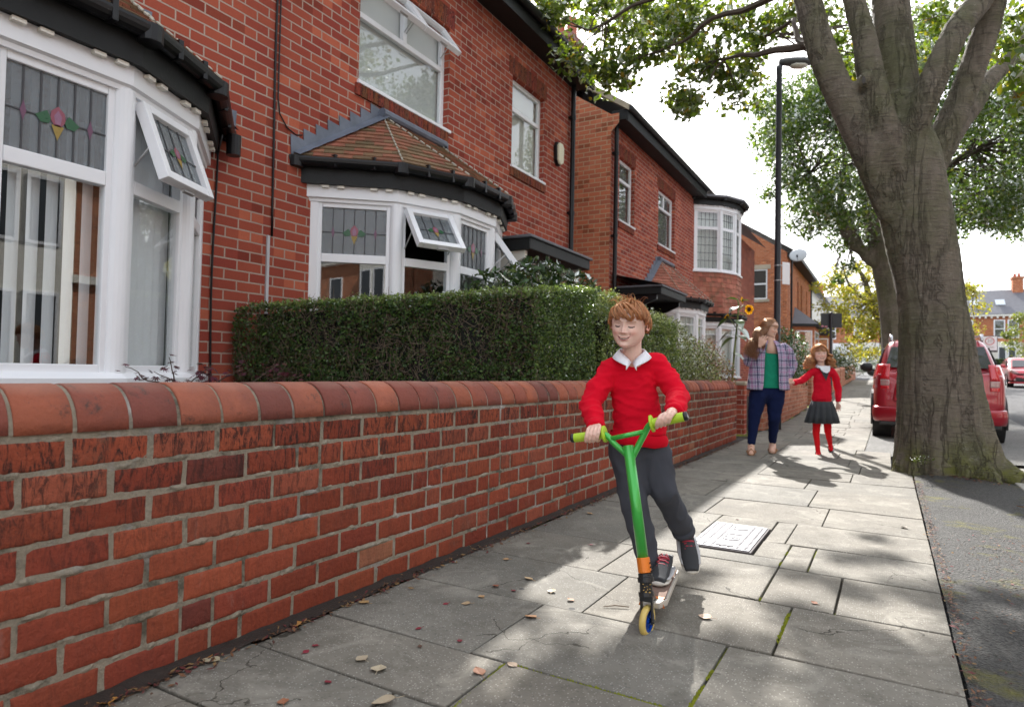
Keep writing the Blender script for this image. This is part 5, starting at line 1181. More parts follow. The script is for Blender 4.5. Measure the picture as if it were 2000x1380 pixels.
# ---------------------------------------------------------------- garden planting
def shrub(name,label,blobs,size,pal,mat=LEAFS,cat='shrub',n=1,twigs=10,base=None,wts=None,aspect=.5,up=0,shell=.35,berries=0,tw=(.09,.065,.045)):
    b=base or blobs[0][0]; t_=thing(name,(b[0],b[1],0),label,cat); L=[]; m=MB()
    for c,r_,k in blobs:
        c=np.array(c); d=rng.normal(size=(k,3)); d/=np.linalg.norm(d,axis=1)[:,None]; q_=d*(rng.random((k,1))**shell)*np.array(r_); L.append(q_+c)
        for j in range(twigs):
            dd=V(R.gauss(0,1),R.gauss(0,1),abs(R.gauss(.3,.7))).normalized(); e=V(c[0]+dd.x*r_[0]*.98,c[1]+dd.y*r_[1]*.98,c[2]+dd.z*r_[2]*.98)
            s_=V(c[0]+dd.x*r_[0]*.1,c[1]+dd.y*r_[1]*.1,c[2]-r_[2]*.8); bough(m,s_,e,.007,.002,-.1,6,j+c[0]*7)
    P_=np.vstack(L); obj('stems',m,TWIG,t_); leafmesh('foliage',P_,size,pick(pal,len(P_),wts),mat,t_,aspect,up)
    if berries:
        k=rng.choice(len(P_),berries,replace=False); mb=MB()
        for p in P_[k]: mb.lathe([(1e-4,-.006),(.007,0),(1e-4,.006)],p+np.array([.01,-.01,0]),6)
        obj('berry',mb,plain('berry_red',(.45,.02,.03),.3,.1),t_)['kind']='stuff'
    return t_
R=random.Random(17)
# clipped hedge: leaves and twigs over a block whose top rises towards the street
HP=[(-4.30,3.22,1.39),(-2.17,4.10,1.52),(-2.17,5.22,1.66),(-3.5,5.25,1.60)]
hg=thing('privet_hedge',(-3,4.3,0),'long clipped dark hedge with bare twigs showing above the garden wall','hedge')
def facepts(a,b,n,zlo,depth,nrm):
    a=np.array(a);b=np.array(b); t_=rng.random(n); z=rng.random(n); top=a[2]+(b[2]-a[2])*t_
    P_=np.zeros((n,3)); P_[:,0]=a[0]+(b[0]-a[0])*t_; P_[:,1]=a[1]+(b[1]-a[1])*t_; P_[:,2]=zlo+(top-zlo)*z
    wob=vnoise(P_,2.6,4)*.05+vnoise(P_,9,1)*.03
    P_+=np.array(nrm)*(wob-np.abs(rng.normal(size=n))*depth)[:,None]; return P_
m=MB(); core=[(p[0]*.0+( -3.2+(p[0]+3.2)*.93),4.3+(p[1]-4.3)*.86,p[2]) for p in HP]
m.add([(p[0],p[1],.0) for p in core]+[(p[0],p[1],p[2]-.045) for p in core],[(0,1,5,4),(1,2,6,5),(2,3,7,6),(3,0,4,7),(4,5,6,7)]); obj('core',m,plain('hedge_core',(.010,.011,.007),.95,.3),hg)
nf=V(HP[1][1]-HP[0][1],-(HP[1][0]-HP[0][0]),0).normalized()
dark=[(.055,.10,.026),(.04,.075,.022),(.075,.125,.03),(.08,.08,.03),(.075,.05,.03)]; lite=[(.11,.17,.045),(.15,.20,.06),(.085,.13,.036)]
P1=facepts(HP[0],HP[1],30000,.65,.045,nf); 
# thin the leaves in patches so the brown twigs show
k=(vnoise(P1,3.2,8)+.35*vnoise(P1,11,3)-.25*(P1[:,2]<1.1))<np.where(P1[:,2]>HP[0][2]-.03,.6,.16); P1=P1[k|(rng.random(len(P1))<.22)]
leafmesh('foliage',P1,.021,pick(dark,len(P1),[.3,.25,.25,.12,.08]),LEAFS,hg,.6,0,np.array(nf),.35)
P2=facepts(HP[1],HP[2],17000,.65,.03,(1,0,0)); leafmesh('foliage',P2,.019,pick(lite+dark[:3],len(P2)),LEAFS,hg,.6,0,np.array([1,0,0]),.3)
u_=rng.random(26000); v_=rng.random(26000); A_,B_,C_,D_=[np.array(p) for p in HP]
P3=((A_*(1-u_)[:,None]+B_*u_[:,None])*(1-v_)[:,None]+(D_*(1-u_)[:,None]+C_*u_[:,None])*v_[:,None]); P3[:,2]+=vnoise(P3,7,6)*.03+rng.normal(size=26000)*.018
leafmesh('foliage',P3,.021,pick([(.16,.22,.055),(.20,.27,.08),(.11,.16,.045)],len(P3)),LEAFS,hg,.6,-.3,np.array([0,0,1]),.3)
m=MB()
for i in range(1500):
    t_=R.random(); a=V(HP[0]).lerp(V(HP[1]),t_); z=R.uniform(.75,a.z-.03); p=V(a.x,a.y,z)-nf*R.uniform(.0,.05); d=V(R.gauss(0,.7)*nf.y*-1,R.gauss(0,.7)*nf.x,R.gauss(.5,.5))+nf*R.uniform(-.1,.25); d=d.normalized()*R.uniform(.05,.17)
    m.tube([p,p+d*.5+V(R.gauss(0,.008),R.gauss(0,.008),R.gauss(0,.008)),p+d],[.0022,.0018,.0008],4)
obj('twigs',m,plain('hedge_twig',(.13,.095,.065),.85,.35,30),hg)
# second hedge just beyond, sunlight put into its leaf colours
hg=thing('privet_hedge',(-2.4,6,0),'hedge with leaves coloured as if sunlit, directly behind the boy head','hedge')
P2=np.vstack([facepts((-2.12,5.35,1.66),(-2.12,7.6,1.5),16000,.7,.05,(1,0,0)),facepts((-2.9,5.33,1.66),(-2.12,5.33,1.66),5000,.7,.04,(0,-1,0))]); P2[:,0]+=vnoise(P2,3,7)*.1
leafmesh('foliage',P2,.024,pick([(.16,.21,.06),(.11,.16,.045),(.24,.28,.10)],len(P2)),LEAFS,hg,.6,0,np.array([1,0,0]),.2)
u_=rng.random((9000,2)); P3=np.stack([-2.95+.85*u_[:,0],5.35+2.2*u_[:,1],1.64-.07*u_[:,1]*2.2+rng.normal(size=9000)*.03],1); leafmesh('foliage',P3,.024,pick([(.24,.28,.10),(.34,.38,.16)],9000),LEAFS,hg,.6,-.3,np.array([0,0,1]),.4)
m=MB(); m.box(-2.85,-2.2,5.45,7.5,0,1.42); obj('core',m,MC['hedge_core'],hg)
shrub('laurel_shrub','glossy green broad-leaved shrub rising between hedge top and porch canopy',[((-3.0,5.0,1.55),(.35,.4,.32),900),((-2.95,5.55,1.68),(.38,.45,.38),1500),((-2.95,6.3,1.68),(.38,.5,.36),1500),((-2.85,6.9,1.6),(.35,.4,.28),900)],.07,[(.035,.065,.025),(.05,.085,.03),(.08,.11,.03),(.03,.05,.025)],leafmat('laurel_leaf',.2,.25,.2),aspect=.42)
shrub('evergreen_shrub','mottled shrub, leaves coloured pale as if sunlit, spilling over the wall right of the boy',[((-2.5,8.0,1.15),(.55,.9,.42),6500),((-2.6,7.3,1.45),(.5,.6,.3),3500),((-2.45,9.0,1.1),(.5,.7,.38),4500),((-2.75,8.3,1.55),(.5,.8,.2),2500),((-2.3,8.7,.93),(.38,1.0,.16),3000)],.027,[(.18,.22,.07),(.30,.34,.15),(.10,.13,.04),(.42,.44,.26),(.08,.10,.03)],aspect=.5,twigs=22,wts=[.3,.25,.2,.1,.15])  # leaf colours lightened in place of the sun the house blocks
shrub('berry_shrub','cotoneaster shrub with red berries at the gate end of the near wall',[((-2.4,9.5,1.12),(.42,.42,.42),3600),((-2.15,9.7,.95),(.28,.35,.28),1600)],.024,[(.22,.20,.05),(.15,.14,.045),(.34,.27,.07),(.28,.09,.04)],aspect=.5,twigs=18,berries=420)
shrub('juniper_shrub','soft grey green conifer shrub low behind the boy shoulder',[((-2.3,6.6,1.05),(.33,.7,.28),6500)],.016,[(.07,.10,.05),(.11,.14,.07)],aspect=.22,twigs=14)
shrub('round_bush','rounded bright green bush behind the mother shoulder',[((-2.45,18.7,1.35),(.75,1.0,.95),7000)],.055,[(.035,.09,.015),(.06,.13,.02),(.02,.05,.015)],aspect=.5)
for k,(x,y,r_,l) in enumerate(((-2.9,26,.7,'dark garden bush beyond the second wall'),(-2.6,38,1.0,'low bush over the distant wall near the sign post'),(-2.8,44,1.2,'grey green bush at the end of the distant wall'),(-1.5,60,1.6,'wide garden bush at the end of the street'),(-3.8,62,1.6,'garden bush below the white house windows'),(1.8,62,1.4,'garden bush beneath the yellow tree'))):
    shrub('garden_bush',l,[((x,y,gz(y)+r_*.75),(r_,r_,r_*.75),1800)],.11,[(.05,.08,.03),(.09,.12,.05),(.03,.05,.02)],twigs=4)
m=MB(); hh=thing('garden_hedge',(9,81,ZF),'clipped hedge before the red brick terrace','hedge'); P_=np.stack([6+rng.random(7000)*14,79.4+rng.random(7000)*1.0,ZF-.3+1.6*rng.random(7000)**.6],1); leafmesh('foliage',P_,.16,pick([(.06,.11,.02),(.09,.15,.03)],7000),LEAFS,hh)
m.box(6,20,79.6,80.3,ZF-1,ZF+1.2); obj('core',m,MC['hedge_core'],hh)
# purple maple
def palm(mb,c,s_,yaw,pitch,roll,col):
    Rm=(Matrix.Rotation(yaw,3,'Z')@Matrix.Rotation(pitch,3,'X')@Matrix.Rotation(roll,3,'Y')); vs=[V(0,0,0)]; fs=[]
    for k,a in enumerate((-100,-62,-28,0,28,62,100)):
        L=(.45,.75,.95,1.05,.95,.75,.45)[k]; a=rad(a); d=V(math.sin(a),math.cos(a),0); p=V(d.y,-d.x,0); i=len(vs); vs+=[d*L*.45+p*.10,d*L-V(0,0,.12*L),d*L*.45-p*.10]; fs.append((0,i,i+1,i+2))
    mb.add([V(c)+Rm@(v*s_) for v in vs],fs,col)
mp=thing('maple_shrub',(-2.5,2.2,.2),'small purple Japanese maple spreading low behind the wall before the bow window','shrub')
ml=MB(); ms=MB()
for (x0,y0,x1,y1,n,d) in ((330,742,245,716,14,3.05),(345,745,330,697,12,3.1),(352,745,415,712,22,3.15),(400,745,470,720,22,3.2),(470,745,545,712,20,3.25),(520,745,590,735,16,3.3),(360,740,300,725,10,3.05),(440,745,400,718,20,3.3),(500,745,560,728,16,3.35)):
    a=dep(d,x0,y0+18); b=dep(d,x1,y1); P=bough(ms,a,b,.004,.0015,.1,8,x0)
    for k in range(n):
        q_=P[min(7,int(R.random()**.6*8))]+V(R.gauss(0,.022),R.gauss(0,.022),R.gauss(0,.014)); palm(ml,q_,R.uniform(.022,.036),R.uniform(0,6.3),R.uniform(-.9,.9),R.uniform(-.5,.5),R.choice([(.085,.022,.035),(.12,.03,.05),(.06,.018,.03),(.09,.04,.03)]))
obj('stems',ms,TWIG,mp); obj('foliage',ml,leafmat('maple_leaf',.3,.45,.08,(1.6,.7,.8)),mp)
# sunflower
sf=thing('sunflower',(-2.45,10.6,0),'tall sunflower with one open yellow head and large leaves behind the shrubs','flower')
SD=10.4; q=lambda x,y,dd=0: dep(SD+dd,x,y); m=MB(); m.tube([q(1430,745),q(1434,690),q(1438,650),q(1441,620),q(1443,595),q(1440,583)],[.018,.017,.015,.013,.011,.009],8); m.tube([q(1443,605),q(1452,596),q(1460,600)],[.009,.008,.009],7); m.tube([q(1438,640),q(1428,625),q(1420,618)],[.008,.007,.006],7); obj('stem',m,plain('sunflower_stem',(.16,.20,.06),.6,.2),sf,smooth=True)
PET=leafmat('petal',.35,.5,.05,(1.2,1.0,.5)); 
def head(c,r_,nrm,full=True):
    nrm=V(nrm).normalized(); x=nrm.cross(V(0,0,1)).normalized(); y=x.cross(nrm); m=MB()
    n_=19
    for ring in range(2):
        for k in range(n_):
            a=2*PI*(k+.5*ring)/n_+R.uniform(-.06,.06); d=x*math.cos(a)+y*math.sin(a); s_=x*-math.sin(a)+y*math.cos(a); L=r_*R.uniform(.85,1.08); b=V(c)+d*r_*.42; lift=nrm*(-.006*ring+.012)
            m.add([b+s_*.006,b+d*(L-.42*r_)*.5+s_*.013+lift,V(c)+d*L+lift*R.uniform(-1,1.6),b+d*(L-.42*r_)*.5-s_*.013+lift,b-s_*.006],[(0,1,2,3,4)],R.choice([(.72,.42,.01),(.80,.50,.015),(.62,.34,.01)]))
    h_=obj('petal',m,PET,sf); m=MB(); vs=[V(c)+nrm*.012]; 
    for ring in range(1,7):
        for k in range(20):
            a=2*PI*k/20; rr_=r_*.46*ring/6; vs.append(V(c)+x*rr_*math.cos(a)+y*rr_*math.sin(a)+nrm*(.012+.012*math.sin(ring)*(k%2)-(.012 if ring==6 else 0)))
    fs=[(0,1+k,1+(k+1)%20) for k in range(20)]+[(1+20*(g-1)+k,1+20*g+k,1+20*g+(k+1)%20,1+20*(g-1)+(k+1)%20) for g in range(1,6) for k in range(20)]
    m.add(vs,fs); obj('flower_centre',m,plain('seed_brown',(.045,.018,.012),.8,.4,60),sf)
head(q(1463,604,-.05),.083,-fw*.9+RR*.25); head(q(1449,586),.055,(.9,-.1,.1)); head(q(1419,618),.055,(.7,-.2,-.6))
m=MB()
def bigleaf(c,d,s_,droop=.5):
    d=V(d).normalized(); x=d.cross(V(0,0,1)).normalized(); vs=[];n_=8
    for k in range(n_+1):
        t_=k/n_; wd=.42*math.sin(PI*min(1,t_**.7*1.02))*s_+.001; p=V(c)+d*t_*s_-V(0,0,droop*t_*t_*s_); vs+=[p+x*wd+V(0,0,.1*wd),p,p-x*wd+V(0,0,.1*wd)]
    m.add(vs,[(3*k+j,3*k+j+1,3*k+j+4,3*k+j+3) for k in range(n_) for j in (0,1)],R.choice([(.06,.12,.03),(.09,.15,.04),(.05,.09,.03)]))
for (x,y,dx,dy,dz,s_,dr) in ((1440,586,-.9,-.3,.5,.24,.5),(1443,590,.9,.2,.5,.2,.4),(1441,615,-1,-.2,.1,.26,.8),(1442,612,1,.1,.2,.22,.9),(1438,640,.9,-.4,0,.26,.9),(1437,645,-.8,-.4,0,.28,.8),(1436,655,.6,-.5,.1,.26,.5),(1436,660,-.9,.1,.1,.26,.9),(1440,625,.5,-.7,0,.2,.9),(1430,690,.9,-.3,.1,.22,.7),(1441,600,-.5,-.8,.1,.2,.7),(1425,622,-.9,.2,-.1,.22,.6)): bigleaf(q(x,y),(dx,dy,dz),s_,dr)
obj('leaf',m,LEAFS,sf)
# ---------------------------------------------------------------- lamp post and signs
METB=plain('post_black',(.016,.016,.022),.4,.25,8,.1,30)
LX,LY=-1.75,12.6; lt=thing('lamp_post',(LX,LY,0),'tall black street lamp post rising behind the mother','street lamp')
m=MB(); m.lathe([(.085,-.05),(.085,1.2),(.075,1.24),(.058,1.3),(.05,6.55),(.055,6.56),(.055,6.62),(.0,6.64)],(LX,LY,0),18); obj('post',m,METB,lt,smooth=True)
m=MB(); u=RR; c=V(LX,LY,6.68)
P=[(0,.045,.05),(.08,.07,.065),(.25,.115,.075),(.42,.125,.075),(.56,.09,.06),(.62,.03,.02)]
m.tube([c+u*a+V(0,0,.02) for a,_,_ in P],[(h_,w_) for _,w_,h_ in P],16,ref=(0,0,1)); obj('lantern',m,plain('lamp_grey',(.06,.06,.06),.5,.2),lt,smooth=True)
m=MB(); m.tube([c+u*a-V(0,0,.05) for a in (.2,.27,.42,.5)],[(.02,.05),(.05,.09),(.05,.09),(.02,.05)],14,ref=(0,0,1)); obj('lens',m,plain('lamp_lens',(.55,.52,.45),.2,.05),lt,smooth=True)
sg=thing('parking_sign',(LX,LY,2.5),'small white plate strapped to the lamp post','sign')
f=Fr((LX,LY,0),(.55,.83,0),(.83,-.55,0)); m=MB(); f.box(m,.03,.22,.075,.085,2.62,3.02); obj('plate',m,UPVC,sg,bevel=.01)
m=MB(); 
for z in (2.68,2.95): m.lathe([(.064,z),(.064,z+.02)],(LX,LY,0),16); f.box(m,-.02,.2,.062,.074,z,z+.02)
obj('clip',m,plain('steel',(.4,.4,.4),.4,.1,metal=.7),sg)
sx,sy=-1.70,24.6; sz=gz(sy); s_=thing('street_sign',(sx,sy,sz),'black post carrying two dark sign backs seen against the yellow tree','sign')
m=MB(); m.lathe([(.045,sz-.1),(.045,3.18),(.0,3.2)],(sx,sy,0),12); obj('post',m,METB,s_)
m=MB(); f=Fr((sx,sy,0),(.9,.3,0),(.3,-.9,0)); f=Fr((sx,sy,0),V(.95,.3,0).normalized(),V(.3,-.95,0).normalized()); 
f.box(m,-.31,-.015,-.09,-.07,2.66,3.16); obj('sign_plate',m,plain('sign_back',(.018,.018,.02),.5,.2),s_,bevel=.01)
m=MB(); f.box(m,.03,.36,-.09,-.07,2.66,3.16); obj('sign_plate',m,MC['sign_back'],s_,bevel=.01)
m=MB(); f.box(m,-.29,-.22,-.068,-.064,2.69,2.74); f.box(m,-.18,-.1,-.068,-.064,2.68,2.72); obj('sticker',m,rcol('sticker',(.6,.2,.25)),s_)
# 20 zone plate down the road
zx,zy=4.9,45.0; z0=gz(zy); s_=thing('speed_zone_sign',(zx,zy,z0),'white 20 zone sign on a post right of the big trunk','sign')
m=MB(); m.box(zx-.06,zx+.0,zy+.02,zy+.08,z0-.1,3.45); obj('post',m,plain('sign_post_grey',(.25,.25,.26),.5,.1),s_)
m=MB(); m.box(zx-.33,zx+.33,zy,zy+.015,2.68,3.46); obj('plate',m,UPVC,s_)
m=MB(); m.box(zx-.36,zx+.36,zy+.004,zy+.02,2.58,3.49); obj('backboard',m,METB,s_)
m=MB(); c=V(zx,zy-.006,3.20); m.tube([c+V(.2*math.cos(a),0,.2*math.sin(a)) for a in np.linspace(0,2*PI,25)],.022,6,cap=False); obj('ring',m,rcol('faded_red',(.55,.14,.14)),s_)
def text(s,size,c,mat,parent,name='lettering',R3=None,ex=.002):
    cu=bpy.data.curves.new('t','FONT'); cu.body=s; cu.size=size; cu.extrude=ex; cu.align_x='CENTER'; cu.align_y='CENTER'; cu.resolution_u=3
    to=bpy.data.objects.new('t',cu); COL.objects.link(to); dg=bpy.context.evaluated_depsgraph_get(); me=bpy.data.meshes.new_from_object(to.evaluated_get(dg)); bpy.data.objects.remove(to)
    a=getv(me); M_=np.array(R3 or ((1,0,0),(0,0,1),(0,-1,0)),float)   # columns: text x, up, normal
    b=a[:,0:1]*M_[0]+a[:,1:2]*M_[1]+a[:,2:3]*M_[2]+np.array(c); b-=np.array(wloc(parent)); setv(me,b); return put(name,me,mat,parent)
text('20',.26,(zx,zy-.006,3.20),rcol('faded_grey',(.35,.3,.3)),s_); text('ZONE',.15,(zx,zy-.006,2.85),rcol('faded_grey',(.35,.3,.3)),s_)
# ---------------------------------------------------------------- cars
def paint(name,c):
    t=NT(name); b=t.noise(900,2,.5); t.bsdf(t.mix(b,c,tuple(x*1.25 for x in c)),.28,.5,.25,None,1.0); return t.mat
RED=paint('red_paint',(.30,.006,.018)); SILV=paint('pale_blue_paint',(.42,.48,.50)); RED2=paint('bright_red_paint',(.42,.012,.025))
RUB=plain('tyre_rubber',(.018,.018,.018),.85,.2,30,.5,120); ALLOY=plain('alloy',(.5,.5,.52),.3,.1,8,metal=.8); CGL=plain('car_glass',(.012,.014,.016),.06,.1,5,spec=.9); BPL=plain('black_trim',(.02,.02,.02),.55,.2)
LR=plain('red_lens',(.55,.01,.02),.12,.15,20,coat=1); LC=plain('clear_lens',(.42,.25,.24),.15,.2,60,coat=1)
def wheel(parent,x,y,r_,w_,side):
    m=MB(); m.lathe([(r_*.62,-w_/2),(r_*.93,-w_/2),(r_*.99,-w_*.40),(r_,-w_*.3),(r_,-w_*.21),(r_*.975,-w_*.2),(r_*.975,-w_*.17),(r_,-w_*.16),(r_,-.02*w_),(r_*.975,-.01*w_),(r_*.975,.02*w_),(r_,.03*w_),(r_,w_*.17),(r_*.975,w_*.18),(r_*.975,w_*.21),(r_,w_*.22),(r_,w_*.32),(r_*.99,w_*.40),(r_*.93,w_/2),(r_*.62,w_/2)],(x,y,r_),40,'x',cap=False)
    wh=obj('wheel',m,RUB,parent,local=True,smooth=False)
    m=MB(); s_=side
    m.lathe([(r_*.62,s_*-w_*.3),(r_*.64,s_*w_*.45),(r_*.58,s_*w_*.47),(r_*.56,s_*w_*.3)],(x,y,r_),32,'x',cap=False)
    for k in range(10):
        a=2*PI*k/10; u=V(0,math.cos(a),math.sin(a)); v_=V(0,-math.sin(a),math.cos(a)); c=V(x+s_*w_*.36,y,r_)
        m.poly([c+u*.03-v_*.018,c+u*r_*.58-v_*.022,c+u*r_*.58+v_*.022,c+u*.03+v_*.018],(s_*.02,0,0))
    m.lathe([(.0,s_*w_*.3),(.05,s_*w_*.3),(.05,s_*w_*.44),(0,s_*w_*.45)],(x,y,r_),16,'x'); fixn(obj('rim',m,ALLOY,wh,local=True))
    return wh
def car(name,loc,rotz,label,L,W,Hh,belt,mat,hood=.95,hl=1.05,suv=True,roof_r=.22,group='parked cars'):
    c=thing(name,loc,label,'car',group,rotz); hw=W/2
    # hull: rings along y
    st=[(0,.86,.42,belt*.93),(.05,.93,.34,belt*.97),(.16,.985,.26,belt*.995),(.6,1.0,.22,belt),(L*.5,1.0,.22,belt*.99),(L-hl,1.0,.22,belt*.97),(L-hl*.5,.985,.24,hood),(L-.22,.93,.26,hood*.90),(L-.07,.84,.32,hood*.74),(L,.72,.40,hood*.60)]
    prof=lambda w_,z0,z1:[(0,z0),(w_*.80,z0),(w_*.96,z0+.05),(w_,z0+(z1-z0)*.28),(w_*.995,z0+(z1-z0)*.6),(w_*.985,z1-.10),(w_*.955,z1-.02),(w_*.86,z1),(0,z1+.015)]
    m=MB(); vs=[];n=None
    for y,k,z0,z1 in st:
        p=prof(hw*k,z0,z1); ring=p+[(-a,b) for a,b in p[-2:0:-1]]; n=len(ring); vs+=[(a,y,b) for a,b in ring]
    N=len(st); m.add(vs,[(i*n+k,i*n+(k+1)%n,(i+1)*n+(k+1)%n,(i+1)*n+k) for i in range(N-1) for k in range(n)]+[tuple(range(n)),tuple((N-1)*n+k for k in range(n))[::-1]])
    b=fixn(obj('body',m,mat,c,smooth=True,local=True)); s_=b.modifiers.new('s','SUBSURF'); s_.levels=2; s_.render_levels=2
    # greenhouse
    yb0,yt0=(.16,.52) if suv else (.12,.55); yt1,yb1=L*.52,L-hl+.10
    wb,wt=hw*.94,hw*.74; zb=belt-.03; zt=Hh
    def gh(k,off=0): pass
    rows=[(zb,yb0,yb1,wb),(zb+(zt-zb)*.5,yb0+(yt0-yb0)*.42,yb1-(yb1-yt1)*.52,wb-(wb-wt)*.40),(zt-.10,yt0-.05,yt1+.10,wt+.045),(zt-.02,yt0+.05,yt1-.05,wt-.03),(zt+.01,yt0+.22,yt1-.3,wt-.2)]
    m=MB(); vs=[]
    for z,a,d,w_ in rows:
        e=.10; vs+=[(-w_+e,a,z),(w_-e,a,z),(w_-.01,a+e,z),(w_,(a+d)/2,z),(w_-.01,d-e*1.5,z),(w_-e*1.4,d,z),(-w_+e*1.4,d,z),(-w_+.01,d-e*1.5,z),(-w_,(a+d)/2,z),(-w_+.01,a+e,z)]
    n=10; m.add(vs,[(i*n+k,i*n+(k+1)%n,(i+1)*n+(k+1)%n,(i+1)*n+k) for i in range(len(rows)-1) for k in range(n)]+[tuple(range((len(rows)-1)*n,len(rows)*n))])
    g=fixn(obj('roof',m,mat,c,smooth=True,local=True)); s_=g.modifiers.new('s','SUBSURF'); s_.levels=2; s_.render_levels=2
    # glass laid on the greenhouse faces
    def gl(pts,nm): m=MB(); m.add(pts,[tuple(range(len(pts)))]); o=fixn(obj(nm,m,CGL,c,local=True)); sd=o.modifiers.new('t','SOLIDIFY'); sd.thickness=.012; sd.offset=0; return o
    def yr(z): t_=(z-zb)/(zt-zb); return yb0+(yt0-yb0)*min(1,t_*.86)
    def yf(z): t_=(z-zb)/(zt-zb); return yb1-(yb1-yt1)*min(1,t_*1.0)
    def wx(z): t_=(z-zb)/(zt-zb); return wb-(wb-wt)*min(1,t_*.95)
    z0,z1=zb+.08,zt-.15
    gl([(-wx(z0)+.11,yr(z0)-.016,z0),(wx(z0)-.11,yr(z0)-.016,z0),(wx(z1)-.09,yr(z1)-.026,z1),(-wx(z1)+.09,yr(z1)-.026,z1)],'rear_window')
    gl([(-wx(z0)+.17,yf(z0)+.03,z0),(wx(z0)-.17,yf(z0)+.03,z0),(wx(z1)-.16,yf(z1)+.035,z1),(-wx(z1)+.16,yf(z1)+.035,z1)],'windscreen')
    for s2 in (-1,1):
        ya,yc=yr(z0)+.22,yf(z0)-.28; ym=(ya+yc)/2
        for p,q,nm in ((ya,ya+.42,'quarter_window'),(ya+.50,ym+.38,'side_window'),(ym+.46,yc,'side_window')):
            k0=.30 if nm=='quarter_window' else (0.0); k1=.42 if q==yc else 0
            gl([(s2*(wx(z0)+.008),p,z0),(s2*(wx(z0)+.008),q,z0),(s2*(wx(z1)+.012),q-k1,z1),(s2*(wx(z1)+.012),p+k0,z1)],nm)
        m=MB(); m.tube([(s2*wb,yf(z0)-.25,zb+.06),(s2*(hw+.06),yf(z0)-.22,zb+.10)],.02,8); m.tube([(s2*(hw+.0),yf(z0)-.22,zb+.12),(s2*(hw+.05),yf(z0)-.22,zb+.12),(s2*(hw+.16),yf(z0)-.21,zb+.13),(s2*(hw+.22),yf(z0)-.20,zb+.12)],[(.05,.04),(.095,.07),(.09,.07),(.03,.03)],12,ref=(0,0,1)); obj('mirror',m,BPL if mat is not RED2 else mat,c,smooth=True,local=True)
        if suv:
            m=MB(); m.tube([(s2*(wt-.05),yt0+.0,zt-.05),(s2*(wt-.04),yt0+.1,zt+.045),(s2*(wt-.04),yt0+.25,zt+.055),(s2*(wt-.04),yt1-.4,zt+.055),(s2*(wt-.05),yt1-.25,zt-.0)],[.02,.026,.02,.02,.018],8); obj('roof_rail',m,ALLOY,c,smooth=True,local=True)
    r_=.355 if suv else .31
    for s2 in (-1,1):
        for y in ((.66 if suv else .82),L-.88):
            wheel(c,s2*(hw-.135),y,r_,.235,s2)
            m=MB(); pts=[]
            P=[(s2*(hw-.0),y+(r_+.055)*math.cos(a),r_+(r_+.055)*math.sin(a)) for a in np.linspace(-.35,PI+.35,15)]; m.tube(P,.022,6); m.lathe([(r_+.04,s2*(hw-.28)),(r_+.04,s2*(hw-.004)),(.0,s2*(hw-.006))][:2]+[(r_*.2,s2*(hw-.26))],(0,y,r_),28,'x'); obj('wheel_arch',m,BPL if not suv else BPL,c,local=True)
    return c,hw
sv,hw=car('parked_car',(.67,12.15,-.012),rad(1.0),'dark red estate car parked behind the big trunk, rear towards the camera',4.3,1.80,1.64,1.10,RED)
def loc(nm,mb,mat,par,**k): return obj(nm,mb,mat,par,local=True,**k)
# tail lamps: tall, red above and clear below, curved round the corner
for s_ in (-1,1):
    def S(u,z):   # u 0 inner .. 1 round the side
        PX=[.66,.70,.745,.79,.83,.862,.878]; PY=[-.012,-.008,.008,.045,.11,.2,.33]; x=np.interp(u,np.linspace(0,1,7),PX); y=np.interp(u,np.linspace(0,1,7),PY)
        k=max(0,z-.98); return (s_*(x-k*.25*(1 if u>.4 else .3)),y+.012+k*.30,z)
    for nm,z0,z1,mt,ww in (('tail_lamp',.955,1.20,LR,1.0),('indicator_lamp',.86,.95,LC,.5),('tail_lamp',.80,.855,LR,1.0)):
        m=MB(); m.grid(lambda i,j:S(i/9*ww,z0+(z1-z0)*j/6),10,7); o=loc(nm,m,mt,sv,smooth=True); sd=o.modifiers.new('t','SOLIDIFY'); sd.thickness=.03; sd.offset=0
m=MB(); m.hexa([(-.62,-.035,.60),(.62,-.035,.60),(.62,.1,.60),(-.62,.1,.60),(-.56,.03,1.12),(.56,.03,1.12),(.56,.2,1.12),(-.56,.2,1.12)]); loc('tailgate',m,RED,sv,bevel=.04)
m=MB(); m.tube([(-.885,.30,.42),(-.86,.07,.40),(-.78,-.03,.40),(0,-.05,.40),(.78,-.03,.40),(.86,.07,.40),(.885,.30,.42)],[(.12,.03)]*7,12,ref=(0,0,1)); loc('bumper',m,RED,sv,smooth=True)
m=MB(); m.box(-.8,.8,-.03,.2,.22,.34); loc('diffuser',m,BPL,sv,bevel=.02)
m=MB(); m.box(-.26,.26,-.05,-.035,.80,.91); loc('number_plate',m,rcol('plate_yellow',(.65,.5,.06)),sv)
m=MB(); m.box(-.5,.5,-.02,.01,1.085,1.115); loc('tailgate_trim',m,ALLOY,sv)
m=MB(); m.tube([(-.5,.1,.3),(-.5,-.03,.29)],.028,10); loc('exhaust',m,ALLOY,sv)
for s_ in (-.36,.33):
    m=MB(); m.tube([(s_-.08,.35,1.62),(s_,.30,1.67),(s_+.08,.35,1.63)],[.02,.045,.02],8); loc('roof_pod',m,ALLOY,sv,smooth=True)
sc,_=car('parked_car',(.58,17.5,gz(18)-.012),0,'pale silver blue car parked in front of the red estate',4.0,1.72,1.48,.95,SILV,hood=.9,suv=False)
hc,hw=car('parked_car',(6.0,44.0,gz(42)-.055),PI,'bright red hatchback parked across the road at the right edge',3.8,1.72,1.50,.95,RED2,hood=.86,hl=.85,suv=False)
L=3.8
m=MB(); m.box(-.52,.52,L-.05,L+.0,.60,.66); loc('grille',m,BPL,hc); m=MB(); m.box(-.6,.6,L-.08,L-.01,.26,.48); loc('lower_grille',m,BPL,hc,bevel=.03)
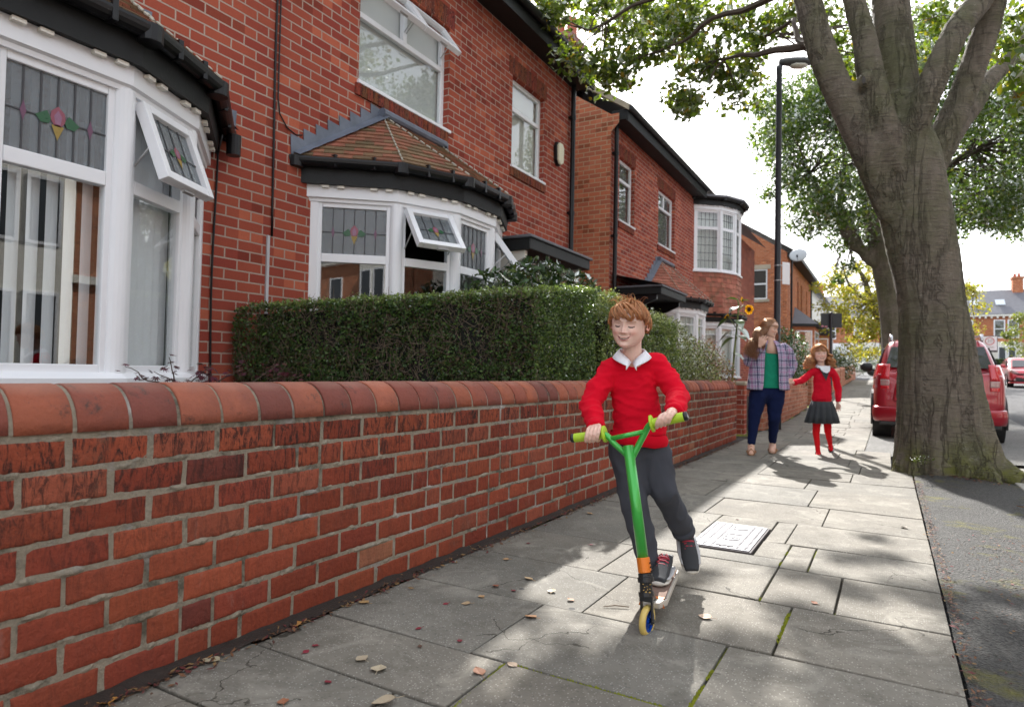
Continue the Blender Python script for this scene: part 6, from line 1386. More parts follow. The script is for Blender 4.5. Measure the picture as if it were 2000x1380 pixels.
m=MB(); m.box(-.26,.26,L+.002,L+.016,.49,.60); loc('number_plate',m,UPVC,hc)
for s_ in (-1,1):
    m=MB(); m.tube([(s_*.50,L-.03,.66),(s_*.62,L-.08,.71),(s_*.72,L-.22,.78),(s_*.80,L-.42,.84)],[(.05,.03),(.085,.05),(.08,.05),(.02,.02)],10,ref=(0,0,1)); loc('headlight',m,LC,hc,smooth=True)
    m=MB(); m.lathe([(.0,L-.06),(.045,L-.05),(.045,L-.01),(0,L)],(s_*.62,0,.34),12,'y'); loc('fog_lamp',m,LC,hc)
    m=MB(); m.tube([(s_*.82,L-.6,.2),(s_*.80,L-.3,.2),(s_*.6,L-.04,.2),(0,L+.02,.2)],[(.04,.03)]*4,8); loc('bumper_lip',m,RED2,hc,smooth=True)
# ---------------------------------------------------------------- people kit
def skinmat(name):
    t=NT(name); t.bsdf(t.mix(t.noise(40,3,.6),t.attr(),t.mix(1,t.attr(),(.90,.86,.84),'MULTIPLY')),.48,.4,0,t.bump(t.noise(300,2,.5),.08,.001),0,.12); return t.mat
SKIN=skinmat('skin')
def hairmat():
    t=NT('hair'); a=t.attr(); d=t.n('ShaderNodeBsdfDiffuse'); t.l(a,d.inputs[0]); tr=t.n('ShaderNodeBsdfTranslucent'); t.l(t.mix(1,a,(1.3,1.2,1.0),'MULTIPLY'),tr.inputs[0])
    m=t.n('ShaderNodeMixShader'); m.inputs[0].default_value=.4; t.l(d.outputs[0],m.inputs[1]); t.l(tr.outputs[0],m.inputs[2]); g=t.n('ShaderNodeBsdfGlossy'); g.inputs['Roughness'].default_value=.38; g.inputs[0].default_value=(1,.85,.65,1)
    m2=t.n('ShaderNodeMixShader'); m2.inputs[0].default_value=.13; t.l(m.outputs[0],m2.inputs[1]); t.l(g.outputs[0],m2.inputs[2]); t.l(m2.outputs[0],t.out.inputs[0]); return t.mat
HAIR=hairmat()
def cloth(name,c,weave=900,var=.08,rough=.9,use=False,b=.15): return plain(name,c,rough,var,14,b,weave,sheen=.02,spec=.06,use=use)
KZ=[-.5,-.485,-.46,-.42,-.36,-.28,-.2,-.12,0,.12,.25,.34,.41,.46,.49,.5]
KW=[.02,.09,.145,.195,.24,.272,.292,.305,.322,.334,.325,.288,.228,.155,.07,.0]
KF=[.26,.335,.378,.398,.392,.388,.39,.395,.392,.408,.40,.352,.28,.19,.09,.0]
KB=[.0,.02,.06,.12,.21,.29,.345,.385,.43,.455,.44,.385,.305,.205,.09,.0]
def headmesh(h,M,skin=(.62,.36,.26),lip=(.55,.20,.18),brow=(.38,.20,.10),smile=1.0,mouth=1,eyes='down',child=1.0,na=150,nz=150,ears=True,blush=(.70,.27,.20)):
    zz=np.interp(np.linspace(0,1,nz),[0,.12,.75,1],[-.5,-.44,.2,.5]); s_=np.linspace(-1,1,na,endpoint=False); ang=np.sign(s_)*np.abs(s_)**1.5*PI
    Z,A=np.meshgrid(zz,ang,indexing='ij'); w_=np.interp(Z,KZ,KW)*(1+.05*child*np.exp(-((Z+.22)/.14)**2)); f=np.interp(Z,KZ,KF); b=np.interp(Z,KZ,KB)
    ca,sa=np.cos(A),np.sin(A); e=np.where(ca>0,.86,1.0)
    X=w_*np.sign(sa)*np.abs(sa)**.95; Yy=np.where(ca>0,f*np.abs(ca)**e,-b*np.abs(ca))
    front=np.clip(ca*1.6,0,1)
    G=lambda x0,z0,sx,sz:np.exp(-((X-x0)/sx)**2-((Z-z0)/sz)**2); S=lambda x0,z0,sx,sz:G(x0,z0,sx,sz)+G(-x0,z0,sx,sz)
    nz_=np.interp(Z,[-.20,-.165,-.125,-.09,0,.09,.13],[0,.014,.100,.088,.044,.010,0]); nw=np.interp(Z,[-.2,-.13,0,.1],[.052,.046,.032,.026])
    D_=nz_*np.exp(-(np.abs(X)/nw)**2.2)+.030*S(.046,-.135,.024,.026)
    D_+=-.040*S(.135,.035,.075,.05)+.026*S(.135,.015,.048,.032)+.010*S(.13,.115,.09,.03)+.028*S(.17,-.13,.08,.07)*smile-.010*S(.115,-.2,.02,.05)*smile
    D_+=.020*G(0,-.43,.075,.045)-.012*G(0,-.345,.08,.022)
    zm=-.262+ .035*smile*np.clip((X/.11)**2,0,1.6)-.010*smile
    lipw=np.clip(1-(X/.130)**2,0,1); up=np.exp(-((Z-zm-.020)/.014)**2)*lipw; lo=np.exp(-((Z-zm+.030)/.018)**2)*lipw
    gap=np.exp(-((Z-zm)/.010)**2)*lipw; D_+=.016*up+.020*lo-.022*gap*mouth+.012*G(0,-.262,.12,.06)
    for s2 in (-1,1):   # lid fold
        ze=.008-.004*np.cos((X-s2*.135)/.05*1.5); D_+=-.006*np.exp(-((Z-ze-.034)/.006)**2)*np.exp(-((X-s2*.135)/.055)**2)
    Yy=Yy+D_*front
    # colours
    C_=np.ones(X.shape+(3,))*np.array(skin)
    def paintc(mask,c): 
        m_=np.clip(mask,0,1)[...,None]*front[...,None]; C_[:]=C_*(1-m_)+np.array(c)*m_
    paintc(.55*S(.17,-.14,.085,.07),blush); paintc(.35*G(0,-.12,.04,.03),blush); paintc(.25*S(.135,.03,.05,.02),(.45,.2,.16)); paintc(.22*G(0,-.42,.05,.03),blush)
    lp=((Z-zm<.032*lipw**.6)&(Z-zm>-.048*lipw**.7)&(np.abs(X)<.127)); paintc(lp*.85,lip)
    if mouth: 
        op=(np.abs(Z-zm+.002)<.024*lipw)&(np.abs(X)<.118); paintc(op*1.0,(.12,.02,.02)); th_=(Z-zm<.017*lipw)&(Z-zm>-.010*lipw)&(np.abs(X)<.080); paintc(th_*.95,(.78,.72,.62))
    else: paintc(np.exp(-((Z-zm)/.006)**2)*(lipw>0),(.3,.08,.07))
    for s2 in (-1,1):
        dx=(X-s2*.135)
        zb_=.115+.022*np.cos(dx/.085*1.4)-.012*np.abs(dx/.085); paintc((np.abs(dx)<.085)*np.exp(-((Z-zb_)/.013)**2)*.8,brow)
        if eyes=='down':
            zl=.000-.012*np.cos(np.clip(dx/.058,-1,1)*1.5); paintc((np.abs(dx)<.06)*np.exp(-((Z-zl)/.013)**2)*1.1,(.035,.015,.01))
            paintc((np.abs(dx)<.035)*(Z<zl-.001)*(Z>zl-.020)*.95,(.08,.06,.06))
        else:
            op=(np.abs(dx)<.055)&(np.abs(Z-.008)<.015*np.sqrt(np.clip(1-(dx/.055)**2,0,1))); paintc(op*1.0,(.55,.50,.48)); paintc(((dx**2+(Z-.008)**2)<.015**2)*op*1.0,(.06,.05,.06))
            zl=.010+.014*np.cos(np.clip(dx/.058,-1,1)*1.5); paintc((np.abs(dx)<.062)*np.exp(-((Z-zl)/.005)**2)*.9,(.10,.05,.03))
    paintc(S(.024,-.157,.014,.008)*.8,(.22,.07,.05))  # nostril openings, their shade painted into the skin colour
    mb=MB(); P_=np.stack([X,Yy,Z],-1)*h; n=na
    vs=[M@V(*map(float,p)) for p in P_.reshape(-1,3)]; fs=[(j*n+i,j*n+(i+1)%n,(j+1)*n+(i+1)%n,(j+1)*n+i) for j in range(nz-1) for i in range(n)]
    mb.add(vs,fs); cols=[C_.reshape(-1,3)]
    if ears:
        for s2 in (-1,1):
            k0=len(mb.v); ctr=V(s2*.335,-.03,-.02); T=lambda p:M@(V(p)*h)
            pts=[]; 
            for a in np.linspace(-2.6,2.9,18):
                pts.append(T(ctr+V(s2*(.030+.016*math.cos(a)),-.050*math.cos(a)*1.0-.01,.098*math.sin(a)*(1.0 if a>0 else .9))))
            mb.tube(pts,[.015*h]*18,7)
            vs=[T(ctr+V(s2*.012,0,0))]+[T(ctr+V(s2*(.026+.012*math.cos(a)),-.044*math.cos(a)-.01,.088*math.sin(a))) for a in np.linspace(0,2*PI,17)[:-1]]
            mb.add(vs,[(0,1+k,1+(k+1)%16) for k in range(16)])
            mb.tube([T(ctr+V(s2*.0,.03,-.05)),T(ctr+V(s2*.035,.0,-.075)),T(ctr+V(s2*.03,-.02,-.1))],[.012*h,.02*h,.012*h],7)
            k1=len(mb.v)-k0; cols.append(np.tile(np.array(skin)*np.array([1.05,.82,.78]),(k1,1)))
    return mb,np.vstack(cols)
def join(parts,name,mat,parent,smooth=True):   # parts: list of (mesh or MB, colours (n,3) or colour) joined as one mesh
    V_=[];F_=[];C_=[];b=0
    for me,c in parts:
        if isinstance(me,MB): v=np.array([tuple(p) for p in me.v]); fs=me.f
        else: v=getv(me); fs=[tuple(p.vertices) for p in me.polygons]
        c=np.asarray(c); c=np.tile(c,(len(v),1)) if c.ndim==1 else c
        V_.append(v);C_.append(c);F_+= [tuple(i+b for i in f) for f in fs]; b+=len(v)
    off=np.array(wloc(parent)); me=bpy.data.meshes.new(name); me.from_pydata((np.vstack(V_)-off).tolist(),[],F_); me.update(); vcol(me,np.vstack(C_)); return fixn(put(name,me,mat,parent,smooth))
def garment(name,caps,vox,mat,parent,smooth=8,wr=.004,wf=18,seed=1,cuts=(),dirw=(1,1,1),extra=None):
    m=MB()
    for c in caps: m.capsule(*c[:4],n=16,flat=c[4] if len(c)>4 else 1.0,ref=c[5] if len(c)>5 else None)
    if extra: extra(m)
    me=remesh(m,vox,smooth,.5); a=getv(me)-np.array(wloc(parent),np.float32); n_=getn(me)
    d=vnoise(a*np.array(dirw),wf,seed)+.45*vnoise(a*np.array(dirw),wf*2.3,seed+4)+1.1*((1-np.abs(2.2*vnoise(a*np.array(dirw),wf*.9,seed+9))).clip(0,1)**3-.25); a=a+n_*(d*wr)[:,None]; setv(me,a)
    if cuts:
        bm=bmesh.new(); bm.from_mesh(me); off=wloc(parent)
        for p,nn in cuts:
            g=bmesh.ops.bisect_plane(bm,geom=bm.verts[:]+bm.edges[:]+bm.faces[:],plane_co=V(p)-off,plane_no=V(nn),clear_outer=True)
        bm.to_mesh(me); bm.free()
    return put(name,me,mat,parent,smooth=True)
def strand(mb,P,r0_,col,n=3): mb.tube(P,[r0_*(1-.85*(i/(len(P)-1))**1.5) for i in range(len(P))],n,col,cap=False)
def scalp(dx,dy,dz,h,k=1.0):   # point on the skull in a direction from its middle
    d=V(dx,dy,dz).normalized(); rx,ry,rz=.345,(.425 if d.y>0 else .465),.50
    r_=1/math.sqrt((d.x/rx)**2+(d.y/ry)**2+(d.z/rz)**2); return d*r_*h*k
def shorthair(h,M,parent,n,cols,seed=1):
    R_=random.Random(seed); mb=MB(); crown=V(.05,-.45,.9).normalized()
    for i in range(n):
        az=R_.uniform(-PI,PI); a0=R_.uniform(0,1.25); ax=crown.orthogonal().normalized(); ax.rotate(Quaternion(crown,az))
        # clump neighbouring strands
        azc=round(az/.16)*.16; azm=az+(azc-az)*.45
        ax=crown.orthogonal().normalized(); ax.rotate(Quaternion(crown,azm)); a1=a0+R_.uniform(.5,.95); P=[]
        lift=R_.uniform(.02,.075); fr=None
        for k in range(9):
            t_=k/8; a=a0+(a1-a0)*t_; d=crown.copy(); d.rotate(Quaternion(ax,a)); d.rotate(Quaternion(V(0,0,1),.22*t_*math.sin(azc*5)+.1*t_))
            lim=.36 if d.y>.45 else (.02 if d.y>-.1 else -.45)
            if d.z<lim+.05*math.sin(azc*9): break
            P.append((scalp(d.x,d.y,d.z,h,1.03)+d*h*lift*math.sin(PI*min(1,t_*.9+.08))+d*h*.012*math.sin(k+azc*7)))
        if len(P)<3: continue
        c=R_.choice(cols); j=R_.uniform(.75,1.25); strand(mb,[M@p for p in P],.0014*h/.19,tuple(x*j for x in c))
    for i in range(int(n*.28)):   # swept fringe falling across the brow
        u=R_.uniform(-.75,.95); cu=round(u*6)/6; u=u+(cu-u)*.5; d0=V(.30+.25*u,.30,.85).normalized(); ze=(.44 if u<-.30 else .34)+.06*math.sin(cu*11)+R_.uniform(-.03,.05); d1=V(-.15+.95*u,.95-.35*abs(u),ze).normalized(); P=[]; lf=R_.uniform(.03,.10)
        for k in range(9):
            t_=k/8; d=(d0*(1-t_)+d1*t_+V(.10*math.sin(PI*t_),0,.05*math.sin(PI*t_))).normalized(); P.append(scalp(d.x,d.y,d.z,h,1.05)+d*h*lf*math.sin(PI*min(1,t_*.85+.1))+V(.014*math.sin(t_*5+cu*9),0,0)*h)
        c=R_.choice(cols); j=R_.uniform(.8,1.35); strand(mb,[M@p for p in P],.0014*h/.19,tuple(x*j for x in c))
    for i in range(46):   # flyaways at the crown
        d=V(R_.gauss(.1,.3),R_.gauss(-.1,.3),1).normalized(); p=scalp(d.x,d.y,d.z,h,1.05); q=V(R_.gauss(.5,.6),R_.gauss(.3,.6),.3).normalized(); P=[p+q*h*t_*.28+V(0,0,math.sin(t_*3)*.09*h) for t_ in np.linspace(0,1,6)]; strand(mb,[M@x for x in P],.0008,R_.choice(cols))
    cap=MB(); na,nz=40,20
    def cp(i,j):
        a=2*PI*i/na; t_=j/(nz-1); y=math.cos(a); lim=.42 if y>.4 else (.16 if y>-.05 else -.42); z=1-(1-lim)*t_; r_=math.sqrt(max(0,1-z*z)) if z>-1 else 0; p=scalp(math.sin(a)*r_,math.cos(a)*r_,z,h,1.02); return M@p
    cap.grid(cp,na,nz,cols[0],closeu=True); mb.add(cap.v,cap.f,tuple(x*.55 for x in cols[0]))
    return obj('hair',mb,HAIR,parent,smooth=True)
def longhair(h,M,parent,n,cols,length,wave,curl,seed=1,spread=.25,part=.12,keep=None,thick=.0032,face=48,bias=None):
    R_=random.Random(seed); mb=MB(); Mr=M.to_3x3()
    for i in range(n):
        phi=rad(R_.uniform(face,360-face)); cl=round(phi*5)/5
        if R_.random()<.55: phi+= (cl-phi)*.7
        T=V(math.sin(phi),math.cos(phi),-.12); d=V(part+.15*math.sin(phi),R_.uniform(-.3,.45),.85).normalized(); P=[]; fluff=R_.uniform(0,.10)
        for k in range(5):
            t_=k/4; dd=(d*(1-t_)+T*t_).normalized(); q=scalp(dd.x,dd.y,dd.z,h,1.08+.10*math.sin(PI*t_)+fluff*t_); P.append(M@q)
        o=(Mr@V(math.sin(phi),math.cos(phi),0)).normalized(); dn=V(0,0,-1); p=P[-1]; L=length*R_.uniform(.6,1.08); N=13; ph=R_.uniform(0,1.0)+cl*2.3; sp=R_.uniform(.1,1)*spread
        tx=dn.cross(o).normalized()
        for k in range(1,N+1):
            t_=k/N; off=o*(sp*L*t_**.9*(1-.30*t_)+wave*math.sin(ph+t_*curl)-wave*math.sin(ph))+tx*(wave*math.cos(ph+t_*curl)-wave*math.cos(ph))+dn*L*t_
            if bias is not None: off+=bias*(L*t_*R_.uniform(.8,1.2))
            P.append(p+off)
        c=R_.choice(cols); j=R_.uniform(.7,1.25); strand(mb,P,thick,tuple(x*j for x in c))
    cap=MB(); na,nz=36,16
    def cp(i,j):
        a=2*PI*i/na; t_=j/(nz-1); y=math.cos(a); lim=.45 if y>.45 else -.35; lim=min(lim,.30+.0*y) if y>.45 else lim; z=1-(1-lim)*t_; r_=math.sqrt(max(0,1-z*z)); return M@scalp(math.sin(a)*r_,math.cos(a)*r_,z,h,1.06)
    cap.grid(cp,na,nz,cols[0],closeu=True); mb.add(cap.v,cap.f,tuple(x*.7 for x in cols[0]))
    return obj('hair',mb,HAIR,parent,smooth=True)
def hmat(c,face,up,roll=0):
    f=V(face).normalized(); u=V(up); u=(u-f*u.dot(f)).normalized(); x=f.cross(u); m=Matrix((x,f,u)).transposed(); return Matrix.Translation(V(c))@m.to_4x4()@Matrix.Rotation(roll,4,'Y')@Matrix.Diagonal((1.16,1.04,1,1))
def griphand(C_,ax,toward,back,s=1.0,thumb=1):
    """hand closed round a bar: C_ bar centre under the palm, ax along bar (index to little finger), toward = from bar to wrist, back= top side"""
    m=MB(); C_=V(C_); ax=V(ax).normalized(); t_=V(toward).normalized(); b=V(back).normalized(); r_=.0235*s
    for k in range(4):
        o=C_+ax*((k-1.5)*.0165*s); ln=(.95,1.05,1.0,.85)[k]
        P=[]
        for a,rr_ in ((30,1.55),(62,1.62),(95,1.5),(130,1.42),(165,1.38),(200,1.36),(235,1.32)):
            a=rad(30+(a-30)*ln); P.append(o+t_*(math.cos(a)*r_*rr_)+b*(math.sin(a)*r_*rr_))
        m.tube(P,[.0092*s,.0096*s,.0088*s,.0088*s,.0082*s,.008*s,.006*s],9)
    # palm block back to wrist
    for k in range(4):
        o=C_+ax*((k-1.5)*.0150*s); m.capsule(o+b*r_*1.2+t_*r_*.8,.0115*s,o*.55+(C_)*.45+t_*.058*s+b*.020*s,.0125*s,10)
    m.capsule(C_+t_*.045*s+b*.016*s,.019*s,C_+t_*.075*s+b*.020*s,.0185*s,12)
    # thumb from the side of the palm, closing under the bar
    o=C_-ax*.026*s*thumb; m.tube([C_+t_*.045*s+b*.005*s-ax*.012*s*thumb,o+t_*.034*s-b*.002*s,o+t_*.018*s-b*.022*s,o-t_*.004*s-b*.031*s-ax*.004*thumb,o-t_*.022*s-b*.026*s],[.011*s,.0108*s,.0095*s,.0088*s,.006*s],9)
    return m
# ---------------------------------------------------------------- scooter
TRV=V(.162,-.987,0).normalized(); LAT=V(TRV.y*-1,TRV.x,0); LAT=V(.987,.162,0).normalized()
WC=V(-.754,2.318,.058); LEAN=V(-.085,.10,1).normalized()
sc_=thing('kick_scooter',(-.75,2.4,0),'bright green stunt scooter with lime grips and orange clamp ridden by the boy','scooter')
GRN_=plain('green_anodised',(.05,.42,.06),.32,.08,8,metal=.25,coat=.5); LIME=plain('lime_rubber',(.42,.62,.03),.55,.08,20,.3,200); ORG=plain('orange_clamp',(.75,.20,.02),.4,.06,9,metal=.2); SBK=plain('scooter_black',(.016,.016,.017),.4,.3,12,.1,60); URE=plain('urethane',(.62,.46,.13),.4,.08,9); BLU=plain('blue_alloy',(.02,.14,.60),.22,.1,9,metal=.7)
gL0,gL1=dep(2.63,1121,855),dep(2.575,1182,847); gR1,gR0=dep(2.50,1272,827),dep(2.45,1337,813)
sT=dep(2.535,1227,870); sB=dep(2.425,1256,1090)
m=MB(); m.tube([sT,sB],.0205,20); o=obj('stem',m,GRN_,sc_,smooth=True)
m=MB(); m.tube(cr([gL1-(gL1-gL0).normalized()*.004,dep(2.565,1188,852),dep(2.555,1200,866),dep(2.545,1222,886),sT-(sT-sB).normalized()*.055],5),.0115,14); m.tube(cr([gR1,dep(2.51,1266,833),dep(2.52,1259,846),dep(2.53,1238,887),sT-(sT-sB).normalized()*.06],5),.0125,14); m.tube([dep(2.556,1194,856),dep(2.517,1256,843)],.0095,12); obj('handlebar',m,GRN_,sc_,smooth=True)
for a,b in ((gL0,gL1),(gR0,gR1)):
    m=MB(); d=(b-a).normalized(); L=(b-a).length; n_=26; P=[a+d*L*k/n_ for k in range(n_+1)]; m.tube(P,[.0175+.0011*(k%2) if 0<k<n_ else .0165 for k in range(n_+1)],18)
    m.tube([b-d*.008,b-d*.006,b+d*.001,b+d*.003],[.02,.033,.033,.02],22); g=obj('grip',m,LIME,sc_,smooth=True); m=MB(); m.tube([a-d*.012,a-d*.010,a+d*.004],[.013,.0175,.0178],18); obj('bar_end',m,SBK,g,smooth=True)
    m=MB(); x_=d.cross(V(0,0,1)).normalized(); y_=d.cross(x_); c=a-d*.0125; m.poly([c+x_*.004+y_*.006,c-x_*.006+y_*.006,c-x_*.006-y_*.001,c+x_*.004-y_*.006],-d*.0008); fixn(obj('bar_end_mark',m,UPVC,g))
dS=(sT-sB).normalized(); m=MB(); m.tube([sB+dS*.004,sB-dS*.05],.0245,20); cl=obj('clamp',m,ORG,sc_,bevel=.002)
m=MB(); sd=RR
for k in range(3): c=sB-dS*(.010+.015*k)+RR*.020-fw*.016; m.tube([c,c-fw*.004+RR*.004],.0035,8)
obj('clamp_bolt',m,SBK,cl)
hT=sB-dS*.052; hB=V(WC)+LEAN*.092+V(0,0,.0)
hB=dep(2.40,1263,1166)
m=MB(); m.tube([hT,hT-dS*.012,hT-dS*.014,hT-dS*.03],[.026,.026,.030,.030],20); m.tube([hT-dS*.02,hB+dS*.012],[.0225,.0235],20); m.tube([hB+dS*.02,hB+dS*.004],.028,20); obj('head_tube',m,SBK,sc_,smooth=False)
WC=dep(2.395,1264,1211)
for s_ in (-1,1):
    m=MB(); a=hB+LAT*s_*.0195; b=WC+LAT*s_*.0185; u=(b-a); f=Fr((0,0,0),(1,0,0),(0,1,0)); w_=TRV*.012; t_=LAT*.0035
    m.hexa([b-w_-t_-V(0,0,.012),b+w_-t_-V(0,0,.012),b+w_+t_-V(0,0,.012),b-w_+t_-V(0,0,.012),a-w_*1.4-t_,a+w_*1.4-t_,a+w_*1.4+t_,a-w_*1.4+t_]); o=fixn(obj('fork',m,SBK,sc_,bevel=.003)); m=MB(); m.tube([b-LAT*s_*.002,b+LAT*s_*.008],.009,12); obj('axle_bolt',m,SBK,o)
m=MB(); m.hexa([hB+LAT*q_+TRV*w_+V(0,0,z) for z in (-.012,.014) for q_,w_ in ((-.024,-.018),(.024,-.018),(.024,.018),(-.024,.018))]); fixn(obj('fork_crown',m,SBK,sc_,bevel=.004))
def swheel(c):
    Mx=Matrix((LAT,TRV,V(0,0,1))).transposed(); 
    def lat(prof,mat,nm,par,n=40):
        m=MB(); m.lathe(prof,(0,0,0),n,'x',cap=False); m.v=[tuple(V(c)+Mx@V(p)) for p in m.v]; return obj(nm,m,mat,par,smooth=True)
    w_=lat([(.040,-.011),(.046,-.012),(.052,-.0105),(.0555,-.006),(.0565,0),(.0555,.006),(.052,.0105),(.046,.012),(.040,.011)],URE,'wheel',sc_)
    m=MB(); m.lathe([(.0405,-.0105),(.0405,.0105),(.036,.0105),(.034,0),(.036,-.0105),(.0405,-.0105)],(0,0,0),36,'x',cap=False); m.lathe([(.0,-.011),(.012,-.011),(.012,.011),(0,.011)],(0,0,0),20,'x')
    for k in range(5):
        a=2*PI*k/5; u=V(0,math.cos(a),math.sin(a)); v_=V(0,-math.sin(a),math.cos(a)); m.poly([u*.010-v_*.005+V(-.007,0,0),u*.037-v_*.007+V(-.007,0,0),u*.037+v_*.007+V(-.007,0,0),u*.010+v_*.005+V(-.007,0,0)],(.014,0,0))
    m.v=[tuple(V(c)+Mx@V(p)) for p in m.v]; fixn(obj('wheel_core',m,BLU,w_)); return w_
LATO,TRVO=LAT,TRV; LAT=V(.9976,-.07,0); TRV=V(-.07,-.9976,0); swheel(WC); LAT,TRV=LATO,TRVO
BK=-TRV; base=V(WC.x,WC.y,0)
rw=base+BK*.56; swheel((rw.x,rw.y,.0565))
m=MB(); P=lambda s_,l,z: base+BK*s_+LAT*l+V(0,0,z)
m.add([P(.07,-.035,.062),P(.07,.035,.062),P(.07,.035,.085),P(.07,-.035,.085)]+[P(.14,-.055,.055),P(.14,.055,.055),P(.14,.055,.082),P(.14,-.055,.082)]+[P(.54,-.055,.055),P(.54,.055,.055),P(.54,.055,.082),P(.54,-.055,.082)],[(0,1,2,3)]+[(4*i+k,4*i+(k+1)%4,4*i+4+(k+1)%4,4*i+4+k) for i in (0,1) for k in range(4)]+[(8,11,10,9)]); dk=fixn(obj('deck',m,plain('deck_metal',(.62,.58,.52),.35,.1,metal=.5),sc_,bevel=.004))
m=MB(); m.add([P(.12,-.047,.0835),P(.12,.047,.0835),P(.53,.047,.0835),P(.53,-.047,.0835)],[(0,1,2,3)]); obj('grip_tape',m,plain('grip_tape',(.20,.13,.10),.95,.3,90,.5,300),dk)
m=MB(); m.add([P(.105,-.05,.056),P(.105,.05,.056),P(.095,.04,.083),P(.095,-.04,.083)],[(0,1,2,3)]); m.add([P(.12,-.04,.0845),P(.12,.04,.0845),P(.145,.045,.0845),P(.145,-.045,.0845)],[(0,1,2,3)]); obj('deck_stripe',m,ORG,dk)
m=MB(); m.tube([hB+dS*.045,P(.075,0,.11),P(.12,0,.075)],[.016,.015,.018],12); obj('neck',m,SBK,sc_,smooth=True)
m=MB(); m.tube([P(.46,0,.085),P(.52,0,.122),P(.58,0,.132)],[(.004,.03),(.004,.028),(.003,.025)],8,ref=(0,0,1)); obj('brake',m,plain('brake_metal',(.4,.4,.4),.3,.1,metal=.7),sc_,smooth=True)
# gold crest printed on the head tube
rr_=random.Random(3); m=MB()
c0=(hT+hB)*.5-fw*.0245+dS*.004
for k in range(13):
    a=k*2.4; r_=.0022*math.sqrt(k)*1.9; q_=c0+RR*(r_*math.cos(a)*1.1)+dS*(r_*math.sin(a)*1.7); s_=.0034; dd=RR*math.cos(a)+dS*math.sin(a); ee=RR*-math.sin(a)+dS*math.cos(a); m.add([q_-dd*s_,q_+ee*s_*.45,q_+dd*s_*1.4,q_-ee*s_*.45],[(0,1,2,3)])
for s_ in (-1,1): q_=c0+RR*s_*.007-dS*.020; m.add([q_-RR*.004-dS*.001,q_+RR*.004-dS*.001,q_+RR*.003+dS*.002,q_-RR*.003+dS*.002],[(0,1,2,3)])
obj('crest',m,plain('gold_print',(.45,.28,.07),.5,.2),sc_)
# ---------------------------------------------------------------- the boy
boy=thing('person',(-.85,2.75,0),'ginger haired boy in red sweater and grey trousers riding the green scooter','person')
B=lambda d,x,y: dep(d,x,y)
BS=(.80,.56,.46)
HM=hmat(B(2.80,1229,634),-fw*.86-RR*.44-UU*.13,UU*1+RR*.07-fw*.05,0); hh=.188
hb,hc_=headmesh(hh,HM,na=230,nz=270,skin=BS,lip=(.60,.24,.22),brow=(.36,.17,.09),smile=1.1,eyes='down',blush=(.74,.33,.26))
nb=MB(); nb.tube(cr([B(2.905,1238,728),B(2.85,1236,705),B(2.835,1234,675),B(2.83,1234,648)],3),[.046,.046,.045,.043,.042,.041,.041,.042,.043,.044][:10],20)
core=MB(); core.capsule(B(2.88,1236,745),.035,B(2.89,1250,860),.05); 
for a,b,ra,rb in ((B(2.88,1190,722),B(2.80,1153,785),.03,.026),(B(2.80,1153,785),B(2.62,1163,836),.026,.021),(B(2.88,1288,712),B(2.78,1324,772),.03,.026),(B(2.78,1324,772),B(2.54,1313,806),.026,.021),(B(2.87,1226,890),B(2.80,1240,990),.045,.026),(B(2.80,1240,990),B(2.80,1276,1125),.026,.024),(B(2.87,1276,890),B(2.82,1296,958),.045,.03),(B(2.82,1296,958),B(2.93,1322,1012),.03,.022),(B(2.93,1322,1012),B(3.0,1337,1052),.024,.022)): core.capsule(a,ra,b,rb,12)
core.capsule(B(2.885,1236,738),.03,B(2.88,1190,722),.028); core.capsule(B(2.885,1236,738),.03,B(2.88,1288,712),.028)
cm=remesh(core,.012,4)
gl_ax=(gL0-gL1).normalized(); gr_ax=(gR0-gR1).normalized()
hlc=gL1+gl_ax*.052; hrc=gR1+gr_ax*.055
wl=B(2.65,1163,834); wr=B(2.56,1315,806)
hl=griphand(hlc,gl_ax,(wl-hlc),UU*.75-fw*.75,.95); hr=griphand(hrc,gr_ax,(wr-hrc),UU*.75-fw*.75,.95)
hl.capsule(hlc+(wl-hlc).normalized()*.065+UU*.012,.018,wl+(wl-hlc).normalized()*.03,.021); hr.capsule(hrc+(wr-hrc).normalized()*.065+UU*.012,.018,wr+(wr-hrc).normalized()*.03,.021)
hlm=remesh(hl,.0026,2,.5); hrm=remesh(hr,.0026,2,.5)
join([(hb,hc_),(nb,np.array(BS)*.97),(cm,BS),(hlm,np.array(BS)*np.array([1,.94,.92])),(hrm,np.array(BS)*np.array([1,.94,.92]))],'body',SKIN,boy)
shorthair(hh,HM,boy,7500,[(.55,.19,.05),(.64,.26,.075),(.42,.13,.035),(.70,.34,.12)],4)
SWT=cloth('red_sweatshirt',(.62,.006,.022)); 
side=RR
caps=[(B(2.88,1205,722),.062,B(2.88,1268,716),.062,.9),(B(2.87,1235,745),.098,B(2.86,1243,800),.102,.78,-fw*0+RR),(B(2.86,1243,800),.102,B(2.86,1248,842),.118,.80,RR),
 (B(2.88,1196,720),.050,B(2.83,1168,760),.049),(B(2.83,1168,760),.049,B(2.79,1153,790),.047),(B(2.79,1153,790),.047,B(2.66,1163,828),.038),
 (B(2.88,1283,712),.050,B(2.83,1305,742),.049),(B(2.83,1305,742),.049,B(2.76,1323,772),.048),(B(2.76,1323,772),.048,B(2.59,1318,800),.040)]
def foldwr(o,pts):
    pass
sw=garment('sweater',caps,.0075,SWT,boy,6,.0065,12,3,cuts=[(B(2.86,1247,864),V(0,0,-1))],dirw=(1,1,2.2))
m=MB()
def cuff(m,c,d,r_,L=.022): 
    d=V(d).normalized(); c=V(c); m.tube([c-d*L,c-d*L*.6,c,c+d*L*.8,c+d*L*.82],[r_*1.05,r_*1.10,r_*1.06,r_,r_*.8],22)
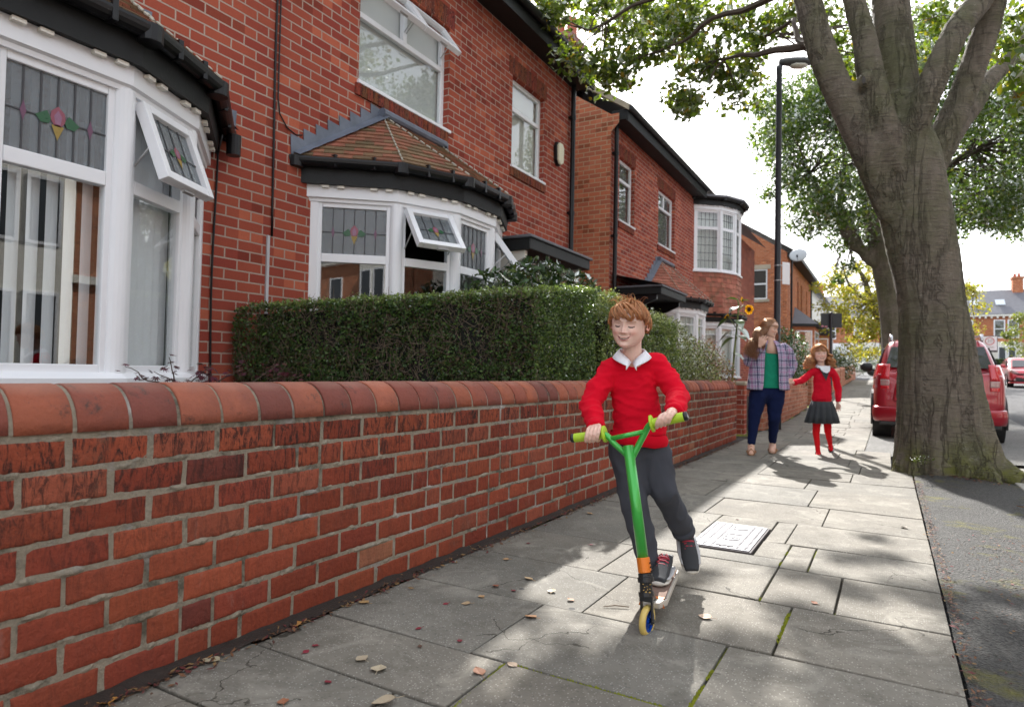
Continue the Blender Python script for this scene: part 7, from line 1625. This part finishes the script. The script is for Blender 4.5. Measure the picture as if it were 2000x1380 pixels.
cuff(m,B(2.635,1163,833),B(2.60,1163,840)-B(2.67,1163,826),.033); obj('cuff',m,SWT,sw,smooth=True); m=MB(); cuff(m,B(2.565,1317,804),B(2.53,1314,808)-B(2.60,1319,799),.034); obj('cuff',m,SWT,sw,smooth=True)
m=MB(); c=B(2.86,1247,857); ring=[]
for k,(rx,ry,dz) in enumerate(((.122,.095,.028),(.130,.100,.008),(.128,.098,-.018),(.118,.09,-.024))):
    for j in range(40):
        a=2*PI*j/40; ring.append(c+RR*rx*math.cos(a)+fw*ry*math.sin(a)+UU*(dz-.010*math.cos(a))+V(0,0,.002*math.sin(a*7)))
m.add(ring,[(i*40+j,i*40+(j+1)%40,(i+1)*40+(j+1)%40,(i+1)*40+j) for i in range(3) for j in range(40)]); obj('hem',m,SWT,sw,smooth=True)
TRS=cloth('grey_trousers',(.062,.066,.078),700)
caps=[(B(2.87,1225,872),.082,B(2.87,1272,872),.082,.9),(B(2.87,1224,885),.076,B(2.80,1240,985),.058),(B(2.80,1240,985),.057,B(2.80,1266,1085),.048),(B(2.80,1266,1085),.048,B(2.81,1276,1118),.049),
 (B(2.87,1276,885),.079,B(2.82,1296,955),.062),(B(2.82,1296,955),.060,B(2.92,1322,1010),.050),(B(2.92,1322,1010),.050,B(2.98,1333,1030),.050)]
tz=garment('trousers',caps,.0085,TRS,boy,6,.0065,9,6,cuts=[(B(2.81,1277,1128),-UU+RR*.3) if False else (B(2.81,1277,1131),V(0,0,-1))],dirw=(1.3,1.3,.9))
m=MB()
for c,d,r_ in ((B(2.81,1277,1122),B(2.81,1280,1132)-B(2.80,1266,1085),.052),(B(2.985,1334,1034),B(3.02,1341,1052)-B(2.92,1322,1010),.052)):
    m=MB(); d=V(d).normalized(); m.tube([c-d*.02,c+d*.014,c+d*.016],[r_*1.0,r_*1.03,r_*.8],24); obj('trouser_cuff',m,TRS,tz,smooth=True)
# collar
WHT=cloth('white_collar',(.80,.82,.86),800,.03)
def collar(parent,neckc,up,fr,sd,rn,drop,spread,mat,D_=.0):
    """two-flap shirt collar round a neck; fr = front direction, sd = side"""
    m=MB(); n_=19
    for s_ in (-1,1):
        top=[];bot=[]
        for k in range(n_):
            t_=k/(n_-1); a=PI-(PI-.05)*t_; d=fr*math.cos(a)+sd*s_*math.sin(a)
            top.append(neckc+d*rn*1.03+up*(.012-.020*t_**2.0)-up*(drop*.75*t_**4)); o_=rn*(1.50+spread*t_**3); bot.append(neckc+d*o_-up*(.014+drop*t_**2.2))
        bot[-1]=bot[-2]+fr*.012-up*.018; m.add(top+bot,[(k,k+1,n_+k+1,n_+k) for k in range(n_-1)])
    o=obj('collar',m,mat,parent,smooth=True); sd_=o.modifiers.new('t','SOLIDIFY'); sd_.thickness=.004; return o
cf=(-fw*.95-RR*.22).normalized(); cs=(RR*.95-fw*.2).normalized()
collar(boy,B(2.845,1235,685),V(0,0,1),cf,cs,.053,.056,.40,WHT)
# shoes
SHD=cloth('shoe_grey',(.05,.052,.055),500); SOLE=plain('shoe_sole',(.55,.52,.46),.6,.15); LACE=plain('shoe_lace',(.35,.03,.05),.8,.2); DRD=cloth('shoe_maroon',(.09,.015,.02),500)
def shoe(parent,ankle,toe,solen,Lf=.2,wd=.036,name='shoe',mats=(SHD,SOLE,LACE)):
    heel=V(ankle); t_=V(toe); d=(t_-heel).normalized(); n_=V(solen); n_=(n_-d*n_.dot(d)).normalized(); s_=d.cross(n_)
    P=lambda u,v_,w_: heel+d*u*Lf+n_*v_*Lf+s_*w_*Lf
    m=MB()
    m.tube([P(-.18,.12,0),P(-.12,.16,0),P(.05,.19,0),P(.3,.15,0),P(.55,.10,0),P(.75,.07,0),P(.86,.05,0)],[(.03,.03),(.13*Lf,.14*Lf),(.19*Lf,.155*Lf),(.155*Lf,.17*Lf),(.11*Lf,.19*Lf),(.08*Lf,.17*Lf),(.02,.03*1)],18,ref=n_)
    m.tube([P(-.03,.2,0),P(-.02,.34,0)],[(.15*Lf,.17*Lf),(.16*Lf,.17*Lf)],16,ref=d)
    me=remesh(m,.006,4); setv(me,getv(me)-np.array(wloc(parent),np.float32)); sh=put(name,me,mats[0],parent,smooth=True)
    m=MB(); m.tube([P(-.2,.0,0),P(-.15,.0,0),P(.1,.0,0),P(.45,.0,0),P(.72,.0,0),P(.86,.015,0),P(.90,.03,0)],[(.03*Lf,.06*Lf),(.06*Lf,.15*Lf),(.06*Lf,.155*Lf),(.055*Lf,.215*Lf),(.05*Lf,.20*Lf),(.05*Lf,.14*Lf),(.03*Lf,.03*Lf)],18,ref=n_); obj('sole',m,mats[1],sh,smooth=True)
    m=MB()
    for k in range(5):
        u=.16+.095*k; v_=.365-.050*k; m.tube([P(u,v_-.05,-.12),P(u+.02,v_,-.05),P(u+.02,v_+.003,.05),P(u,v_-.05,.12)],.0038,6); m.tube([P(u,v_-.03,-.12),P(u+.07,v_-.03,.1)],.0034,6)
    m.tube([P(.12,.34,0),P(.08,.40,.05),P(.10,.36,.1)],.003,6); m.tube([P(.12,.34,0),P(.08,.40,-.05),P(.12,.35,-.1)],.003,6); obj('lace',m,mats[2],sh,smooth=True)
    m=MB(); m.tube([P(.02,.30,0),P(.15,.285,0),P(.35,.205,0),P(.55,.135,0),P(.60,.12,0)],[(.02*Lf,.07*Lf),(.06*Lf,.11*Lf),(.06*Lf,.12*Lf),(.05*Lf,.11*Lf),(.01,.01)],14,ref=n_); obj('tongue',m,DRD,sh,smooth=True)
    m=MB(); m.tube([P(-.14,.09,-.15),P(.1,.10,-.17),P(.4,.09,-.19),P(.66,.07,-.16),P(.8,.08,0),P(.66,.07,.16),P(.4,.09,.19),P(.1,.10,.17),P(-.14,.09,.15)],[(.02*Lf,.012)]*9,8); obj('shoe_trim',m,plain('trim_grey',(.4,.4,.4),.6,.1) if 'trim_grey' not in MC else MC['trim_grey'],sh,smooth=True)
    return sh
p1=base+BK*.43+LAT*.005+V(0,0,.083); p2=base+BK*.26+LAT*-.0+V(0,0,.083)
shoe(boy,p1+V(0,0,.013),p2+V(0,0,.013),(0,0,1),.205)
shoe(boy,B(3.03,1339,1053)+UU*.0,B(2.91,1350,1108),(-fw*.8+UU*.42-RR*.1),.205)
# ---------------------------------------------------------------- the mother
mum=thing('person',(-1.33,8.4,0),'woman with long auburn hair, plaid shirt and blue jeans holding the girl hand','person')
def plaid():
    t=NT('plaid'); sp=t.n('ShaderNodeSeparateXYZ'); t.l(t.co(),sp.inputs[0])
    u=t.math('ADD',t.math('MULTIPLY',sp.outputs[0],.866),t.math('MULTIPLY',sp.outputs[1],.5)); v=sp.outputs[2]
    nz=t.noise(6,3,.5); u=t.math('ADD',u,t.math('MULTIPLY',nz,.03)); v=t.math('ADD',v,t.math('MULTIPLY',nz,.03))
    def band(c,per):
        f=t.math('FRACT',t.math('DIVIDE',c,per)); r_=t.n('ShaderNodeValToRGB'); t.l(f,r_.inputs[0]); r_.color_ramp.interpolation='CONSTANT'; e=r_.color_ramp.elements
        st=[(0,(.035,.04,.14)),(.17,(.62,.60,.68)),(.27,(.035,.04,.14)),(.33,(.62,.60,.68)),(.48,(.55,.30,.48)),(.66,(.62,.60,.68)),(.80,(.30,.20,.42)),(.88,(.66,.64,.70))]
        while len(e)<len(st): e.new(.5)
        for i,(p,c_) in enumerate(st): e[i].position=p; e[i].color=c_+(1,)
        return r_.outputs[0]
    a=band(u,.088); b=band(v,.088); c=t.mix(.5,a,b); c=t.mix(.6,c,t.mix(1,a,b,'MULTIPLY')); t.bsdf(c,.9,.15,0,t.bump(t.noise(300,2,.5),.2,.003)); return t.mat
PL=plaid(); MD=7.95
q=lambda x,y,dd=0: dep(MD+dd,x,y)
MS=(.70,.44,.33)
MM=hmat(q(1503,641),RR*.66-fw*.70-UU*.20,UU+RR*.15,0)
mb_,mc_=headmesh(.215,MM,skin=MS,smile=1.0,eyes='down',child=.3,na=90,nz=90)
nb=MB(); nb.tube([q(1503,690),q(1504,676),q(1505,664),q(1503,655),q(1501,645)],[.10,.085,.055,.052,.052],14)
c=MB(); c.capsule(q(1503,690,.05),.06,q(1502,750,.05),.08)
for a,b,ra,rb in ((q(1466,680),q(1462,706,.05),.05,.04),(q(1462,706,.05),q(1487,678,-.1),.04,.03),(q(1538,682),q(1547,715),.05,.04),(q(1547,715),q(1537,742,-.05),.04,.03),(q(1482,765),q(1473,815),.08,.045),(q(1473,815),q(1467,872),.045,.036),(q(1513,765),q(1510,815),.08,.045),(q(1510,815),q(1509,868,.2),.045,.036),(q(1503,684,.04),q(1466,682,.02),.04,.04),(q(1503,684,.04),q(1538,684,.02),.04,.04)): c.capsule(a,ra,b,rb,12)
# feet
for a,b in ((q(1467,873),q(1467,885,-.12)),(q(1509,869,.2),q(1508,880,.02))): c.capsule(a,.045,b,.04)
cm=remesh(c,.018,3)
def openhand(m,w_,d,nn,s=1,curl=.35,sp=.13):
    w_=V(w_);d=V(d).normalized();nn=V(nn); nn=(nn-d*nn.dot(d)).normalized(); x=d.cross(nn)
    for k in range(4): m.capsule(w_+x*(k-1.5)*.007*s,.013*s,w_+d*.078*s+x*(k-1.5)*.019*s,.0115*s,10)
    for k in range(4):
        b=w_+d*.078*s+x*(k-1.5)*.020*s; L=(.068,.078,.072,.055)[k]*s; dd=(d+x*(k-1.5)*sp).normalized()
        P=[b,b+dd*L*.4+nn*curl*L*.08,b+dd*L*.72+nn*curl*L*.32,b+dd*L*.92+nn*curl*L*.65]; m.tube(P,[.0098*s,.0092*s,.0085*s,.006*s],8)
    o=w_+d*.02*s-x*.026*s; m.tube([o,o+d*.03*s-x*.020*s,o+d*.055*s-x*.028*s+nn*.01,o+d*.075*s-x*.026*s+nn*.02],[.013*s,.0115*s,.010*s,.007*s],8)
h1m=MB(); openhand(h1m,q(1484,677,-.19),UU*.9+RR*.25,fw*.5+RR*.6,1.0,.9,.2)
# joined hands: hers round the child's
hc2=q(1540,744,-.05); h2m=MB(); h2m.capsule(q(1537,738,-.05),.026,hc2+UU*-.01,.03)
for k in range(4):
    b=hc2+UU*(.022-.014*k)-fw*.022+RR*.0; h2m.tube([b-RR*.025,b-fw*.012+RR*.004,b+RR*.03,b+RR*.042+fw*.015],[.0105,.0105,.010,.008],8)
h2m.tube([hc2+UU*.015,hc2+UU*.03+RR*.02-fw*.02,hc2+UU*.02+RR*.045-fw*.03],[.012,.011,.009],8)
join([(mb_,mc_),(nb,MS),(cm,MS),(remesh(h1m,.005,2),MS),(remesh(h2m,.005,2),MS)],'body',SKIN,mum)
longhair(.215,MM,mum,4200,[(.30,.10,.04),(.20,.06,.025),(.38,.14,.055),(.48,.22,.09)],.36,.028,10,5,.50,.0,thick=.0034,face=66,bias=-RR*.22)
GT=cloth('green_top',(.015,.22,.13)); garment('top',[(q(1503,684,.0),.115,q(1502,700),.140,.72,RR),(q(1502,700),.14,q(1502,735),.165,.72,RR),(q(1502,735),.165,q(1500,766),.172,.75,RR)],.014,GT,mum,6,.006,9,2,cuts=[(q(1502,757),V(0,0,-1))])
# open shirt: back and two fronts
def shell(parent,name,rows,mat,a0,a1,n=26,th_=.006):
    m=MB(); N=len(rows)
    def P(i,j):
        c,rx,ry,o0,o1=rows[j]; a=a0+o0+(a1+o1-a0-o0)*i/(n-1); return V(c)+RR*rx*math.cos(a)-fw*ry*math.sin(a)+(-fw)*.006*math.sin(a*9+j)
    m.grid(P,n,N); o=obj(name,m,mat,parent,smooth=True); s_=o.modifiers.new('t','SOLIDIFY'); s_.thickness=th_; s_.offset=1; ss=o.modifiers.new('s','SUBSURF'); ss.levels=1; ss.render_levels=1; return o
rowsS=[(q(1503,665),.070,.06,0,0),(q(1503,671),.12,.09,0,0),(q(1502,681),.185,.13,0,0),(q(1502,696),.215,.15,0,0),(q(1502,716),.225,.16,0,0),(q(1501,738),.235,.17,0,0),(q(1500,762),.25,.18,0,0)]
# angle measured from RR towards the camera; opening between the two fronts
shirt=shell(mum,'shirt',rowsS,PL,rad(118),rad(118+318),40)
sl=garment('sleeve',[(q(1474,679),.062,q(1463,690,.02),.066),(q(1463,690,.02),.064,q(1461,707,.03),.058),(q(1461,707,.03),.058,q(1484,682,-.12),.045)],.013,PL,mum,5,.006,12,5)
sl=garment('sleeve',[(q(1531,679),.062,q(1541,690),.064),(q(1541,690),.064,q(1548,714),.060),(q(1548,714),.060,q(1540,735,-.03),.047)],.013,PL,mum,5,.006,12,8)
JN=cloth('blue_jeans',(.010,.016,.055),500); garment('jeans',[(q(1486,762),.125,q(1512,762),.125,.85),(q(1482,770),.112,q(1473,815),.074),(q(1473,815),.070,q(1468,862),.050),(q(1515,770),.112,q(1512,815),.074),(q(1512,815),.070,q(1509,860,.17),.052)],.015,JN,mum,5,.006,11,9)
TAN=plain('tan_leather',(.38,.20,.11),.6,.15)
for a,b in ((q(1467,872),q(1467,886,-.14)),(q(1509,869,.2),q(1508,881,-.0))):
    a=V(a);b=V(b); m=MB(); f0=V(a.x,a.y,.012); f1=V(b.x,b.y,.010); d=(f1-f0).normalized(); m.tube([f0-d*.09,f0-d*.03,f0+d*.05,f0+d*.13,f0+d*.17],[(.01,.03),(.014,.038),(.013,.042),(.012,.04),(.006,.02)],12,ref=(0,0,1)); sh=obj('shoe',m,TAN,mum,smooth=True)
    m=MB(); m.tube([f0+d*.06-d.cross(V(0,0,1))*.042+V(0,0,.01),f0+d*.05+V(0,0,.075),f0+d*.06+d.cross(V(0,0,1))*.042+V(0,0,.01)],[(.03,.006)]*3,8); m.tube([f0+d*.14-d.cross(V(0,0,1))*.04+V(0,0,.01),f0+d*.12+V(0,0,.06),f0+d*.14+d.cross(V(0,0,1))*.04+V(0,0,.01)],[(.02,.006)]*3,8); obj('strap',m,TAN,sh,smooth=True)
# ---------------------------------------------------------------- the girl
girl=thing('person',(-.68,8.85,0),'small girl with curly ginger hair in red cardigan, grey skirt and red tights','person')
GD=8.1; q=lambda x,y,dd=0: dep(GD+dd,x,y); GS=(.76,.50,.40)
GM=hmat(q(1601,690),-fw*.97-RR*.12-UU*.02,UU-RR*.08,0)
gb,gc=headmesh(.205,GM,skin=GS,smile=.8,mouth=1,eyes='open',child=1.1,na=90,nz=90,brow=(.5,.3,.18))
nb=MB(); nb.tube([q(1604,728),q(1604,716),q(1603,705),q(1603,697)],[.05,.042,.040,.040],14)
c=MB(); c.capsule(q(1605,735,.03),.04,q(1605,790,.03),.05)
for a,b,ra,rb in ((q(1587,726),q(1565,743),.03,.026),(q(1565,743),q(1549,747,-.15),.026,.021),(q(1626,726),q(1637,757),.03,.026),(q(1637,757),q(1636,785,-.05),.026,.02),(q(1605,730,.03),q(1587,728,.01),.03,.028),(q(1605,730,.03),q(1626,728,.01),.03,.028)): c.capsule(a,ra,b,rb,12)
cm=remesh(c,.014,3); h3m=MB(); openhand(h3m,q(1636,786,-.05),-UU+RR*.08,-fw*.3-RR*.5,.72,.5,.2)
h4m=MB(); h4m.capsule(q(1549,747,-.15),.018,q(1543,745,-.19),.02)
join([(gb,gc),(nb,GS),(cm,GS),(remesh(h3m,.004,2),GS),(remesh(h4m,.005,2),GS)],'body',SKIN,girl)
longhair(.205,GM,girl,3400,[(.66,.32,.12),(.55,.23,.08),(.78,.46,.22)],.16,.019,14,8,.70,.0,thick=.0032,face=56)
gh=shorthair(.208,GM,girl,700,[(.62,.28,.10),(.52,.21,.07)],9)
CD=cloth('red_cardigan',(.58,.010,.028)); cdg=garment('cardigan',[(q(1592,726),.050,q(1618,726),.050),(q(1605,738),.100,q(1606,765),.112,.78,RR),(q(1606,765),.112,q(1605,776),.118,.8,RR),(q(1588,724),.042,q(1574,737),.044),(q(1574,737),.043,q(1563,744,-.02),.041),(q(1563,744,-.02),.041,q(1551,747,-.13),.034),(q(1625,724),.042,q(1633,740),.044),(q(1633,740),.043,q(1637,758),.042),(q(1637,758),.042,q(1637,778,-.04),.034)],.011,CD,girl,5,.006,13,4)
# V opening: grey pinafore and white blouse show
m=MB(); ff=-fw; c0=q(1605,741)-fw*.092
m.add([q(1594,718)-fw*.075,q(1616,718)-fw*.075,q(1612,728)-fw*.088,q(1606,743)-fw*.100,q(1599,728)-fw*.088],[(0,1,2,3,4)]); obj('pinafore',m,cloth('grey_pinafore',(.05,.055,.06)),girl)
m=MB(); m.add([q(1594,714)-fw*.072,q(1616,714)-fw*.072,q(1614,724)-fw*.092,q(1608,728)-fw*.096,q(1601,726)-fw*.096,q(1597,722)-fw*.090],[(0,1,2,3,4,5)]); obj('blouse',m,WHT,girl)
collar(girl,q(1604,713),V(0,0,1),-fw,RR,.046,.040,.3,WHT)
m=MB(); cuff(m,q(1552,747,-.13),q(1549,747,-.16)-q(1556,746,-.1),.030,.018); obj('cuff',m,CD,cdg,smooth=True); m=MB(); cuff(m,q(1637,782,-.045),-UU,.029,.018); obj('cuff',m,CD,cdg,smooth=True)
m=MB(); n_=72; rs=[(q(1605,783),.118,.0),(q(1605,795),.140,.010),(q(1605,810),.162,.020),(q(1605,825),.180,.028)]
m.grid(lambda i,j:V(rs[j][0])+RR*(rs[j][1]+rs[j][2]*math.sin(i*2*PI/n_*13))*math.cos(2*PI*i/n_)+fw*(rs[j][1]*.8+rs[j][2]*math.sin(i*2*PI/n_*13))*math.sin(2*PI*i/n_),n_,4,closeu=True); o=obj('skirt',m,cloth('grey_skirt',(.055,.06,.065),500),girl,smooth=True); o.modifiers.new('t','SOLIDIFY').thickness=.006
TI=cloth('red_tights',(.62,.012,.018)); tg=garment('tights',[(q(1597,800),.055,q(1594,845),.043),(q(1594,845),.041,q(1598,884,-.03),.027),(q(1614,800),.055,q(1617,842,.03),.043),(q(1617,842,.03),.041,q(1622,870,.25),.027),(q(1598,884,-.03),.026,q(1598,889,-.1),.026),(q(1622,870,.25),.026,q(1623,877,.15),.026)],.011,TI,girl,4,.002,12,4)
PAT=plain('patent_black',(.012,.012,.014),.15,.2,6,coat=1)
for a,b in ((q(1598,885,-.0),q(1598,892,-.14)),(q(1622,873,.27),q(1624,884,.14))):
    a=V(a);b=V(b); d=(b-a).normalized(); u=V(0,0,1); x=d.cross(u).normalized(); m=MB(); m.tube([a-d*.035,a-d*.015,a+d*.05,a+d*.11,a+d*.15],[(.012,.02),(.026,.030),(.022,.034),(.020,.034),(.006,.012)],12,ref=(0,0,1)); sh=obj('shoe',m,PAT,girl,smooth=True)
    m=MB(); m.tube([a+d*.03-x*.032,a+d*.01+u*.055-x*.012,a+d*.01+u*.055+x*.012,a+d*.03+x*.032],.006,7); obj('strap',m,PAT,sh,smooth=True)
